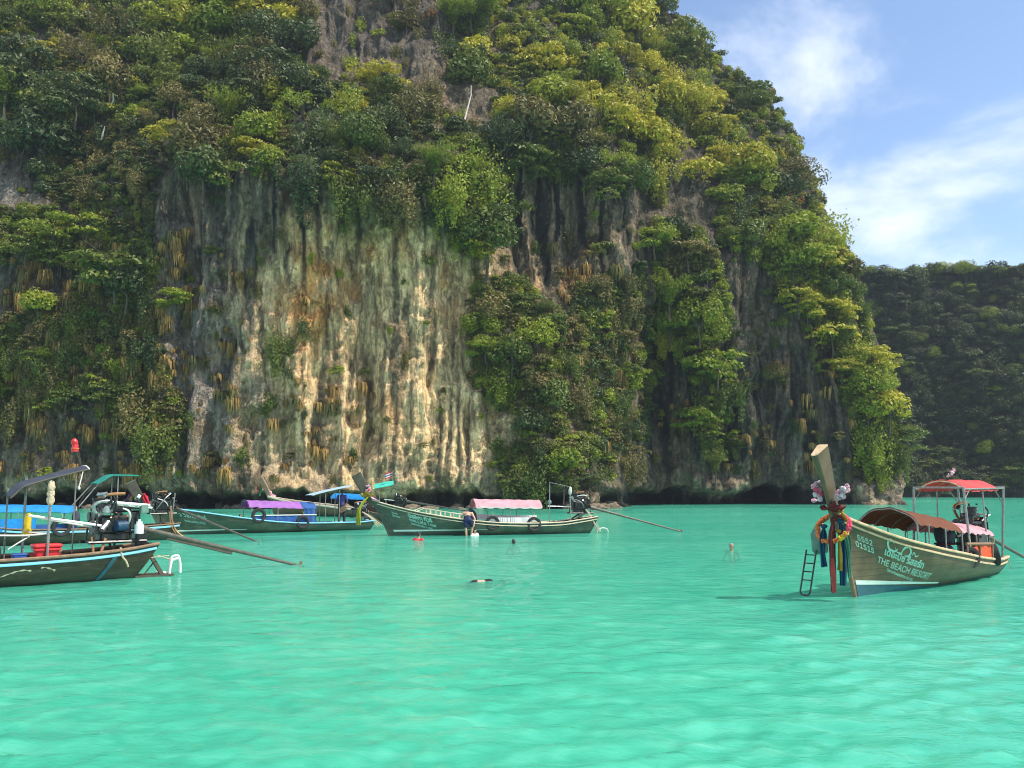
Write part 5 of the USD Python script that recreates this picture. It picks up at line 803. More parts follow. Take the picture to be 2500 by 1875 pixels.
def cloth(name, color, trans=0.3, sat=0.18):
    n = {'tc': ('texture_coordinate', {}), 'n': ('noise_texture', {'scale': 3.0, 'detail': 5.0, 'roughness': 0.6}),
         'r': ('rgb_ramp', {'ramp': [(0.3, tuple(c * (1 - sat) for c in color)), (0.7, tuple(min(1, c * (1 + sat)) for c in color))]}),
         'w': ('noise_texture', {'scale': 7.0, 'detail': 3.0}), 'b': ('bump', {'strength': 0.35, 'distance': 0.05}),
         'p': ('principled_bsdf', {'roughness': 0.75, 'specular_ior_level': 0.3}), 't': ('translucent_bsdf', {}), 'm': ('mix_closure', {'fac': trans})}
    MATS[name] = usdkit.material(stage, '/World/Looks/' + name, n, [('tc.object', 'n.vector'), ('tc.object', 'w.vector'), ('n.fac', 'r.fac'), ('w.fac', 'b.height'), ('b.normal', 'p.normal'), ('r.color', 'p.base_color'), ('r.color', 't.color'), ('p.BSDF', 'm.closure1'), ('t.BSDF', 'm.closure2')], surface='m.closure')
cloth('canvas_red', (0.62, 0.085, 0.085)); cloth('canvas_rust', (0.20, 0.075, 0.038), 0.35); cloth('canvas_pink', (0.66, 0.36, 0.40)); cloth('canvas_purple', (0.36, 0.15, 0.46)); cloth('canvas_blue', (0.02, 0.26, 0.62))
cloth('canvas_navy', (0.030, 0.10, 0.30), 0.15); cloth('canvas_teal', (0.03, 0.30, 0.24)); cloth('canvas_aqua', (0.08, 0.58, 0.44)); cloth('canvas_dark', (0.045, 0.055, 0.075), 0.1); cloth('canvas_pale', (0.45, 0.58, 0.66)); cloth('canvas_orange', (0.75, 0.12, 0.045), 0.25)
cloth('canvas_white', (0.72, 0.70, 0.64), 0.3, 0.08)
cloth('ribbon_red', (0.17, 0.030, 0.028)); cloth('ribbon_crimson', (0.72, 0.03, 0.06)); cloth('ribbon_blue', (0.015, 0.085, 0.16)); cloth('ribbon_yellow', (0.46, 0.30, 0.04)); cloth('ribbon_green', (0.04, 0.18, 0.11)); cloth('ribbon_purple', (0.32, 0.06, 0.22)); cloth('ribbon_lime', (0.46, 0.45, 0.04))
cloth('flower_pink', (0.72, 0.42, 0.50), 0.3); cloth('flower_white', (0.76, 0.66, 0.68), 0.3); cloth('flower_orange', (0.85, 0.27, 0.09), 0.3); cloth('flower_yellow', (0.82, 0.58, 0.04), 0.3); cloth('flower_rose', (0.82, 0.12, 0.20), 0.3); cloth('net_pale', (0.22, 0.36, 0.29), 0.4)
glare = usdkit.material(stage, '/World/Looks/plastic_sheet', {'tc': ('texture_coordinate', {}), 'w': ('wave_texture', {'wave_type': 'bands', 'bands_direction': 'x', 'scale': 3.0, 'distortion': 3.0, 'detail': 2.0}), 'b': ('bump', {'strength': 0.6, 'distance': 0.04}),
        'p': ('principled_bsdf', {'base_color': (0.72, 0.74, 0.72), 'roughness': 0.22, 'specular_ior_level': 0.6})}, [('tc.object', 'w.vector'), ('w.fac', 'b.height'), ('b.normal', 'p.normal')], surface='p.BSDF')
MATS['plastic_sheet'] = glare

def boxm(size, c=(0, 0, 0), R=None, bevel=0.0):
    if bevel > 0:
        b = trimesh.creation.box(np.array(size) - 2 * bevel)
        pts = np.vstack([b.vertices + o for o in bevel * np.array([[1, 0, 0], [-1, 0, 0], [0, 1, 0], [0, -1, 0], [0, 0, 1], [0, 0, -1]])])
        m = trimesh.convex.convex_hull(pts)
    else: m = trimesh.creation.box(size)
    if R is not None: m.apply_transform(R)
    m.apply_translation(c); return m
def cyl(r, h, c, axis=(0, 0, 1), n=14):
    m = trimesh.creation.cylinder(radius=r, height=h, sections=n)
    m.apply_transform(trimesh.geometry.align_vectors([0, 0, 1], np.asarray(axis, float))); m.apply_translation(c); return m
def torus(R, r, c, axis=(0, 1, 0), n=28, k=10):
    m = trimesh.creation.torus(R, r, major_sections=n, minor_sections=k)
    m.apply_transform(trimesh.geometry.align_vectors([0, 0, 1], np.asarray(axis, float))); m.apply_translation(c); return m
def curve(pts, n=24):
    pts = np.asarray(pts, float); s = np.r_[0, np.cumsum(np.linalg.norm(np.diff(pts, axis=0), axis=1))]
    return PchipInterpolator(s, pts)(np.linspace(0, s[-1], n))
def sheet(P, th=0.012):
    """cloth or board from a grid of points, closed with thickness th"""
    P = np.asarray(P, float); n = grid_normals(P); nr, nc = P.shape[:2]
    A, Bq = (P + n * th / 2).reshape(-1, 3), (P - n * th / 2).reshape(-1, 3)
    f = grid_faces(nr, nc); N = nr * nc
    i = np.arange(N).reshape(nr, nc)
    loop = np.concatenate([i[0, :], i[1:, -1], i[-1, -2::-1], i[-2:0:-1, 0]])
    a, b = loop, np.roll(loop, -1)
    rim = np.vstack([np.stack([a, b, b + N], 1), np.stack([a, b + N, a + N], 1)])
    return trimesh.Trimesh(np.vstack([A, Bq]), np.vstack([f, f[:, ::-1] + N, rim]), process=False)
def loft(secs):
    """closed body through rings of equal length"""
    S = np.asarray(secs, float); k, n = S.shape[:2]; V = S.reshape(-1, 3); F = []
    for a in range(k - 1):
        for j in range(n):
            p, q = a * n + j, a * n + (j + 1) % n; F += [[p, q, q + n], [p, q + n, p + n]]
    for j in range(1, n - 1): F += [[0, j + 1, j], [(k - 1) * n, (k - 1) * n + j, (k - 1) * n + j + 1]]
    m = trimesh.Trimesh(V, F, process=False)
    trimesh.repair.fix_normals(m); return m
def rail(P, up, w, h):
    """rectangular moulding along a line"""
    P = np.asarray(P, float); t = np.gradient(P, axis=0); t /= np.linalg.norm(t, axis=1, keepdims=True)
    s = np.cross(t, up); s /= np.linalg.norm(s, axis=1, keepdims=True); u = np.cross(s, t)
    c = 0.25 * min(w, h)
    ring = [(-w / 2 + c, -h / 2), (w / 2 - c, -h / 2), (w / 2, -h / 2 + c), (w / 2, h / 2 - c), (w / 2 - c, h / 2), (-w / 2 + c, h / 2), (-w / 2, h / 2 - c), (-w / 2, -h / 2 + c)]
    return loft([[p + a * ss_ + b * uu for a, b in ring] for p, ss_, uu in zip(P, s, u)])

class Boat:
    def __init__(self, name, label, stern, bow, sheer, hb, hull_mat, keel=-0.20, kbow=0.2, kstern=0.25, group=None):
        s, b = np.array(stern[:2], float), np.array(bow[:2], float)
        self.h = b - s; self.L = np.linalg.norm(self.h); self.h /= self.L; self.n = np.array([-self.h[1], self.h[0]]); self.c = (s + b) / 2
        self.rot = math.atan2(self.h[1], self.h[0])
        self.t = thing(name, label, 'boat', (*self.c, 0), self.rot, group)
        sl, sz = np.array(sheer, float).T
        self.l0, self.l1 = sl[0], sl[-1]
        self.zs = PchipInterpolator(sl, sz)
        hf, hv = np.array(hb, float).T; self.hb = PchipInterpolator(hf, hv)
        self.kl0, self.kl1, self.keel = -self.L / 2 + kstern, self.L / 2 - kbow, keel
        self.build_hull(hull_mat)
    def loc(self, px, py, b=0.0):
        d = ray(px, py); tt = (b + np.dot(self.n, self.c)) / np.dot(self.n, d[:2]); P = np.array([0, 0, EYE]) + d * tt
        return np.array([np.dot(P[:2] - self.c, self.h), b, P[2]])
    def to_local(self, P):
        P = np.asarray(P, float); d = P[..., :2] - self.c
        return np.stack([d @ self.h, d @ self.n, P[..., 2]], -1)
    def to_world(self, p):
        p = np.asarray(p, float); xy = self.c + p[..., :1] * self.h + p[..., 1:2] * self.n
        return np.concatenate([xy, p[..., 2:3]], -1)
    def surf(self, t, w, side, off=0.0, inset=0.0):
        t, w = np.broadcast_arrays(np.asarray(t, float), np.asarray(w, float))
        ls = self.l0 + (self.l1 - self.l0) * t; lk = self.kl0 + (self.kl1 - self.kl0) * t
        zs = self.zs(ls); hb = np.maximum(self.hb(t) - inset, 0.004)
        v = sstep(0.6, 1.0, t)
        shp = (1 - v) * (1 - (1 - np.clip(w, 0, 1)) ** 2.3) + v * np.clip(w, 0, 1) ** 1.15
        z = self.keel + (zs - self.keel) * w
        x = lk + (ls - lk) * (w * (1 - 0.25 * v) + 0.25 * v * w ** 2)
        y = hb * shp * side
        P = np.stack([x, y, z], -1)
        if off:
            e = 1e-3
            tt = np.clip(t, 0.002, 0.998); ww = np.clip(w, 0.002, 0.998)
            du = self.surf(tt + e, ww, side) - self.surf(tt - e, ww, side); dv = self.surf(tt, ww + e, side) - self.surf(tt, ww - e, side)
            n = np.cross(du, dv); n /= np.maximum(np.linalg.norm(n, axis=-1, keepdims=True), 1e-12); n *= np.sign(n[..., 1:2] * side + 1e-12)
            P = P + n * off
        return P
    def tz(self, t, z, side, off=0.0):
        ls = self.l0 + (self.l1 - self.l0) * np.asarray(t, float); zs = self.zs(ls)
        return self.surf(t, (np.asarray(z, float) - self.keel) / (zs - self.keel), side, off)
    def sheer(self, side, n=60, dz=0.0, inset=0.0, t0=0.0, t1=1.0):
        P = self.surf(np.linspace(t0, t1, n), np.ones(n), side, 0, inset); P[:, 2] += dz; return P
    def part(self, name, m, mat_, smooth=False, label=None, parent=None): return part(parent or self.t, name, m, mat_, smooth, label)
    def build_hull(self, hm):
        T, Wd = np.meshgrid(np.r_[np.linspace(0, 0.7, 36), np.linspace(0.71, 1, 30)], np.linspace(0, 1, 16), indexing='ij')
        ms = []
        for sd in (1, -1):
            P = self.surf(T, Wd, sd); f = grid_faces(*T.shape)
            m = trimesh.Trimesh(P.reshape(-1, 3), f if sd < 0 else f[:, ::-1], process=False); ms.append(m)
            Q = self.surf(T, np.maximum(Wd, 0.02), sd, 0, 0.05); Q[..., 0] = np.clip(Q[..., 0], self.l0 + 0.12, None)
            ms.append(trimesh.Trimesh(Q.reshape(-1, 3), f[:, ::-1] if sd < 0 else f, process=False))
        a, b = self.surf(np.zeros(16), np.linspace(0, 1, 16), 1), self.surf(np.zeros(16), np.linspace(0, 1, 16), -1)
        ms.append(sheet(np.stack([a, b], 1), 0.05))
        self.part('hull', ms, hm, 40)
        # floor boards, laid across in separate planks
        N = 12
        e = np.linspace(0.06, 0.80, N + 1)
        for k in range(N):
            tt = np.linspace(e[k], e[k + 1] - 0.006, 3)
            rows_ = [np.stack([self.tz(t_, 0.13, s_ * 0.93)[None] for s_ in (-1, -0.5, 0, 0.5, 1)]).reshape(-1, 3) for t_ in tt]
            self.part('deck_plank', sheet(np.array(rows_), 0.03), 'deck_wood')
    def gunwales(self, m, w=0.09, h=0.05, under=None, uw=0.035, uh=0.06, udz=-0.10):
        for sd in (1, -1):
            P = self.sheer(sd, 60, 0.02); P[:, 1] += 0.0
            self.part('gunwale', rail(P, (0, 0, 1), w, h), m)
            if under:
                t_ = np.linspace(0.0, 0.985, 56); zz_ = self.zs(self.l0 + (self.l1 - self.l0) * t_) + udz
                self.part('rubbing_strake', rail(self.tz(t_, zz_, sd, 0.012), (0, 0, 1), uw, uh), under)
    def band(self, name, m, z0, z1, t0, t1, taper=0.0, aft=0.0):
        for sd in (1, -1):
            t_ = np.linspace(t0, t1, 36); k = sstep(0, 1, (t_ - t0) / max(t1 - t0, 1e-6))
            u_ = (t_ - t0) / max(t1 - t0, 1e-6); lo = z0 + (z1 - z0) * taper * (1 - k) - aft * (1 - u_); hi = z1 - aft * (1 - u_)
            G = np.stack([self.tz(t_, np.maximum(lo + (hi - lo) * f, self.keel + 0.01), sd, 0.005) for f in np.linspace(0, 1, 5)], 1)
            self.part(name, sheet(G, 0.004), m)
    def prow(self, pts, fa, at, m, cap=None):
        """stem post: centre line (l, z), fore-and-aft width and thickness from bottom to top"""
        pts = curve([(p[0], 0, p[1]) for p in pts], 14); n = len(pts)
        tn = np.gradient(pts, axis=0); tn /= np.linalg.norm(tn, axis=1, keepdims=True)
        fw, aw = np.interp(np.linspace(0, 1, n), np.linspace(0, 1, len(fa)), fa), np.interp(np.linspace(0, 1, n), np.linspace(0, 1, len(at)), at)
        fwd = np.stack([tn[:, 2], 0 * tn[:, 2], -tn[:, 0]], 1); S = []
        for p, f_, a_, d in zip(pts, fw, aw, fwd):
            S.append([p + d * f_ * u + np.array([0, a_ * v, 0]) for u, v in ((0.5, 0.12), (0.42, 0.3), (-0.42, 0.5), (-0.5, 0.4), (-0.5, -0.4), (-0.42, -0.5), (0.42, -0.3), (0.5, -0.12))])
        pr = self.part('prow', loft(S), m, 35)
        if cap:
            top, d = np.array(S[-1]), tn[-1]
            self.part('prow_end', loft([top + d * 0.001, top * 0.995 + top.mean(0) * 0.005 + d * 0.012]), cap)
        return pts
    def stem(self, m):
        w = np.linspace(0, 1, 12); P = self.surf(np.ones(12), w, 1); P[:, 1] = 0
        self.part('stem_post', rail(P + [0.02, 0, 0], (0, 1, 0), 0.07, 0.09), m)
    def text(self, key, t0, drop, cap, side=1, slope=0.0, name='lettering', adv=1.0, m='lettering_paint'):
        """hand lettering on the hull: starts at t0 (bow end), runs aft; its base line hangs 'drop' below the sheer, letters 'cap' tall"""
        ms = []
        for rings in LETTERING[key]:
            from shapely.geometry import Polygon
            pg = Polygon(np.array(rings[0]).reshape(-1, 2), [np.array(r_).reshape(-1, 2) for r_ in rings[1:]]).buffer(0)
            for g in getattr(pg, 'geoms', [pg]):
                if g.is_empty: continue
                v, f = trimesh.creation.triangulate_polygon(g, engine='earcut')
                mm = trimesh.Trimesh(np.c_[v, np.zeros(len(v))], f, process=False).subdivide()
                x, y = mm.vertices[:, 0] * cap / 100 * adv, mm.vertices[:, 1] * cap / 100
                t_ = t0 - x / (self.l1 - self.l0)
                z_ = self.zs(np.clip(self.l0 + (self.l1 - self.l0) * t_, self.l0, self.l1)) - drop - slope * x + y
                mm.vertices = self.tz(t_, z_, side, 0.006); ms.append(mm)
        self.part(name, ms, m)
    def arch(self, name, m, l0, l1, hw, z0, z1, rise, posts=None, pole='metal_pole', sag=0.02, seed=0, th=0.014, skew=0.0, post_b=None, edge=True, flat=0.0, nseg=6):
        r = np.random.default_rng(seed)
        U, V = np.meshgrid(np.linspace(0, 1, 30), np.linspace(-1, 1, 22), indexing='ij')
        zc = z0 + (z1 - z0) * U
        prof = rise * (1 - np.abs(V) ** 2.2)
        wr = sag * (np.sin(U * math.pi * nseg) ** 2 * -0.45) + 0.012 * np.sin(U * 37 + V * 9) + 0.03 * (meshkit.fbm(np.stack([U * 6, V * 3, U * 0 + seed], -1), 3, seed) - 0.5)
        edge_drop = -0.07 * np.abs(V) ** 10 * (0.4 + 0.9 * meshkit.fbm(np.stack([U * 14, V * 0 + seed, U * 0], -1), 3, seed))
        P = np.stack([l0 + (l1 - l0) * U + skew * V, hw * V * (1 - flat * 0), zc + prof + wr + edge_drop], -1)
        rf = self.part(name, sheet(P, th), m, 50)
        for u in np.linspace(0.0, 1, 4 if edge else 0):
            k = int(u * 29); self.part('roof_hoop', tube(P[k] + [0, 0, -0.03], 0.014, n=6), pole)
        for (l, b, zb) in posts or []:
            u = np.clip((l - l0) / (l1 - l0), 0, 1); zt = z0 + (z1 - z0) * u + rise * (1 - min(abs(b) / hw, 1) ** 2.2) - 0.03
            self.part('canopy_post', tube([(l, post_b * np.sign(b) if post_b else b, zb), (l, b, zt)], 0.020, n=7), pole)
        return P
    def engine(self, at, s=1.0, yaw=0.0, shaft_to=None, tiller=None, shaft_r=0.045, guard=None, head='engine_black', extra=None, prop=True, mount=True):
        at = np.asarray(at, float); r = np.random.default_rng(int(abs(at[0]) * 100))
        cy, sy = math.cos(yaw), math.sin(yaw)
        tr = lambda m: m.apply_transform(np.array([[cy * s, -sy * s, 0, at[0]], [sy * s, cy * s, 0, at[1]], [0, 0, s, at[2]], [0, 0, 0, 1]]))
        eng = self.part('engine', tr(trimesh.util.concatenate([boxm((0.58, 0.34, 0.34), (0, 0, -0.05), bevel=0.04), boxm((0.5, 0.30, 0.16), (0.02, 0, -0.27), bevel=0.03)] + [boxm((0.05, 0.38, 0.24), (x, 0, -0.03), bevel=0.01) for x in (-0.22, -0.1, 0.02, 0.14, 0.25)])), 'engine_black')
        sub = lambda nm, m, mt, sm=35: part(eng, nm, tr(m), mt, sm)
        sub('cylinder_head', trimesh.util.concatenate([boxm((0.56, 0.24, 0.12), (0, 0, 0.24), bevel=0.02)] + [cyl(0.03, 0.08, (x, 0, 0.33)) for x in (-0.2, -0.07, 0.07, 0.2)]), head)
        sub('air_filter', trimesh.util.concatenate([cyl(0.12, 0.16, (0.30, 0.12, 0.34)), cyl(0.135, 0.03, (0.30, 0.12, 0.43)), cyl(0.05, 0.2, (0.2, 0.1, 0.28), (1, 0.2, 0))]), head)
        sub('exhaust_pipe', tube(curve([(-0.25, -0.2, 0.12), (-0.05, -0.28, 0.2), (0.2, -0.26, 0.42), (-0.25, -0.15, 0.52)], 14), 0.032, n=8), 'copper')
        sub('pulley', trimesh.util.concatenate([cyl(0.17, 0.035, (0.36, 0, -0.06), (1, 0, 0), 22), cyl(0.10, 0.05, (0.37, 0.1, 0.15), (1, 0, 0), 18), cyl(0.08, 0.05, (0.37, -0.16, 0.1), (1, 0, 0), 18)]), 'metal_dark')
        sub('alternator', trimesh.util.concatenate([cyl(0.10, 0.2, (0.20, -0.25, 0.05), (1, 0, 0), 16), cyl(0.05, 0.24, (0.20, -0.25, 0.05), (1, 0, 0), 12)]), 'engine_steel')
        sub('radiator', trimesh.util.concatenate([boxm((0.08, 0.36, 0.36), (-0.40, 0, 0.02), bevel=0.03)] + [boxm((0.10, 0.32, 0.012), (-0.40, 0, z)) for z in np.linspace(-0.15, 0.2, 8)]), 'engine_black')
        for k in range(4):
            p0, p1 = r.uniform((-0.35, 0.1, -0.2), (0.3, 0.26, 0.3)), r.uniform((-0.35, 0.1, 0.1), (0.35, 0.3, 0.5))
            sub('hose', tube(curve([p0, (p0 + p1) / 2 + [0, 0.14, 0.1], p1], 10), 0.017, n=6), ('rubber', 'engine_steel', 'rubber', 'pipe_white')[k])
        for mt_, nn in (('engine_black', 16), ('engine_steel', 9), ('copper', 3)):
            bits = []
            for k in range(nn):
                c_ = r.uniform((-0.5, -0.26, -0.25), (0.46, 0.30, 0.52)); sz = r.uniform(0.03, 0.11)
                Rm = trimesh.transformations.random_rotation_matrix(r.random(3))
                if k % 2: q_ = trimesh.creation.cylinder(radius=sz * 0.5, height=sz * r.uniform(0.8, 2.4), sections=10); q_.apply_transform(Rm); q_.apply_translation(c_)
                else: q_ = boxm(r.uniform(0.4, 1.5, 3) * sz, c_, Rm, sz * 0.08)
                bits.append(q_)
            sub('fittings', trimesh.util.concatenate(bits), mt_)
        sub('frame', trimesh.util.concatenate([tube([(-0.55, y, -0.36), (0.5, y, -0.36)], 0.03, n=6) for y in (-0.22, 0.22)] + [tube([(x, -0.24, -0.36), (x, 0.24, -0.36)], 0.028, n=6) for x in (-0.4, 0.0, 0.4)] + [tube([(x, y, -0.36), (x * 0.9, y, 0.1)], 0.018, n=6) for x in (-0.4, 0.4) for y in (-0.22, 0.22)]), 'metal_dark')
        if mount:
            self.part('engine_mount', [tube([at + [0, y * s, -0.36 * s], (at[0] - 0.02, y * 0.5, self.zs(np.clip(at[0], self.l0, self.l1)) - 0.12)], 0.035, n=8) for y in (-0.16, 0.16)] + [boxm((0.12, 0.7 * s, 0.1), (at[0], 0, self.zs(np.clip(at[0], self.l0, self.l1)) - 0.08))], 'wood_dark')
        if shaft_to is not None:
            a = at + np.array([-0.45 * s * cy, -0.45 * s * sy, -0.12 * s]); b = np.asarray(shaft_to, float)
            d = (b - a) / np.linalg.norm(b - a)
            sh_ = self.part('drive_shaft', [tube([a, a + (b - a) * 0.35, b], [shaft_r * 1.5, shaft_r * 1.15, shaft_r * 0.8], n=10), cyl(shaft_r * 2.1, 0.22, a + d * 0.15, d, 14)], 'shaft_metal', 40)
            if guard: 
                part(sh_, 'shaft_guard', rail([a + d * guard[0] - [0, 0, 0.085], a + d * guard[1] - [0, 0, 0.085]], (0, 0, 1), 0.06, 0.12), 'wood_dark')
            if prop:
                bl = []
                for k in range(3):
                    w_ = 2.094 * k; e1 = np.cross(d, [0, 0, 1]); e1 /= np.linalg.norm(e1); e2 = np.cross(d, e1)
                    dirn = math.cos(w_) * e1 + math.sin(w_) * e2; tang = np.cross(d, dirn)
                    bl.append(sheet(np.array([[b + dirn * q + tang * s_ * (0.05 - abs(q - 0.1) * 0.25) + d * s_ * 0.02 for s_ in (-1, 0, 1)] for q in (0.02, 0.08, 0.14, 0.17)]), 0.008))
                part(sh_, 'propeller', bl + [cyl(0.03, 0.1, b, d)], 'copper')
        if tiller is not None:
            a = at + np.array([0.3 * s * cy, 0.3 * s * sy, -0.1 * s])
            self.part('tiller', tube([a, tiller], 0.028, n=8), 'pipe_white', 40)
        for f in extra or []: f(eng, tr)
        return eng

def tyre(label, P, axis, R=0.27, r=0.085, group=None):
    P = np.asarray(P, float); ax = np.asarray(axis, float) / np.linalg.norm(axis)
    t_ = thing('tyre_fender', label, 'tyre', P, 0, group)
    part(t_, 'tyre', torus(R, r, (0, 0, 0), ax, 30, 12), 'rubber', True)
    part(t_, 'tread', [torus(R + r * 0.55, r * 0.5, ax * k, ax, 30, 6) for k in (-r * 0.5, 0, r * 0.5)], 'rubber', True)
    part(t_, 'rope', tube(curve([(0, 0, R), (0.02, 0.01, R + 0.14), (-0.01, 0, R + 0.3)], 8), 0.012, n=6), 'rope')
    return t_
def ribbon(pts, w, seed, th=0.01, fold=0.3, twist=0.5):
    """a strip of cloth hanging along pts, gathered at the top"""
    C = curve(pts, 26); n = len(C); t = np.gradient(C, axis=0); t /= np.linalg.norm(t, axis=1, keepdims=True)
    r = np.random.default_rng(seed); a0 = r.uniform(0, 6.28); V = np.linspace(-1, 1, 13); G = []
    for k in range(n):
        u = k / (n - 1); a = a0 + twist * u
        s = np.array([math.cos(a), math.sin(a), 0]); s -= t[k] * np.dot(s, t[k]); s /= max(np.linalg.norm(s), 1e-6); q = np.cross(t[k], s)
        ww = w * (0.35 + 0.65 * sstep(0, 0.25, u)) * (1 + 0.12 * math.sin(u * 9 + seed))
        G.append([C[k] + s * v * ww * 0.5 + q * fold * ww * math.sin(v * 5.5 + u * 3 + seed) * 0.35 for v in V])
    return sheet(np.array(G), th)
def blossoms(points, r, seed, n=9):
    """a run of ruffled flower heads; one mesh per head"""
    rg = np.random.default_rng(seed); out = []
    for p in points:
        m = []
        for k in range(n):
            d = rg.normal(0, 1, 3); d /= np.linalg.norm(d)
            q = trimesh.creation.icosphere(1, r * rg.uniform(0.42, 0.62)); q.apply_scale((1, 1, 0.7)); q.vertices += rg.normal(0, r * 0.06, q.vertices.shape)
            q.apply_transform(trimesh.transformations.random_rotation_matrix(rg.random(3))); q.apply_translation(np.asarray(p) + d * r * 0.55); m.append(q)
        out.append(trimesh.util.concatenate(m))
    return out
HB = [(0, 0.46), (0.12, 0.64), (0.3, 0.82), (0.48, 0.90), (0.66, 0.82), (0.8, 0.60), (0.9, 0.36), (0.97, 0.15), (1, 0.07)]
def scaled(hb, k): return [(a, b * k) for a, b in hb]

# ------------------------------------------------------------------ boat with the red roof, at the right
b1 = Boat('longtail_boat', 'brown-green wooden longtail boat with red stern roof and THE BEACH RESORT lettering', on_z(2415, 1397), on_z(2085, 1458),
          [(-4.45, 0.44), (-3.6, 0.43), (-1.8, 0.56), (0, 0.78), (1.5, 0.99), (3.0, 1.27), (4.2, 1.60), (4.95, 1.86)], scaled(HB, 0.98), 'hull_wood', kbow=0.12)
b1.gunwales('wood_pale', 0.10, 0.06, 'wood_pale', 0.035, 0.05, -0.11)
b1.stem('wood_brown')
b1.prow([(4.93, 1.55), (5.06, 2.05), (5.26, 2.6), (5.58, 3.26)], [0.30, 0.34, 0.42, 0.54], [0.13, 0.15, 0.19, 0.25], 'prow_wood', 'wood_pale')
b1.band('bottom_paint', 'bottom_blue', -0.2, 0.27, 0.50, 0.985, 0.0, 0.30)
b1.band('boot_stripe', 'stripe_pale', 0.275, 0.375, 0.56, 0.985, 0.6, 0.26)
b1.part('breast_hook', [sheet(np.array([[b1.tz(t_, b1.zs(b1.l0 + (b1.l1 - b1.l0) * t_) - 0.01, s_) for s_ in (-1, -0.5, 0, 0.5, 1)] for t_ in np.linspace(0.84, 0.985, 6)]), 0.03)], 'wood_brown')
TL = b1.l1 - b1.l0
b1.text('beach_no1', (4.48 - b1.l0) / TL, 0.40, 0.12, adv=1.2); b1.text('beach_no2', (4.56 - b1.l0) / TL, 0.565, 0.12, adv=1.2)
b1.text('beach_thai', (3.55 - b1.l0) / TL, 0.49, 0.165, slope=0.05, adv=1.10); b1.text('beach_latin', (3.80 - b1.l0) / TL, 0.74, 0.155, slope=0.02, adv=1.04)
b1.text('beach_small', (3.45 - b1.l0) / TL, 0.86, 0.072, slope=0.04, adv=1.2)
def flourish(pts, w):
    C = curve(pts, 40); tt = (3.55 - C[:, 0] - b1.l0) / TL
    d = np.gradient(C[:, :2], axis=0); d /= np.linalg.norm(d, axis=1, keepdims=True); nn = np.stack([-d[:, 1], d[:, 0]], 1)
    ww = w * (0.5 + 0.9 * np.sin(np.linspace(0, math.pi, 40)))
    rows_ = []
    for s_ in (-1, 0, 1):
        q = C[:, :2] + nn * (ww * s_ * 0.5)[:, None]; t_ = (3.55 - q[:, 0] - b1.l0) / TL
        rows_.append(b1.tz(t_, b1.zs(b1.l0 + TL * t_) - q[:, 1], 1, 0.006))
    return sheet(np.stack(rows_, 1), 0.003)
b1.part('lettering_flourish', [flourish([(0.30, 0.16, 0), (0.18, 0.09, 0), (0.08, 0.20, 0), (0.14, 0.33, 0), (0.30, 0.34, 0), (0.42, 0.26, 0)], 0.045), flourish([(0.34, 0.24, 0), (0.42, 0.34, 0), (0.52, 0.34, 0), (0.60, 0.25, 0)], 0.022),
                               flourish([(0.56, 0.34, 0), (0.66, 0.20, 0), (0.82, 0.13, 0), (0.90, 0.24, 0), (0.80, 0.36, 0), (0.68, 0.37, 0)], 0.045), flourish([(0.94, 0.32, 0), (1.02, 0.24, 0), (1.08, 0.32, 0), (1.18, 0.27, 0)], 0.025)], 'lettering_paint')
b1.arch('passenger_awning', 'canvas_rust', 2.35, -0.4, 0.72, 1.66, 1.36, 0.30, [(2.3, 0.70, 1.05), (2.3, -0.70, 1.05), (1.7, 0.72, 0.95), (1.7, -0.72, 0.95), (0.7, 0.72, 0.8), (0.7, -0.72, 0.8), (-0.35, 0.72, 0.7), (-0.35, -0.72, 0.7)], sag=0.03, seed=3)
b1.arch('stern_awning', 'canvas_pink', -0.42, -2.7, 0.70, 1.36, 1.20, 0.20, [(-1.5, 0.66, 0.5), (-1.5, -0.66, 0.5), (-2.6, 0.60, 0.45), (-2.6, -0.60, 0.45)], sag=0.02, seed=4)
b1.arch('upper_roof', 'canvas_red', -1.05, -3.45, 0.62, 2.40, 2.40, 0.24, None, seed=5, sag=0.012, edge=False, nseg=2)
for l_ in (-1.05, -1.9, -2.7, -3.45): b1.part('roof_hoop', tube([(l_, 0.62 * v, 2.37 + 0.24 * (1 - abs(v) ** 2.2)) for v in np.linspace(-1, 1, 11)], 0.02, n=6), 'wood_pale')
for sg in (1, -1):
    b1.part('roof_rail', tube([(-0.85, 0.62 * sg, 2.40), (-3.95, 0.62 * sg, 2.42)], 0.024, n=7), 'metal_pole')
    b1.part('roof_post', tube([(-0.85, 0.74 * sg, 0.55), (-0.85, 0.64 * sg, 2.44)], 0.034, n=8), 'metal_pole')
    b1.part('roof_post', tube([(-3.85, 0.50 * sg, 0.40), (-3.9, 0.62 * sg, 2.46)], 0.034, n=8), 'metal_pole')
    b1.part('roof_post', tube([(-2.3, 0.66 * sg, 0.5), (-2.3, 0.60 * sg, 2.38)], 0.022, n=8), 'metal_pole')
    b1.part('brace', tube([(-3.87, 0.60 * sg, 1.95), (-3.2, 0.62 * sg, 2.38)], 0.018, n=6), 'metal_pole')
    b1.part('brace', tube([(-0.85, 0.64 * sg, 2.10), (-1.3, 0.62 * sg, 2.38)], 0.014, n=6), 'metal_pole')
b1.part('roof_beam', tube([(-0.85, -0.66, 2.44), (-0.85, 0.66, 2.44)], 0.024, n=7), 'metal_pole'); b1.part('roof_beam', tube([(-3.9, -0.64, 2.46), (-3.9, 0.64, 2.46)], 0.024, n=7), 'metal_pole')
for l_, z_ in ((-1.5, 3.0), (-2.1, 2.86), (-2.8, 2.9)): b1.part('pennant_stick', tube([(l_, -0.1, 2.60), (l_, -0.1, z_)], 0.010, n=5), 'metal_dark')
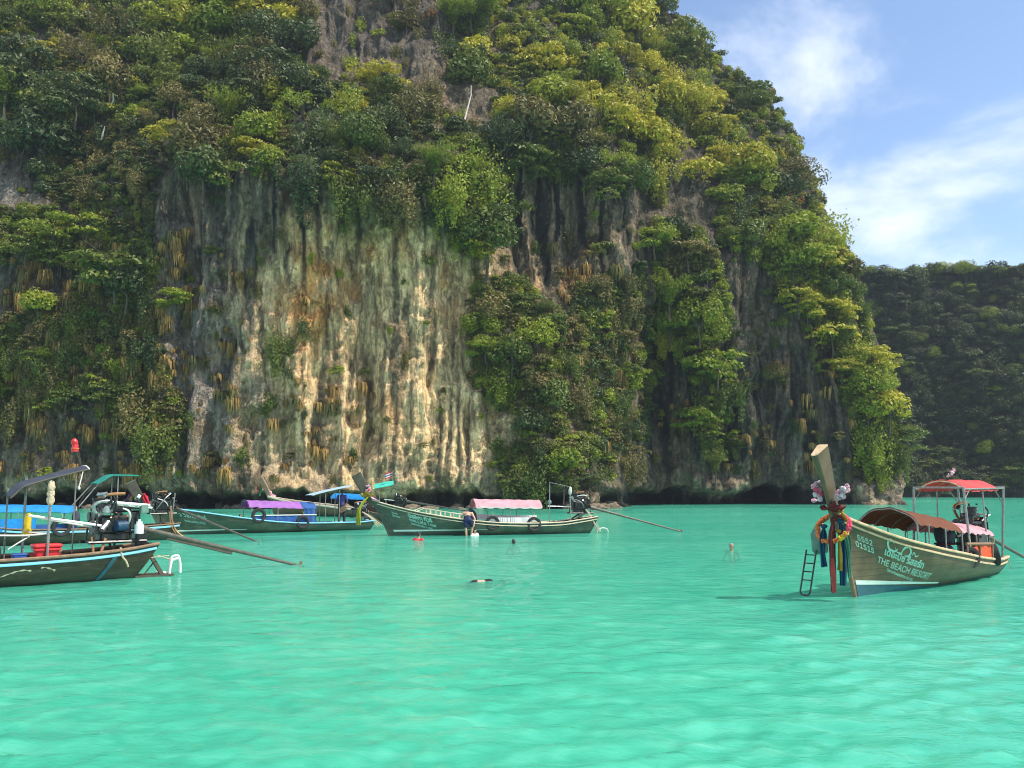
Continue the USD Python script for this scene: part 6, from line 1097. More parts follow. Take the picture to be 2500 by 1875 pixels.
b1.engine((-3.0, 0, 1.34), 1.28, 0.0, shaft_to=(-8.2, 0.5, -0.25), tiller=(-1.4, 0.25, 1.15))
b1.part('engine_cover', [boxm((0.75, 0.60, 0.70), (-2.95, 0.02, 0.88), bevel=0.10)], 'metal_dark')
b1.part('exhaust_stack', tube([(-3.2, -0.2, 1.5), (-3.25, -0.22, 2.15)], 0.045, n=9), 'metal_pole')
for k, (l_, w_) in enumerate(((-0.65, 0.0), (-1.55, 0.0), (-2.45, 0.0))): b1.part('seat_stanchion', tube([(l_, 0.72, 0.45), (l_, 0.72, 1.02)], 0.03, n=8), 'wood_brown')
b1.part('side_rail', tube([(-0.6, 0.72, 1.0), (-1.6, 0.72, 0.96), (-2.55, 0.70, 0.92)], 0.04, n=8), 'wood_brown')
b1.part('side_cloth', sheet(np.array([[(l_, 0.70 + 0.02 * math.sin(l_ * 9), z_ + 0.02 * math.sin(l_ * 7)) for z_ in (0.42, 0.6, 0.78, 0.92)] for l_ in np.linspace(-0.95, -2.45, 24)]), 0.012), 'canvas_orange')
b1.part('mooring_line', tube(curve([(-4.3, 0.4, 0.5), (-4.35, 0.5, 0.35), (-4.4, 0.52, 0.12)], 8), 0.012, n=6), 'rope')
b1.part('hanging_rope', tube(curve([(-0.2, -0.6, 1.4), (-0.15, -0.58, 1.0), (-0.25, -0.6, 0.85), (-0.2, -0.6, 0.6)], 12), 0.010, n=6), 'rope')
# things hung on or lying in it
W1 = lambda p: b1.to_world(np.array(p, float))
def world_mesh(boat, m):
    m = m.copy(); m.vertices = boat.to_world(m.vertices); return m
def boat_thing(boat, name, label, cat, at, group=None): return thing(name, label, cat, boat.to_world(np.array(at, float)), boat.rot, group)
bd = boat_thing(b1, 'covered_bundle', 'dark cloth-wrapped bundle behind the orange side cloth of the red-roofed boat', 'bundle', (-0.35, 0.25, 0.25))
def lump(size, seed, rough_=0.06):
    m = trimesh.creation.icosphere(3); v = m.vertices; m.vertices = v * (1 + rough_ * 6 * (meshkit.fbm(v * 1.7 + seed, 3, seed) - 0.5))[:, None] * np.array(size); return m
def put(m, at): m = m.copy(); m.apply_translation(at); return m
part(bd, 'lower_bag', put(lump((0.40, 0.30, 0.36), 2), (0.05, 0, 0.40)), 'canvas_dark', True); part(bd, 'upper_bag', put(lump((0.27, 0.25, 0.30), 5), (-0.12, 0, 0.98)), 'canvas_dark', True)
part(bd, 'strap', torus(0.24, 0.02, (-0.08, 0, 0.74), (0, 0, 1)), 'ribbon_red')
tyre('black tyre leaning at the front end of the orange side cloth', W1((-0.78, 0.74, 0.66)), b1.to_world(np.array([0.5, 1, 0.1])) - b1.to_world(np.zeros(3)), 0.20, 0.07)
tyre('black tyre lashed to the stern quarter of the red-roofed boat', W1((-2.75, 0.66, 0.62)), b1.to_world(np.array([-0.6, 1, 0.2])) - b1.to_world(np.zeros(3)), 0.22, 0.085)
g = boat_thing(b1, 'flower_garland', 'orange and yellow flower garland looped round the prow of the red-roofed boat', 'garland', (4.95, 0, 1.2))
nb = 40
for k in range(nb):
    a = 2 * math.pi * k / nb
    p = np.array([0.10 + 0.16 * math.cos(a), 0.37 * math.sin(a), 0.40 - 0.30 * math.cos(a + 0.1) * (1.1 if math.cos(a) > 0 else 0.8)])
    colr = 'flower_orange' if math.cos(a) > -0.1 and not (0.95 < math.sin(a)) else 'flower_rose' if math.sin(a) > 0 else 'flower_orange'
    if 0.35 < math.sin(a) < 0.9 and math.cos(a) > 0: colr = 'flower_yellow' if k % 3 else 'flower_orange'
    part(g, 'flower', blossoms([p], 0.064, k, 8)[0], colr)
def posy(label, at, seed, cols, n=14, r=0.066, spread=(0.09, 0.13, 0.24)):
    t_ = boat_thing(b1, 'flower_posy', label, 'flowers', at); rg = np.random.default_rng(seed)
    for k in range(n): part(t_, 'flower', blossoms([rg.normal(0, 1, 3).clip(-1.3, 1.3) * np.array(spread) * 0.62], r, seed * 50 + k, 8)[0], cols[k % len(cols)])
posy('pale pink flower bunch tied on the right side of the prow', (5.15, 0.30, 2.33), 1, ['flower_pink', 'flower_pink', 'flower_white'])
posy('pink and white flower bunch tied on the left side of the prow', (5.20, -0.28, 2.36), 2, ['flower_white', 'flower_pink', 'flower_pink', 'flower_rose'], 13)
def drape(boat, name, label, pts, w, seed, m, cat='ribbon', group=None, fold=0.3, th=0.01, twist=0.5):
    t_ = thing(name, label, cat, (*boat.c, 0), boat.rot, group); part(t_, 'strip', ribbon(pts, w, seed, th, fold, twist), m, 60)
    part(t_, 'knot', put(lump((0.07, 0.07, 0.05), seed), pts[0]), m, True); return t_
drape(b1, 'ribbon', 'long dark red cloth strip hanging from the prow of the red-roofed boat', [(5.12, 0.05, 1.75), (5.22, 0.04, 1.2), (5.22, 0.04, 0.6), (5.2, 0.03, 0.20)], 0.30, 1, 'ribbon_red', fold=0.5)
drape(b1, 'ribbon', 'narrow blue cloth strip hanging beside the dark red one on the prow', [(5.05, 0.17, 1.72), (5.10, 0.22, 1.2), (5.12, 0.22, 0.6), (5.1, 0.20, 0.34)], 0.14, 2, 'ribbon_blue', fold=0.6)
drape(b1, 'ribbon', 'short yellow cloth strip hanging among the prow ribbons', [(5.08, 0.14, 1.5), (5.14, 0.18, 1.1), (5.15, 0.16, 0.66)], 0.13, 3, 'ribbon_yellow', fold=0.6)
drape(b1, 'ribbon', 'green cloth strip hanging closest to the stem of the red-roofed boat', [(4.98, 0.24, 1.6), (5.0, 0.30, 1.0), (4.98, 0.30, 0.52)], 0.17, 4, 'ribbon_green', fold=0.5)
drape(b1, 'ribbon', 'navy cloth strip hanging left of the dark red one on the prow', [(5.15, -0.16, 1.6), (5.22, -0.18, 1.1), (5.2, -0.16, 0.72)], 0.12, 5, 'ribbon_blue', fold=0.5)
drape(b1, 'sash', 'yellow sash knotted round the foot of the prow', [(5.08, 0.20, 1.95), (5.02, 0.27, 1.80), (4.86, 0.22, 1.72)], 0.22, 6, 'ribbon_yellow', 'sash', fold=0.35)
drape(b1, 'sash', 'red sash wrapped round the prow above the yellow one', [(5.15, -0.17, 2.02), (5.27, 0.0, 1.98), (5.10, 0.2, 2.06), (4.95, 0.15, 2.0)], 0.24, 8, 'ribbon_red', 'sash', fold=0.3)
nt = boat_thing(b1, 'net_bag', 'pale green netting bundle hanging on the far side of the bow', 'netting', (4.75, -0.42, 1.05))
part(nt, 'net', put(lump((0.17, 0.18, 0.36), 9, 0.12), (0, -0.08, 0.22)), 'net_pale', True); part(nt, 'tie', torus(0.07, 0.015, (0, -0.06, 0.58), (0, 0, 1)), 'rope')
ld = boat_thing(b1, 'boarding_ladder', 'narrow dark metal ladder hanging beside the bow of the red-roofed boat', 'ladder', (4.85, -0.60, 0))
for s_ in (-0.12, 0.12): part(ld, 'side_rail', tube([(0.05, s_ - 0.02, 1.05), (0.18, s_ - 0.14, 0.12)], 0.020, n=8), 'metal_dark')
for k in range(4):
    f_ = 0.12 + 0.2 * k; part(ld, 'rung', tube([(0.05 + 0.13 * f_, -0.14 - 0.12 * f_, 1.05 - 0.93 * f_), (0.05 + 0.13 * f_, 0.10 - 0.12 * f_, 1.05 - 0.93 * f_)], 0.014, n=7), 'metal_dark')
part(ld, 'foot_loop', tube(curve([(0.18, -0.26, 0.12), (0.19, -0.20, 0.05), (0.19, -0.08, 0.05), (0.18, -0.02, 0.12)], 12), 0.020, n=8), 'metal_dark')
fl = boat_thing(b1, 'flower_posy', 'small pale flower bunch on a stick above the red roof', 'flowers', (-2.1, -0.1, 2.88))
for k, p in enumerate(((0, 0, 0), (0.08, 0.05, -0.05), (-0.09, 0.02, 0.03), (0.02, -0.08, -0.10))): part(fl, 'flower', blossoms([p], 0.06, 300 + k, 7)[0], 'flower_white' if k % 2 else 'flower_pink')

# ------------------------------------------------------------------ green tour boat with the pink roof, in the middle
b7 = Boat('longtail_boat', 'dark green longtail boat with pink roof and white tour lettering, in mid-lagoon', on_z(1443, 1301), on_z(947, 1308),
          [(-5.6, 0.86), (-4.8, 0.74), (-3.3, 0.58), (-1.9, 0.56), (0, 0.62), (1.1, 0.72), (3.4, 1.06), (5.0, 1.42), (6.2, 1.76)], scaled(HB, 1.0), 'hull_green', kbow=0.15)
b7.gunwales('wood_cream', 0.10, 0.05, 'wood_cream', 0.04, 0.045, -0.12)
b7.stem('wood_dark')
b7.prow([(6.1, 1.5), (6.45, 2.1), (6.75, 2.6), (7.0, 3.05)], [0.34, 0.42, 0.46, 0.50], [0.14, 0.16, 0.18, 0.2], 'wood_dark')
b7.band('boot_stripe', 'stripe_pale', 0.20, 0.29, 0.52, 0.97, 0.8)
b7.part('foredeck', sheet(np.array([[b7.tz(t_, b7.zs(b7.l0 + (b7.l1 - b7.l0) * t_) + 0.015, s_ * 0.995) for s_ in (-1, -0.5, 0, 0.5, 1)] for t_ in np.linspace(0.80, 0.985, 12)]), 0.03), 'wood_cream')
T7 = b7.l1 - b7.l0
b7.text('tour_no1', (5.45 - b7.l0) / T7, 0.42, 0.085); b7.text('tour_no2', (5.50 - b7.l0) / T7, 0.58, 0.085)
b7.text('tour_thai', (4.62 - b7.l0) / T7, 0.40, 0.20, adv=0.95); b7.text('tour_latin', (4.66 - b7.l0) / T7, 0.60, 0.155, slope=0.02, adv=0.98); b7.text('tour_small', (4.66 - b7.l0) / T7, 0.77, 0.095, slope=0.02, adv=0.95)
for k, l_ in enumerate((3.35, 2.85, 2.35, 1.9)):
    for sg in (1, -1):
        t_ = (l_ - b7.l0) / T7; z_ = float(b7.zs(l_)); q = b7.tz(t_, z_ - 0.02, sg)
        b7.part('rail_post', boxm((0.075, 0.05, 0.26), (q[0], q[1] * 0.96, z_ + 0.13)), 'wood_cream')
for sg in (1, -1):
    ln = np.linspace(1.2, 4.1, 14); b7.part('top_rail', rail(np.array([b7.tz((l_ - b7.l0) / T7, b7.zs(l_) - 0.02, sg) * [1, 0.96, 1] + [0, 0, 0.28 * (1 - sstep(3.6, 4.15, l_))] for l_ in ln]), (0, 0, 1), 0.07, 0.035), 'wood_cream')
b7.arch('roof', 'canvas_pink', 1.05, -2.45, 0.82, 1.46, 1.40, 0.34, [(0.9, s_ * 0.80, 0.6) for s_ in (1, -1)] + [(-0.75, s_ * 0.80, 0.55) for s_ in (1, -1)] + [(-2.35, s_ * 0.80, 0.5) for s_ in (1, -1)] + [(-1.5, -0.8, 0.5), (0.1, -0.8, 0.5)], sag=0.035, seed=7)
b7.part('roof_fringe', sheet(np.array([[(l_, 0.83, 1.455 - 0.016 * (1.05 - l_) - 0.035 * math.sin(l_ * 5.2) ** 2 - d_) for d_ in (0.0, 0.04, 0.08)] for l_ in np.linspace(1.02, -2.42, 60)]), 0.006), 'canvas_white')
b7.part('side_sheet', sheet(np.array([[(l_, 0.70 + 0.03 * math.sin(l_ * 11) * z_, 0.46 + 0.40 * z_) for z_ in (0.0, 0.3, 0.65, 0.9, 1.0)] + [(l_, 0.60, 0.875), (l_, 0.45, 0.88), (l_, 0.30, 0.88)] for l_ in np.linspace(0.35, -1.95, 60)]), 0.015), 'plastic_sheet')
b7.part('bench', boxm((3.2, 0.36, 0.05), (-0.7, -0.55, 0.62)), 'plastic_white')
b7.part('far_bulwark', rail(np.array([(l_, -0.80, b7.zs(l_) + 0.22) for l_ in np.linspace(0.9, -2.6, 10)]), (0, 0, 1), 0.03, 0.28), 'plastic_white')
b7.engine((-4.75, 0, 1.50), 1.25, 0.0, shaft_to=(-10.55, 0.0, 0.0), tiller=(-2.95, 0.1, 1.42), shaft_r=0.05)
b7.part('engine_frame', [tube([(-4.4, y, 0.75), (-5.1, y, 1.15)], 0.04, n=7) for y in (-0.3, 0.3)], 'wood_dark')
for (l_, b_, zt) in ((-2.9, 0.55, 2.52), (-3.1, -0.1, 2.68), (-4.05, 0.5, 2.42)):
    b7.part('stern_pole', tube([(l_, b_, 0.5), (l_ - 0.02, b_, zt)], 0.026, n=7), 'metal_pole')
b7.part('stern_pole_beam', tube([(-3.1, -0.1, 2.66), (-4.07, 0.5, 2.42)], 0.018, n=6), 'metal_pole')
b7.part('hanging_rag', put(lump((0.09, 0.08, 0.22), 4, 0.1), (-4.05, 0.52, 2.22)), 'canvas_white', True)
b7.part('float_knob', put(lump((0.11, 0.11, 0.12), 6, 0.05), (-3.1, -0.1, 1.62)), 'net_pale', True)
b7.part('stern_mat', sheet(np.array([[(l_, b_, 0.56 + 0.03 * math.sin(l_ * 6 + b_ * 4)) for b_ in np.linspace(-0.5, 0.6, 6)] for l_ in np.linspace(-2.55, -3.6, 10)]), 0.03), 'wood_cream')
for sgn in (0.0, 0.16):
    b7.part('stern_rope', tube(curve([(-4.95, 0.35, 1.25), (-5.3, 0.46, 0.7), (-5.55 - sgn, 0.3, 0.05)], 14), 0.03, n=7), 'rope')
b7.part('stern_ladder', [tube([(-5.5, y, 0.75), (-5.85, y, 0.08)], 0.022, n=7) for y in (-0.15, 0.15)] + [tube([(-5.5 - 0.35 * f, -0.15, 0.75 - 0.67 * f), (-5.5 - 0.35 * f, 0.15, 0.75 - 0.67 * f)], 0.018, n=6) for f in (0.3, 0.6, 0.95)] + [tube(curve([(-5.7, 0, 0.03), (-6.0, 0, 0.25), (-6.25, 0, 0.2), (-6.32, 0, 0.02)], 14), 0.035, n=8)], 'canvas_white')
ax7 = np.array([*b7.n, 0.15])
tyre('black tyre hung inside the rail by the front post of the pink roof', b7.to_world(np.array([0.18, 0.80, 0.60])), ax7, 0.30, 0.07)
tyre('black tyre hung inside the rail by the rear post of the pink roof', b7.to_world(np.array([-2.0, 0.80, 0.52])), ax7, 0.30, 0.07)
fb = boat_thing(b7, 'equipment_bag', 'dark upright bag standing under the front end of the pink roof', 'bag', (0.95, 0.2, 0.2)); part(fb, 'bag', put(lump((0.34, 0.34, 0.62), 12, 0.05), (0.25, 0, 0.5)), 'canvas_dark', True); part(fb, 'strap', torus(0.3, 0.02, (0.25, 0, 0.75), (0, 0.2, 1)), 'rubber')
drape(b7, 'sash', 'yellow-green sash trailing from the prow of the pink-roofed boat to the water', [(6.32, 0.12, 2.0), (6.6, 0.20, 1.7), (6.85, 0.18, 1.2), (6.82, 0.16, 0.55)], 0.30, 21, 'ribbon_lime', 'sash', fold=0.5)
drape(b7, 'sash', 'yellow sash wrapped round the foot of the pink-roofed boat\'s prow', [(6.35, -0.14, 2.25), (6.62, 0.05, 2.12), (6.35, 0.17, 2.0), (6.1, 0.12, 1.95)], 0.34, 22, 'ribbon_yellow', 'sash', fold=0.3)
p7 = boat_thing(b7, 'flower_posy', 'pink flower bunch on the prow of the pink-roofed boat', 'flowers', (6.45, 0.12, 2.35)); rg7 = np.random.default_rng(77)
for k in range(10): part(p7, 'flower', blossoms([rg7.normal(0, 1, 3).clip(-1.2, 1.2) * (0.09, 0.10, 0.10)], 0.08, 400 + k, 7)[0], ('flower_pink', 'flower_white', 'flower_rose')[k % 3])
drape(b7, 'scarf', 'pale pink scarf tied where prow and gunwale of the pink-roofed boat meet', [(6.28, 0.16, 1.98), (6.1, 0.2, 1.82), (5.85, 0.2, 1.72)], 0.26, 23, 'flower_pink', 'scarf', fold=0.5)

# ------------------------------------------------------------------ boat with the purple roof, left of the middle
b4 = Boat('longtail_boat', 'dark longtail boat with purple and blue barrel roof, left of the pink-roofed boat', on_z(905, 1292), on_z(415, 1306),
          [(-5.55, 0.50), (-4.5, 0.43), (-1.6, 0.45), (0.2, 0.56), (1.9, 0.78), (4.3, 1.15), (5.6, 1.36), (6.7, 1.62)], scaled(HB, 1.0), 'hull_green', kbow=-0.3)
b4.gunwales('stripe_blue', 0.10, 0.06)
b4.stem('wood_dark')
b4.prow([(6.6, 1.4), (7.0, 1.85), (7.3, 2.3), (7.5, 2.66)], [0.34, 0.42, 0.46, 0.5], [0.14, 0.18, 0.22, 0.25], 'wood_dark', 'net_pale')
b4.band('boot_stripe', 'stripe_pale', 0.16, 0.23, 0.62, 0.95, 0.7)
T4 = b4.l1 - b4.l0
b4.text('purple_thai', (5.35 - b4.l0) / T4, 0.36, 0.20); b4.text('purple_small', (5.2 - b4.l0) / T4, 0.62, 0.10)
b4.arch('purple_roof', 'canvas_purple', 1.75, -1.15, 0.78, 1.42, 1.30, 0.30, [(1.6, s_ * 0.76, 0.6) for s_ in (1, -1)] + [(-1.8, s_ * 0.76, 0.4) for s_ in (1, -1)] + [(0.2, s_ * 0.76, 0.5) for s_ in (1, -1)], sag=0.02, seed=9, nseg=2)
b4.arch('blue_roof_end', 'canvas_navy', -1.17, -1.95, 0.78, 1.30, 1.27, 0.29, None, sag=0.01, seed=10, edge=False)
b4.part('side_cloth', sheet(np.array([[(l_, 0.76 + 0.015 * math.sin(l_ * 14), z_) for z_ in (0.5, 0.65, 0.82, 0.92)] for l_ in np.linspace(1.5, -1.9, 30)]), 0.01), 'canvas_navy')
b4.part('rear_cloth', sheet(np.array([[(l_, 0.765 + 0.02 * math.sin(l_ * 25), z_) for z_ in (0.45, 0.75, 1.0, 1.27)] for l_ in np.linspace(-1.25, -1.92, 14)]), 0.01), 'canvas_navy')
b4.part('side_rail', tube([(1.6, 0.79, 0.93), (-1.95, 0.79, 0.90)], 0.022, n=7), 'pipe_white')
b4.part('front_hoop', tube([(1.78, 0.80 * v, 1.42 + 0.32 * (1 - abs(v) ** 2.2)) for v in np.linspace(-1, 1, 15)] , 0.03, n=8), 'metal_dark')
b4.part('front_board', boxm((0.9, 1.3, 0.05), (2.15, 0, 0.80)), 'wood_dark')
for l_, b_, z_ in ((-2.55, 0.5, 2.05), (-3.4, 0.4, 2.38), (-2.6, -0.5, 2.05), (-3.5, -0.5, 2.3)): b4.part('awning_post', tube([(l_, b_, 0.35), (l_, b_, z_)], 0.022, n=7), 'metal_pole')
b4.part('raised_awning', sheet(np.array([[(l_, b_, 1.95 + 0.27 * (-1.75 - l_) ** 0.8 - 0.05 * b_ * b_) for b_ in np.linspace(-0.62, 0.62, 7)] for l_ in np.linspace(-1.78, -4.1, 16)]), 0.02), 'canvas_pale')
b4.engine((-4.85, -0.1, 1.05), 1.0, 0.15, shaft_to=(-8.4, -3.6, -0.2), shaft_r=0.04)
for k in range(3): b4.part('stern_rope', tube(curve([(-4.8, 0.35, 1.0), (-5.2 - 0.06 * k, 0.5, 0.7), (-5.75 - 0.12 * k, 0.40, 0.12 + 0.05 * k), (-5.6, 0.30, 0.5)], 18), 0.028, n=7), 'rope')
ax4 = np.array([*b4.n, 0.1])
tyre('black tyre on the front corner of the purple-roofed boat\'s cabin', b4.to_world(np.array([1.25, 0.84, 0.92])), ax4, 0.30, 0.085)
tyre('black tyre on the rear corner of the purple-roofed boat\'s cabin', b4.to_world(np.array([-1.15, 0.84, 0.52])), ax4, 0.28, 0.08)
drape(b4, 'ribbon', 'crimson ribbon on the right of the dark prow behind the nearest engine', [(6.85, 0.2, 2.05), (6.75, 0.26, 1.75), (6.6, 0.22, 1.42)], 0.24, 31, 'ribbon_crimson', fold=0.4)
drape(b4, 'ribbon', 'purple and red ribbon on the left of the dark prow behind the nearest engine', [(7.35, -0.25, 2.2), (7.5, -0.32, 1.85), (7.55, -0.34, 1.5)], 0.30, 32, 'ribbon_purple', fold=0.5)
drape(b4, 'ribbon', 'small yellow ribbon beside the purple one on the dark prow', [(7.28, -0.1, 2.1), (7.4, -0.12, 1.85), (7.42, -0.14, 1.62)], 0.12, 33, 'ribbon_yellow', fold=0.5)

# ------------------------------------------------------------------ nearest boat at the left edge, stern towards us
b2 = Boat('longtail_boat', 'nearest dark brown longtail boat at the left edge with red cool box', (-10.2, 24.9), (-17.8, 18.4),
          [(-5.25, 0.90), (-4.3, 0.78), (-3.2, 0.71), (-1.3, 0.67), (1.5, 0.80), (3.6, 1.2), (5.4, 1.75)], scaled(HB, 1.04), 'hull_brown', kstern=0.42)
b2.gunwales('wood_brown', 0.13, 0.07, 'stripe_blue', 0.045, 0.075, -0.10)
b2.stem('wood_dark'); b2.prow([(5.3, 1.5), (5.7, 2.3), (6.1, 3.0)], [0.34, 0.45, 0.5], [0.14, 0.2, 0.25], 'wood_dark')
for l_ in (-4.6, -3.9, -1.6, 0.6):
    q = b2.tz((l_ - b2.l0) / (b2.l1 - b2.l0), b2.zs(l_) - 0.12, 1); b2.part('thwart', boxm((0.22, 2 * q[1], 0.04), (l_, 0, q[2])), 'wood_brown')
for l_ in np.linspace(-4.2, 1.0, 8):
    for sg in (1, -1):
        t_ = (l_ - b2.l0) / (b2.l1 - b2.l0); zz_ = np.linspace(0.1, float(b2.zs(l_)) - 0.03, 6)
        b2.part('rib', rail(b2.tz(t_ + 0 * zz_, zz_, sg, -0.045), (1, 0, 0), 0.05, 0.05), 'hull_inside')
b2.engine((-4.15, 0.05, 1.52), 1.45, 0.06, shaft_to=b2.to_local(on_z(735, 1382, -0.05)), shaft_r=0.055, guard=(0.9, 3.0), tiller=(-2.35, 0.2, 1.66), head='engine_black')
b2.part('fuel_bottle', [cyl(0.12, 0.24, (-4.72, 0.42, 1.32), n=20), cyl(0.08, 0.08, (-4.72, 0.42, 1.48), n=18), cyl(0.04, 0.06, (-4.72, 0.42, 1.55), n=14)], 'plastic_white', 35)
b2.part('oil_can', boxm((0.2, 0.2, 0.24), (-4.86, 0.30, 1.86), bevel=0.02), 'net_pale')
b2.part('exhaust_tube', [tube([(-3.85, 0.35, 2.06), (-5.0, 0.35, 1.95)], 0.042, n=12), tube([(-4.2, 0.2, 1.98), (-5.1, 0.25, 1.88)], 0.03, n=10)], 'pipe_white', 40)
b2.part('intake_elbow', tube(curve([(-3.7, 0.3, 1.7), (-3.55, 0.36, 1.95), (-3.75, 0.38, 2.08), (-4.0, 0.36, 2.06)], 14), 0.055, n=10), 'engine_steel', 40)
b2.part('air_cleaner', [cyl(0.16, 0.14, (-3.9, 0.28, 1.86), n=20), cyl(0.13, 0.2, (-3.9, 0.28, 1.86), n=18)], 'engine_steel', 35)
b2.part('starter_housing', cyl(0.14, 0.28, (-4.25, 0.42, 1.42), (1, 0.2, 0), 18), 'engine_blue', 35)
b2.part('tiller_grip', tube([(-2.0, 0.45, 1.74), (-3.75, 0.38, 1.44)], 0.036, n=10), 'pipe_white', 40)
b2.part('engine_leg', [tube([(-3.55, 0.35, 1.15), (-3.6, 0.45, 0.55)], 0.035, n=8), tube([(-3.9, 0.3, 1.1), (-3.75, 0.42, 0.62)], 0.04, n=8)], 'copper')
b2.part('swivel_post', [boxm((0.3, 0.36, 0.42), (-4.85, 0.05, 1.02), bevel=0.03)], 'engine_black')
for (l_, b_, zt, r_) in ((-2.45, 0.55, 2.62, 0.035), (-2.0, 0.0, 2.7, 0.022), (-2.0, -0.12, 2.7, 0.016), (-1.7, -0.6, 2.42, 0.022), (-3.3, -0.5, 3.0, 0.02)): b2.part('awning_post', tube([(l_, b_, 0.4), (l_, b_, zt)], r_, n=8), 'metal_pole')
aw = np.array([[(l_, b_, 2.44 + 0.58 * ((-1.55 - l_) / 1.8) ** 0.8 - 0.10 * abs(b_ / 0.5) ** 2.2 - 0.16 * sstep(-1.85, -1.55, l_)) for b_ in np.linspace(-0.5, 0.5, 13)] for l_ in np.linspace(-1.5501, -3.35, 24)])
b2.part('raised_awning', sheet(aw, 0.02), 'canvas_dark', 50); b2.part('awning_edge', tube(aw[:, -1], 0.022, n=7), 'wood_dark'); b2.part('awning_edge', tube(aw[:, 0], 0.022, n=7), 'wood_dark'); b2.part('awning_edge', tube(aw[-1], 0.022, n=7), 'pipe_white')
b2.part('hanging_rod', [tube([(-3.35, 0.0, 2.98), (-3.25, 0.02, 2.45)], 0.016, n=7), put(lump((0.035, 0.035, 0.05), 3), (-3.25, 0.02, 2.43))], 'pipe_white')
b2.part('flag_stick', [tube([(-3.3, -0.1, 3.02), (-3.12, -0.1, 3.55)], 0.014, n=6), tube([(-3.28, 0.02, 3.0), (-3.2, 0.0, 3.4)], 0.008, n=5)], 'wood_dark')
b2.part('rope_bundle', [put(lump((0.09, 0.09, 0.16), k, 0.1), (-2.45, 0.55, 2.45 - 0.16 * k)) for k in range(3)], 'rope', True)
b2.part('transom_step', [boxm((1.05, 0.6, 0.05), (-5.25, 0.0, 0.03)), boxm((0.10, 0.10, 0.75), (-5.28, 0.22, 0.34), trimesh.transformations.rotation_matrix(0.55, (0, 1, 0))), tube([(-5.0, 0.2, 0.1), (-5.25, 0.2, 0.42)], 0.02, n=6)], 'wood_dark')
b2.part('stern_rod', [tube([(-4.7, 0.45, 0.52), (-5.6, 0.3, 0.56)], 0.012, n=6), tube([(-5.3, 0.2, 0.58), (-5.75, 0.1, 0.42)], 0.016, n=6)], 'rope')
b2.part('ladder_hoop', [tube(curve([(-5.68, 0.18, 0.02), (-5.75, 0.18, 0.42), (-5.9, 0.18, 0.46), (-5.98, 0.18, 0.06)], 16), 0.035, n=9), tube(curve([(-5.78, -0.12, 0.02), (-5.86, -0.12, 0.5), (-5.98, -0.12, 0.52), (-6.08, -0.12, 0.08)], 16), 0.035, n=9), tube([(-5.35, 0.05, 0.12), (-5.7, 0.1, 0.06)], 0.03, n=8)], 'pipe_white', 40)
b2.part('side_strap', rail(b2.tz(np.full(8, (-4.15 - b2.l0) / (b2.l1 - b2.l0)), np.linspace(0.0, 0.66, 8), 1, 0.02), (1, 0, 0), 0.03, 0.10), 'bottom_blue')
b2.part('mooring_tail', tube(curve([(-4.2, 0.62, 0.86), (-4.25, 0.66, 0.62), (-4.35, 0.64, 0.5), (-4.42, 0.62, 0.34)], 12), 0.026, n=8), 'rope')
for k, (x0_, x1_, zb_) in enumerate(((-2.15, -1.35, 0.26), (-2.75, -2.35, 0.30))):
    b2.part('scuff_mark', sheet(np.array([[b2.tz((l_ - b2.l0) / (b2.l1 - b2.l0), zb_ + 0.16 * math.sin(2.4 * l_ + k) ** 2 + s_ * 0.016 * (0.35 + math.sin(l_ * 17 + k) ** 2), 1, 0.006) for s_ in (-1, 0, 1)] for l_ in np.linspace(x0_, x1_, 40)]), 0.003), 'wood_cream')
lf = thing('life_vest', 'yellow life vest tied to the awning posts of the nearest boat', 'life vest', b2.to_world(np.array([-2.05, 0.15, 1.35])), b2.rot)
part(lf, 'panel', sheet(np.array([[((0.03 + 0.075 * u + 0.02 * math.sin(7 * u)) * v, 0.05 * math.cos(2 * v), 0.42 - 0.52 * u + 0.03 * math.sin(5 * v)) for v in np.linspace(-1, 1, 7)] for u in np.linspace(0, 1, 8)]), 0.05), 'flower_yellow', 50); part(lf, 'strap', tube(curve([(0.15, 0.03, 0.0), (-0.1, 0.09, -0.02), (-0.5, 0.1, -0.05)], 8), 0.014, n=6), 'rope')
cb = boat_thing(b2, 'cool_box', 'bright red cool box standing in the nearest boat', 'cool box', (-2.48, 0.28, 0.35))
part(cb, 'body', loft([[(x * (0.24 + 0.03 * k), y * (0.17 + 0.02 * k), 0.5 * k) for x, y in ((-1, -0.9), (-0.9, -1), (0.9, -1), (1, -0.9), (1, 0.9), (0.9, 1), (-0.9, 1), (-1, 0.9))] for k in (0, 1)]), 'plastic_red'); part(cb, 'rim', boxm((0.62, 0.46, 0.07), (0, 0, 0.53), bevel=0.015), 'plastic_red'); part(cb, 'lid', boxm((0.66, 0.50, 0.09), (0, 0, 0.62), bevel=0.025), 'plastic_red')
for s_ in (-1, 1): part(cb, 'handle', tube(curve([(0.29 * s_, -0.1, 0.42), (0.34 * s_, -0.08, 0.38), (0.34 * s_, 0.08, 0.38), (0.29 * s_, 0.1, 0.42)], 10), 0.014, n=6), 'plastic_red')
bt = boat_thing(b2, 'plastic_crate', 'small blue plastic crate beside the red cool box', 'crate', (-1.85, 0.35, 0.3)); part(bt, 'body', boxm((0.3, 0.3, 0.45), (0, 0, 0.25), bevel=0.02), 'plastic_blue'); part(bt, 'rim', boxm((0.33, 0.33, 0.04), (0, 0, 0.48), bevel=0.01), 'plastic_blue')
dr = boat_thing(b2, 'water_drum', 'dark blue drum lying in the nearest boat at the picture edge', 'drum', (-1.0, 0.45, 0.86))
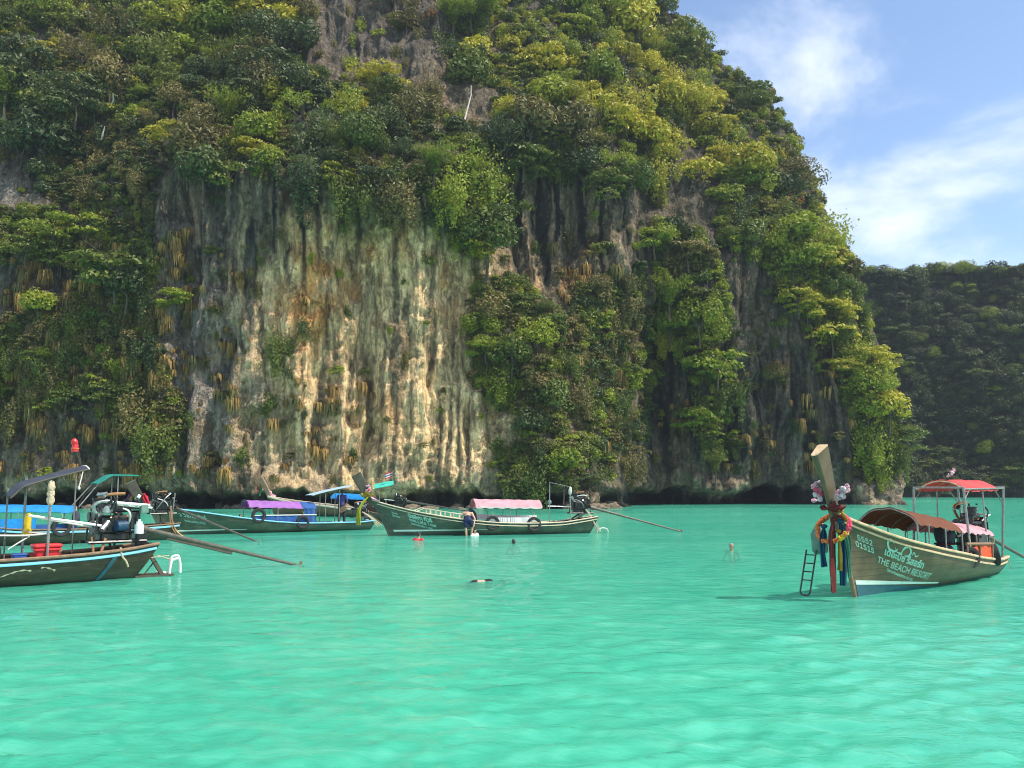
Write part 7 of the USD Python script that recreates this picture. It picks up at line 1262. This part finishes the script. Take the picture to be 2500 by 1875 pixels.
part(dr, 'body', cyl(0.36, 0.55, (0, 0, 0), (0.15, 1, 0), 28), 'plastic_blue', 40); part(dr, 'hoop', torus(0.37, 0.05, (0.04, 0.26, 0), (0.15, 1, 0)), 'rubber', True); part(dr, 'hoop', torus(0.37, 0.025, (0.0, 0, 0), (0.15, 1, 0)), 'rubber', True)
b2.part('rope_rail', [tube(curve([(-2.4, 0.5, 1.28), (-1.9, 0.45, 1.25), (-1.2, 0.42, 1.27), (-0.2, 0.4, 1.26)], 16), 0.022, n=7), tube(curve([(-2.05, 0.4, 1.22), (-1.75, 0.5, 1.05), (-1.55, 0.55, 0.92)], 10), 0.018, n=6), tube([(-2.45, 0.55, 1.27), (-2.05, 0.3, 1.32)], 0.018, n=6)], 'canvas_white')
b2.part('blue_cover', sheet(np.array([[(l_, b_, 1.18 - 0.12 * abs(b_) + 0.03 * math.sin(l_ * 8 + b_ * 5)) for b_ in np.linspace(-0.6, 0.5, 9)] for l_ in np.linspace(-1.35, 1.5, 22)]), 0.015), 'canvas_navy', 50)
rf = boat_thing(b2, 'red_bucket', 'red bucket hung upside down on the stick above the nearest boat', 'bucket', (-3.13, -0.1, 3.5))
part(rf, 'pail', loft([[(0.085 * k_ * math.cos(a), 0.085 * k_ * math.sin(a), z_) for a in np.linspace(0, 2 * math.pi, 18, endpoint=False)] for k_, z_ in ((1.05, -0.10), (1.0, 0.0), (0.86, 0.10))]), 'plastic_red', 40); part(rf, 'top', put(lump((0.085, 0.085, 0.10), 14, 0.05), (0.02, 0, 0.15)), 'plastic_red', True); part(rf, 'band', torus(0.088, 0.014, (0, 0, -0.02), (0, 0, 1)), 'flower_orange')

# ------------------------------------------------------------------ second boat at the left edge with blue roof
b3 = Boat('longtail_boat', 'dark longtail boat with blue roof behind the nearest boat at the left', (-15.9, 42), (-23.7, 35.8),
          [(-5.2, 0.74), (-4.2, 0.68), (-1, 0.61), (1.5, 0.66), (3.4, 1.0), (5.5, 1.7)], scaled(HB, 1.0), 'hull_brown')
b3.gunwales('wood_brown', 0.10, 0.05, 'stripe_blue', 0.04, 0.085, -0.09)
b3.stem('wood_dark'); b3.prow([(5.4, 1.5), (5.8, 2.3), (6.2, 2.9)], [0.34, 0.45, 0.5], [0.14, 0.2, 0.25], 'wood_dark')
b3.arch('blue_roof', 'canvas_blue', 4.2, -0.62, 0.80, 1.52, 1.40, 0.22, [(-0.5, s_ * 0.78, 0.5) for s_ in (1, -1)] + [(1.6, s_ * 0.78, 0.5) for s_ in (1, -1)] + [(3.6, s_ * 0.78, 0.7) for s_ in (1, -1)], sag=0.01, seed=15)
b3.part('side_cloth', sheet(np.array([[(l_, 0.80 + 0.01 * math.sin(l_ * 12), z_) for z_ in (0.58, 0.75, 0.95, 1.12)] for l_ in np.linspace(0.9, 4.0, 24)]), 0.012), 'canvas_blue')
b3.part('low_side_cloth', sheet(np.array([[(l_, 0.78 + 0.01 * math.sin(l_ * 12), z_) for z_ in (0.58, 0.68, 0.78, 0.86)] for l_ in np.linspace(-0.7, 0.9, 14)]), 0.012), 'canvas_navy')
a3 = np.array([[(l_, b_, 2.98 - 0.05 * abs(b_) ** 2 - 0.42 * sstep(-2.2, -1.35, l_) + 0.02 * (l_ + 2)) for b_ in np.linspace(-0.6, 0.6, 9)] for l_ in np.linspace(-1.45, -3.2, 18)])
b3.part('raised_awning', sheet(a3, 0.05), 'canvas_teal', 50)
for sg in (0.5, -0.5):
    b3.part('awning_post', tube([(-2.35, sg, 0.45), (-2.35, sg, 2.95)], 0.026, n=8), 'metal_pole'); b3.part('awning_strut', tube([(-0.65, sg * 1.4, 1.45), (-1.5, sg * 1.1, 2.55)], 0.028, n=8), 'metal_pole')
b3.engine((-4.45, 0, 1.62), 1.15, 0.0, shaft_to=b3.to_local(on_z(632, 1324, -0.05)), tiller=(-2.6, 0.2, 1.62), shaft_r=0.05)
b3.part('engine_pole', tube([(-4.85, 0.25, 0.9), (-4.95, 0.3, 2.15)], 0.03, n=7), 'metal_pole')
b3.part('hanging_hose', [tube(curve([(-4.75, 0.4, 1.5), (-4.8, 0.5, 0.9), (-4.95, 0.6, 0.45), (-5.3, 0.8, 0.12)], 16), 0.035, n=8), tube(curve([(-4.7, 0.42, 1.3), (-4.72, 0.52, 0.8), (-4.95, 0.62, 0.3)], 12), 0.025, n=8)], 'copper', 40)
b3.part('awning_rope', tube(curve([(-1.45, 0.7, 2.5), (-0.7, 0.8, 1.45), (-0.72, 0.82, 1.2), (-0.4, 0.84, 0.95)], 14), 0.02, n=6), 'rubber')
tyre('black tyre hung on the rail under the end of the blue roof', b3.to_world(np.array([-0.05, 0.88, 0.72])), np.array([*b3.n, 0.1]), 0.30, 0.09)
hb_ = boat_thing(b3, 'rolled_bag', 'dark roped bag hanging from the rear post of the blue roof', 'bag', (-0.62, 0.80, 0.85)); part(hb_, 'bag', put(lump((0.16, 0.16, 0.30), 22, 0.08), (0, 0.05, 0.25)), 'canvas_dark', True); part(hb_, 'tie', tube([(0, 0.04, 0.5), (0, 0, 0.75)], 0.015, n=6), 'rope')

# ------------------------------------------------------------------ boat behind the purple roof, and the one with the aqua sunshade
b5 = Boat('longtail_boat', 'brown longtail boat with bright blue roof behind the standing person', on_z(905, 1262), on_z(668, 1258),
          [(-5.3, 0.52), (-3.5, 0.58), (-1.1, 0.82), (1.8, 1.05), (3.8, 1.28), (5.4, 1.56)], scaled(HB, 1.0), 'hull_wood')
b5.gunwales('wood_cream', 0.12, 0.14)
b5.band('bottom_paint', 'ribbon_green', -0.15, 0.16, 0.05, 0.97)
b5.stem('wood_dark'); b5.prow([(5.3, 1.4), (5.55, 2.0), (5.95, 2.6), (6.3, 3.05)], [0.34, 0.42, 0.46, 0.5], [0.15, 0.18, 0.22, 0.25], 'wood_brown')
b5.arch('blue_roof', 'canvas_blue', -1.4, -4.9, 0.72, 1.52, 1.42, 0.34, [(-1.5, s_ * 0.70, 0.8) for s_ in (1, -1)] + [(-4.8, s_ * 0.6, 0.5) for s_ in (1, -1)], sag=0.015, seed=17)
b5.part('side_cloth', sheet(np.array([[(l_, -0.66, z_) for z_ in (0.8, 1.0, 1.2)] for l_ in np.linspace(-3.0, -4.6, 12)]), 0.012), 'canvas_blue')
b5.engine((-4.7, -0.35, 1.15), 0.9, 0.0, mount=False)
b5.part('bench', boxm((3.0, 0.3, 0.06), (-3.2, -0.6, 0.58)), 'plastic_white')
drape(b5, 'ribbon', 'yellow ribbon with red and green tails on the farthest brown prow', [(6.25, -0.25, 2.72), (6.45, -0.35, 2.5), (6.6, -0.42, 2.35)], 0.34, 41, 'ribbon_yellow', fold=0.5)
drape(b5, 'ribbon', 'red tail hanging from the yellow ribbon on the farthest prow', [(6.5, -0.4, 2.5), (6.95, -0.5, 2.1), (7.05, -0.52, 1.9)], 0.18, 42, 'ribbon_crimson')
drape(b5, 'ribbon', 'green tail hanging from the yellow ribbon on the farthest prow', [(6.45, -0.4, 2.45), (6.7, -0.5, 1.9), (6.75, -0.5, 1.6)], 0.16, 43, 'ribbon_green')
drape(b5, 'scarf', 'pale pink scarf knotted at the foot of the farthest brown prow', [(5.55, -0.2, 2.1), (5.45, -0.26, 1.8), (5.0, -0.3, 1.55)], 0.42, 44, 'flower_pink', 'scarf', fold=0.5)
b6 = Boat('longtail_boat', 'longtail boat with aqua sunshade half hidden behind the pink-roofed boat\'s bow', (-7.4, 60), (-10.9, 66),
          [(-3.7, 0.6), (-1.5, 0.55), (1.5, 0.75), (3.8, 1.25)], scaled(HB, 0.8), 'hull_brown')
b6.gunwales('wood_brown'); b6.stem('wood_dark')
b6.engine((-3.3, 0, 1.55), 0.85, 0.9, shaft_to=b6.to_local(at_y(1135, 1247, 58.5)), tiller=b6.to_local(at_y(938, 1219, 61.0)), shaft_r=0.05)
sh_w = np.array([[at_y(px, py + 0.0, 62.5 + dy) for dy, py in ((0.0, y1_), (0.5, (y0_ + y1_) / 2), (1.0, y0_))] for px, y0_, y1_ in ((914, 1183, 1193), (926, 1180, 1191), (940, 1177, 1188), (952, 1175, 1186), (961, 1174, 1183))])
b6.part('sunshade', sheet(b6.to_local(sh_w), 0.03), 'canvas_aqua')
for px, py in ((926, 1191), (942, 1188)): b6.part('sunshade_post', tube(b6.to_local(np.array([at_y(px, py, 62.6), at_y(px, 1240, 62.6)])), 0.025, n=7), 'metal_pole')
flg = thing('flag', 'small faded red and white flag above the aqua sunshade', 'flag', at_y(957, 1176, 62.9))
part(flg, 'staff', tube([(0, 0, 0), (0.02, 0, 0.75)], 0.012, n=6), 'metal_pole')
for k, m_ in enumerate(('ribbon_crimson', 'canvas_white', 'canvas_navy', 'canvas_white', 'ribbon_crimson')): part(flg, 'stripe', sheet(np.array([[(-0.02 - 0.5 * u, 0.05 * math.sin(u * 6), 0.74 - 0.08 * k - 0.20 * u - 0.08 * v) for v in (0.02, 0.98)] for u in np.linspace(0, 1, 8)]), 0.006), m_)
# the boat the picture was taken from: only its padded purple edge shows
pe = thing('boat_edge', 'purple padded boat edge in the bottom right corner', 'boat', on_z(2500, 1885, 1.2))
part(pe, 'pad', put(lump((0.16, 0.5, 0.06), 30, 0.02), (0.13, -0.42, -0.03)), 'canvas_purple', True); part(pe, 'piping', tube(curve([(0.0, -0.75, 0.0), (-0.02, -0.42, 0.01), (0.05, -0.08, 0.0), (0.2, 0.03, 0.0)], 14), 0.012, n=7), 'canvas_white')
# ================================================================== people
mat('skin_fair', (0.50, 0.30, 0.20), 0.5, 0.4, var=0.1, scale=8); mat('skin_tan', (0.36, 0.19, 0.11), 0.5, 0.4, var=0.1, scale=8); mat('skin_dark', (0.17, 0.09, 0.055), 0.5, 0.4, var=0.1, scale=8)
mat('hair_black', (0.014, 0.012, 0.011), 0.45, 0.5, var=0.3, scale=40); mat('hair_brown', (0.06, 0.038, 0.022), 0.5, 0.5, var=0.3, scale=40); mat('hair_grey', (0.25, 0.20, 0.15), 0.55, 0.5, var=0.3, scale=40)
cloth('cloth_navy', (0.018, 0.024, 0.075), 0.05); cloth('cloth_indigo', (0.060, 0.055, 0.20), 0.05); cloth('cloth_black', (0.020, 0.021, 0.024), 0.05); cloth('cloth_red', (0.62, 0.05, 0.06), 0.1); cloth('cloth_white', (0.74, 0.78, 0.82), 0.15)
mat('eye_dark', (0.02, 0.015, 0.012), 0.2, 0.6, var=0.05); mat('lip', (0.34, 0.13, 0.10), 0.5, 0.4, var=0.05)
MF = manifold3d.Manifold
def ball(c, r): return MF.sphere(float(r), 20).translate([float(x) for x in c])
def bone(p, q, rp, rq): return MF.batch_hull([ball(p, rp), ball(q, rq)])
def fuse(parts, edge=0.02, it=8):
    m = MF.batch_boolean(parts, manifold3d.OpType.Add).refine_to_length(edge)
    k = m.to_mesh(); t_ = trimesh.Trimesh(k.vert_properties[:, :3], k.tri_verts, process=True)
    trimesh.smoothing.filter_taubin(t_, iterations=it); return t_
def unit(v): v = np.asarray(v, float); return v / max(np.linalg.norm(v), 1e-9)
def hand(wrist, d, palm, s=1.0, curl=0.5, left=False):
    """palm, four unequal fingers and a thumb; d points along the hand, palm is the way the palm faces"""
    d = unit(d); palm = unit(np.asarray(palm) - d * np.dot(palm, d)); side = np.cross(d, palm) * (1 if left else -1)
    w = np.asarray(wrist, float); out = []
    P = lambda a, b, c=0: w + s * (d * a + side * b + palm * c)
    out.append(MF.batch_hull([ball(P(0, -0.015), 0.016 * s), ball(P(0, 0.015), 0.016 * s), ball(P(0.085, -0.032), 0.012 * s), ball(P(0.09, 0.032), 0.012 * s)]))
    for b, ln in ((-0.032, 0.060), (-0.011, 0.075), (0.011, 0.082), (0.032, 0.072)):
        p = P(0.085, b); dd = unit(d + palm * curl * 0.5); p2 = p + dd * ln * 0.52 * s; d2 = unit(d + palm * curl * 1.7); p3 = p2 + d2 * ln * 0.48 * s
        out += [bone(p, p2, 0.0098 * s, 0.0088 * s), bone(p2, p3, 0.0088 * s, 0.0072 * s)]
    t0 = P(0.025, 0.026); t1 = t0 + s * 0.045 * unit(d * 0.6 + side * 0.8 + palm * 0.25); t2 = t1 + s * 0.034 * unit(d * 0.9 + side * 0.2 + palm * 0.4)
    out += [bone(t0, t1, 0.014 * s, 0.011 * s), bone(t1, t2, 0.011 * s, 0.0085 * s)]
    return out
def head(c, up, face, s=1.0):
    """skull, jaw, nose, ears; returns solid parts and the places of eyes, mouth and hair"""
    up = unit(up); f = unit(np.asarray(face) - up * np.dot(face, up)); r_ = np.cross(f, up); c = np.asarray(c, float)
    P = lambda a, b, d: c + s * (r_ * a + f * b + up * d)
    parts = [MF.batch_hull([ball(P(0, -0.015, 0.03), 0.078 * s), ball(P(0, 0.022, 0.025), 0.070 * s)]), MF.batch_hull([ball(P(0, 0.03, 0.0), 0.062 * s), ball(P(0, 0.055, -0.085), 0.026 * s), ball(P(-0.03, 0.03, -0.07), 0.026 * s), ball(P(0.03, 0.03, -0.07), 0.026 * s)]),
             MF.batch_hull([ball(P(0, 0.088, 0.015), 0.009 * s), ball(P(0, 0.108, -0.022), 0.012 * s), ball(P(-0.012, 0.092, -0.026), 0.008 * s), ball(P(0.012, 0.092, -0.026), 0.008 * s)])]
    for e in (-1, 1): parts.append(MF.batch_hull([ball(P(0.078 * e, -0.008, 0.012), 0.012 * s), ball(P(0.076 * e, 0.0, -0.025), 0.010 * s), ball(P(0.086 * e, -0.016, 0.016), 0.008 * s)]))
    return parts, dict(P=P, s=s)
def face_bits(t_, hd, hair, hair_len=0.0):
    P, s = hd['P'], hd['s']
    for e in (-1, 1):
        m = trimesh.creation.icosphere(1, 0.011 * s); m.apply_translation(P(0.030 * e, 0.083, 0.012)); part(t_, 'eye', m, 'eye_dark', True)
    part(t_, 'mouth', tube(curve([P(-0.022, 0.078, -0.055), P(0, 0.088, -0.057), P(0.022, 0.078, -0.055)], 7), 0.005 * s, n=6), 'lip')
    hs = [MF.batch_hull([ball(P(0, -0.025, 0.045), 0.080 * s), ball(P(0, 0.012, 0.062), 0.066 * s)]), MF.batch_hull([ball(P(0, -0.045, 0.02), 0.070 * s), ball(P(0, -0.05, -0.03 - hair_len), 0.052 * s)])]
    m = fuse(hs, 0.016, 4); m.vertices += m.vertex_normals * ((meshkit.noise(m.vertices * 60, 3) - 0.4) * 0.012)[:, None]; part(t_, 'hair', m, hair, True)
def person(label, at, J, skin, hair, s=1.0, rotz=0.0, clothes=(), hair_len=0.0, hands=None, girth=1.0, category='person'):
    """J: joints in metres round the thing's own origin"""
    t_ = thing('person', label, category, at, rotz); g = girth
    J = {k: np.asarray(v, float) for k, v in J.items()}
    b = [bone(J['pelvis'], J['waist'], 0.125 * g, 0.105 * g), bone(J['waist'], J['chest'], 0.105 * g, 0.125 * g), bone(J['chest'], J['neck'], 0.12 * g, 0.058), bone(J['neck'], J['head'] - unit(J['head'] - J['neck']) * 0.05, 0.054, 0.050)]
    hp, hd = head(J['head'], J['head'] - J['neck'] + (J.get('headup', np.zeros(3))), J['face'], s); b += hp
    for sd in 'lr':
        b += [MF.batch_hull([ball(J['chest'], 0.11 * g), ball(J['sh_' + sd], 0.062 * g), ball((J['neck'] + J['chest']) / 2, 0.07 * g)])]
        if 'el_' + sd in J: b += [bone(J['sh_' + sd], J['el_' + sd], 0.056 * g, 0.042), bone(J['el_' + sd], J['wr_' + sd], 0.042, 0.028)] + hand(J['wr_' + sd], J['wr_' + sd] - J['el_' + sd] + J.get('hd_' + sd, np.zeros(3)), J.get('pl_' + sd, np.array([0, 0.3, -1.0])), 1.0, 0.55, sd == 'l')
        if 'hip_' + sd in J: b += [MF.batch_hull([ball(J['pelvis'], 0.115 * g), ball(J['hip_' + sd], 0.10 * g)]), bone(J['hip_' + sd], J['kn_' + sd], 0.092 * g, 0.060), bone(J['kn_' + sd], J['kn_' + sd] * 0.6 + J['an_' + sd] * 0.4, 0.058, 0.058), bone(J['kn_' + sd] * 0.6 + J['an_' + sd] * 0.4, J['an_' + sd], 0.058, 0.038), bone(J['an_' + sd] - [0, 0, 0.02], J['toe_' + sd], 0.040, 0.030)]
    part(t_, 'body', fuse(b, 0.022, 6), skin, True)
    face_bits(t_, hd, hair, hair_len)
    for nm, mt, segs in clothes:
        def cp(x): return J[x] if isinstance(x, str) else np.asarray(x, float)
        ps = [MF.batch_hull([ball(cp(q), r_) for q, r_ in sg]) for sg in segs]
        m = fuse(ps, 0.026, 4); m.vertices += m.vertex_normals * ((meshkit.fbm(m.vertices * 11, 3, 5) - 0.5) * 0.022)[:, None]; part(t_, nm, m, mt, True)
    return t_
# the bather bending down beside the green boat, seen from behind
Pb = b7.to_world(np.array([1.55, 1.25, 0.0])); sc = 1.0
Jb = dict(pelvis=(0.02, -0.02, 0.80), waist=(0.0, 0.17, 0.95), chest=(-0.04, 0.40, 1.06), neck=(-0.12, 0.60, 1.08), head=(-0.20, 0.72, 1.14), face=(-0.2, 0.3, -1.0),
          sh_l=(-0.24, 0.42, 1.12), el_l=(-0.36, 0.50, 0.86), wr_l=(-0.28, 0.62, 0.64), sh_r=(0.18, 0.36, 1.10), el_r=(0.34, 0.22, 0.83), wr_r=(0.30, 0.05, 0.58), pl_r=(0, 0, -1), pl_l=(0, 1, 0),
          hip_l=(-0.10, -0.02, 0.76), kn_l=(-0.10, -0.04, 0.36), an_l=(-0.06, 0.02, -0.08), toe_l=(-0.08, 0.16, -0.12), hip_r=(0.12, -0.02, 0.76), kn_r=(0.22, 0.14, 0.44), an_r=(0.16, 0.14, 0.06), toe_r=(0.17, 0.28, 0.02))
person('bare-backed person in navy shorts bending down beside the pink-roofed boat', (*Pb[:2], 0), Jb, 'skin_fair', 'hair_black', girth=1.12,
       clothes=[('shorts', 'cloth_navy', [[('pelvis', 0.155), ('hip_l', 0.135)], [('pelvis', 0.155), ('hip_r', 0.135)], [('pelvis', 0.15), ((0.01, 0.08, 0.90), 0.135)], [('hip_l', 0.128), ((-0.10, -0.03, 0.50), 0.115)], [('hip_r', 0.128), ((0.18, 0.07, 0.55), 0.112)]])])
def swimmer(label, at, rotz, skin, hair, top=None, rise=0.0, hair_len=0.0, size=1.0, face=(0, -1, 0.1)):
    """someone swimming upright: head and shoulders clear of the water"""
    z = rise
    J = dict(pelvis=(0, 0.22, z - 0.52), waist=(0, 0.14, z - 0.36), chest=(0, 0.05, z - 0.14), neck=(0, 0.0, z + 0.05), head=(0, -0.02, z + 0.20), face=face,
             sh_l=(-0.19, 0.04, z - 0.03), el_l=(-0.30, -0.06, z - 0.26), wr_l=(-0.26, -0.28, z - 0.30), sh_r=(0.19, 0.04, z - 0.03), el_r=(0.30, -0.06, z - 0.26), wr_r=(0.24, -0.28, z - 0.30),
             hip_l=(-0.09, 0.26, z - 0.56), kn_l=(-0.10, 0.60, z - 0.72), an_l=(-0.10, 0.98, z - 0.80), toe_l=(-0.10, 1.10, z - 0.83), hip_r=(0.09, 0.26, z - 0.56), kn_r=(0.10, 0.60, z - 0.70), an_r=(0.10, 0.98, z - 0.82), toe_r=(0.10, 1.10, z - 0.85))
    J = {k: np.asarray(v) * (size if k != 'face' else 1) for k, v in J.items()}
    cl = []
    if top: cl = [(top[1], top[0], [[('chest', 0.15), ('waist', 0.14)], [('chest', 0.135), ('sh_l', 0.085)], [('chest', 0.135), ('sh_r', 0.085)], [('waist', 0.135), ('pelvis', 0.14)]] + ([[('sh_l', 0.075), (J['sh_l'] * 0.6 + J['el_l'] * 0.4, 0.065)], [('sh_r', 0.075), (J['sh_r'] * 0.6 + J['el_r'] * 0.4, 0.065)]] if top[1] == 'shirt' else []))]
    return person(label, at, J, skin, hair, size, rotz, cl, hair_len)
def spot(px, py): p = on_z(px, py, 0.0); return (p[0], p[1], 0)
swimmer('grey-haired swimmer alone in open water, head and shoulders showing', spot(1786, 1345), math.radians(-25), 'skin_tan', 'hair_grey', rise=-0.03)
swimmer('swimmer in a red vest floating before the green bow', spot(1022, 1319), math.radians(160), 'skin_tan', 'hair_black', ('cloth_red', 'vest'), rise=0.06)
swimmer('swimmer with only dark hair showing in the sun glitter', spot(1254, 1327), math.radians(190), 'skin_tan', 'hair_black', rise=-0.14)
swimmer('swimmer with orange-lit shoulders near the purple-roofed boat', spot(586, 1264), math.radians(120), 'skin_tan', 'hair_black', rise=-0.04)
swimmer('child in a white shirt in the water below the bending person', spot(1159, 1308), math.radians(35), 'skin_fair', 'hair_black', ('cloth_white', 'shirt'), rise=0.10, size=0.82, face=(0.2, -1, 0.3))
# snorkeller stretched out at the surface
Jf = dict(pelvis=(0, 0, -0.10), waist=(0.16, 0, -0.08), chest=(0.38, 0, -0.08), neck=(0.56, 0.0, -0.08), head=(0.72, 0.0, -0.10), headup=(0.3, 0, 0), face=(0.25, 0, -1), sh_l=(0.42, 0.18, -0.09), el_l=(0.68, 0.30, -0.08), wr_l=(0.92, 0.26, -0.04), sh_r=(0.42, -0.18, -0.09), el_r=(0.72, -0.24, -0.07), wr_r=(0.98, -0.18, -0.05),
          hip_l=(-0.05, 0.09, -0.11), kn_l=(-0.44, 0.13, -0.14), an_l=(-0.84, 0.12, -0.13), toe_l=(-0.98, 0.12, -0.15), hip_r=(-0.05, -0.09, -0.11), kn_r=(-0.44, -0.12, -0.12), an_r=(-0.84, -0.15, -0.12), toe_r=(-0.98, -0.15, -0.14))
person('snorkeller in dark swimwear lying flat in the water, one arm stretched out', (*on_z(1160, 1419)[:2], 0.0), Jf, 'skin_fair', 'hair_brown', rotz=math.radians(14), hair_len=0.05,
       clothes=[('swim_shorts', 'cloth_black', [[('pelvis', 0.138), ('hip_l', 0.118)], [('pelvis', 0.138), ('hip_r', 0.118)], [('hip_l', 0.115), ((-0.20, 0.10, -0.12), 0.10)], [('hip_r', 0.115), ((-0.20, -0.10, -0.12), 0.10)]]), ('swim_top', 'cloth_black', [[('chest', 0.138), ((0.30, 0, -0.08), 0.128)]])])
# the boatman standing in the stern of the purple-roofed boat, back to us
Pw = b4.to_world(b4.loc(834, 1262, 0.0)); zf = 0.46
Jw = dict(pelvis=(0, 0, 0.93), waist=(0, -0.01, 1.08), chest=(0.0, 0, 1.32), neck=(0, 0.02, 1.50), head=(0.01, 0.05, 1.66), face=(0.1, 1, -0.25), sh_l=(-0.20, 0, 1.43), el_l=(-0.27, 0.04, 1.15), wr_l=(-0.20, 0.22, 0.98), sh_r=(0.20, 0, 1.43), el_r=(0.29, 0.02, 1.15), wr_r=(0.22, -0.02, 0.92), pl_r=(-1, 0, 0), pl_l=(0.6, 0.6, 0), hd_r=(0.0, 0, -0.1),
          hip_l=(-0.10, 0, 0.90), kn_l=(-0.13, 0.02, 0.48), an_l=(-0.14, -0.02, 0.08), toe_l=(-0.15, 0.15, 0.03), hip_r=(0.10, 0, 0.90), kn_r=(0.13, 0.03, 0.48), an_r=(0.15, -0.01, 0.08), toe_r=(0.17, 0.16, 0.03))
person('person in indigo shirt and dark trousers standing in the purple-roofed boat\'s stern', (*Pw[:2], zf), Jw, 'skin_dark', 'hair_black', clothes=[
    ('shirt', 'cloth_indigo', [[('chest', 0.158), ('waist', 0.145)], [('waist', 0.148), ('pelvis', 0.152)], [('chest', 0.145), ('sh_l', 0.088)], [('chest', 0.145), ('sh_r', 0.088)], [('sh_l', 0.084), ('el_l', 0.064)], [('sh_r', 0.084), ('el_r', 0.064)], [('chest', 0.13), ('neck', 0.072)]]),
    ('trousers', 'cloth_black', [[('pelvis', 0.148), ('hip_l', 0.125)], [('pelvis', 0.148), ('hip_r', 0.125)], [('hip_l', 0.122), ('kn_l', 0.092)], [('hip_r', 0.122), ('kn_r', 0.092)], [('kn_l', 0.092), ('an_l', 0.075)], [('kn_r', 0.092), ('an_r', 0.075)]])])
bb = thing('board', 'flat brown board held at the hip of the standing person', 'board', (*Pw[:2], zf + 0.72)); R_ = trimesh.transformations.rotation_matrix(-0.5, (0, 1, 0))
part(bb, 'panel', boxm((0.42, 0.03, 0.30), (0.10, -0.20, 0), R_, 0.008), 'wood_brown'); part(bb, 'edge', [boxm((0.44, 0.045, 0.02), (0.10 + 0.155 * s_ * math.sin(-0.5), -0.20, 0.155 * s_ * math.cos(0.5)), R_) for s_ in (-1, 1)], 'wood_dark')
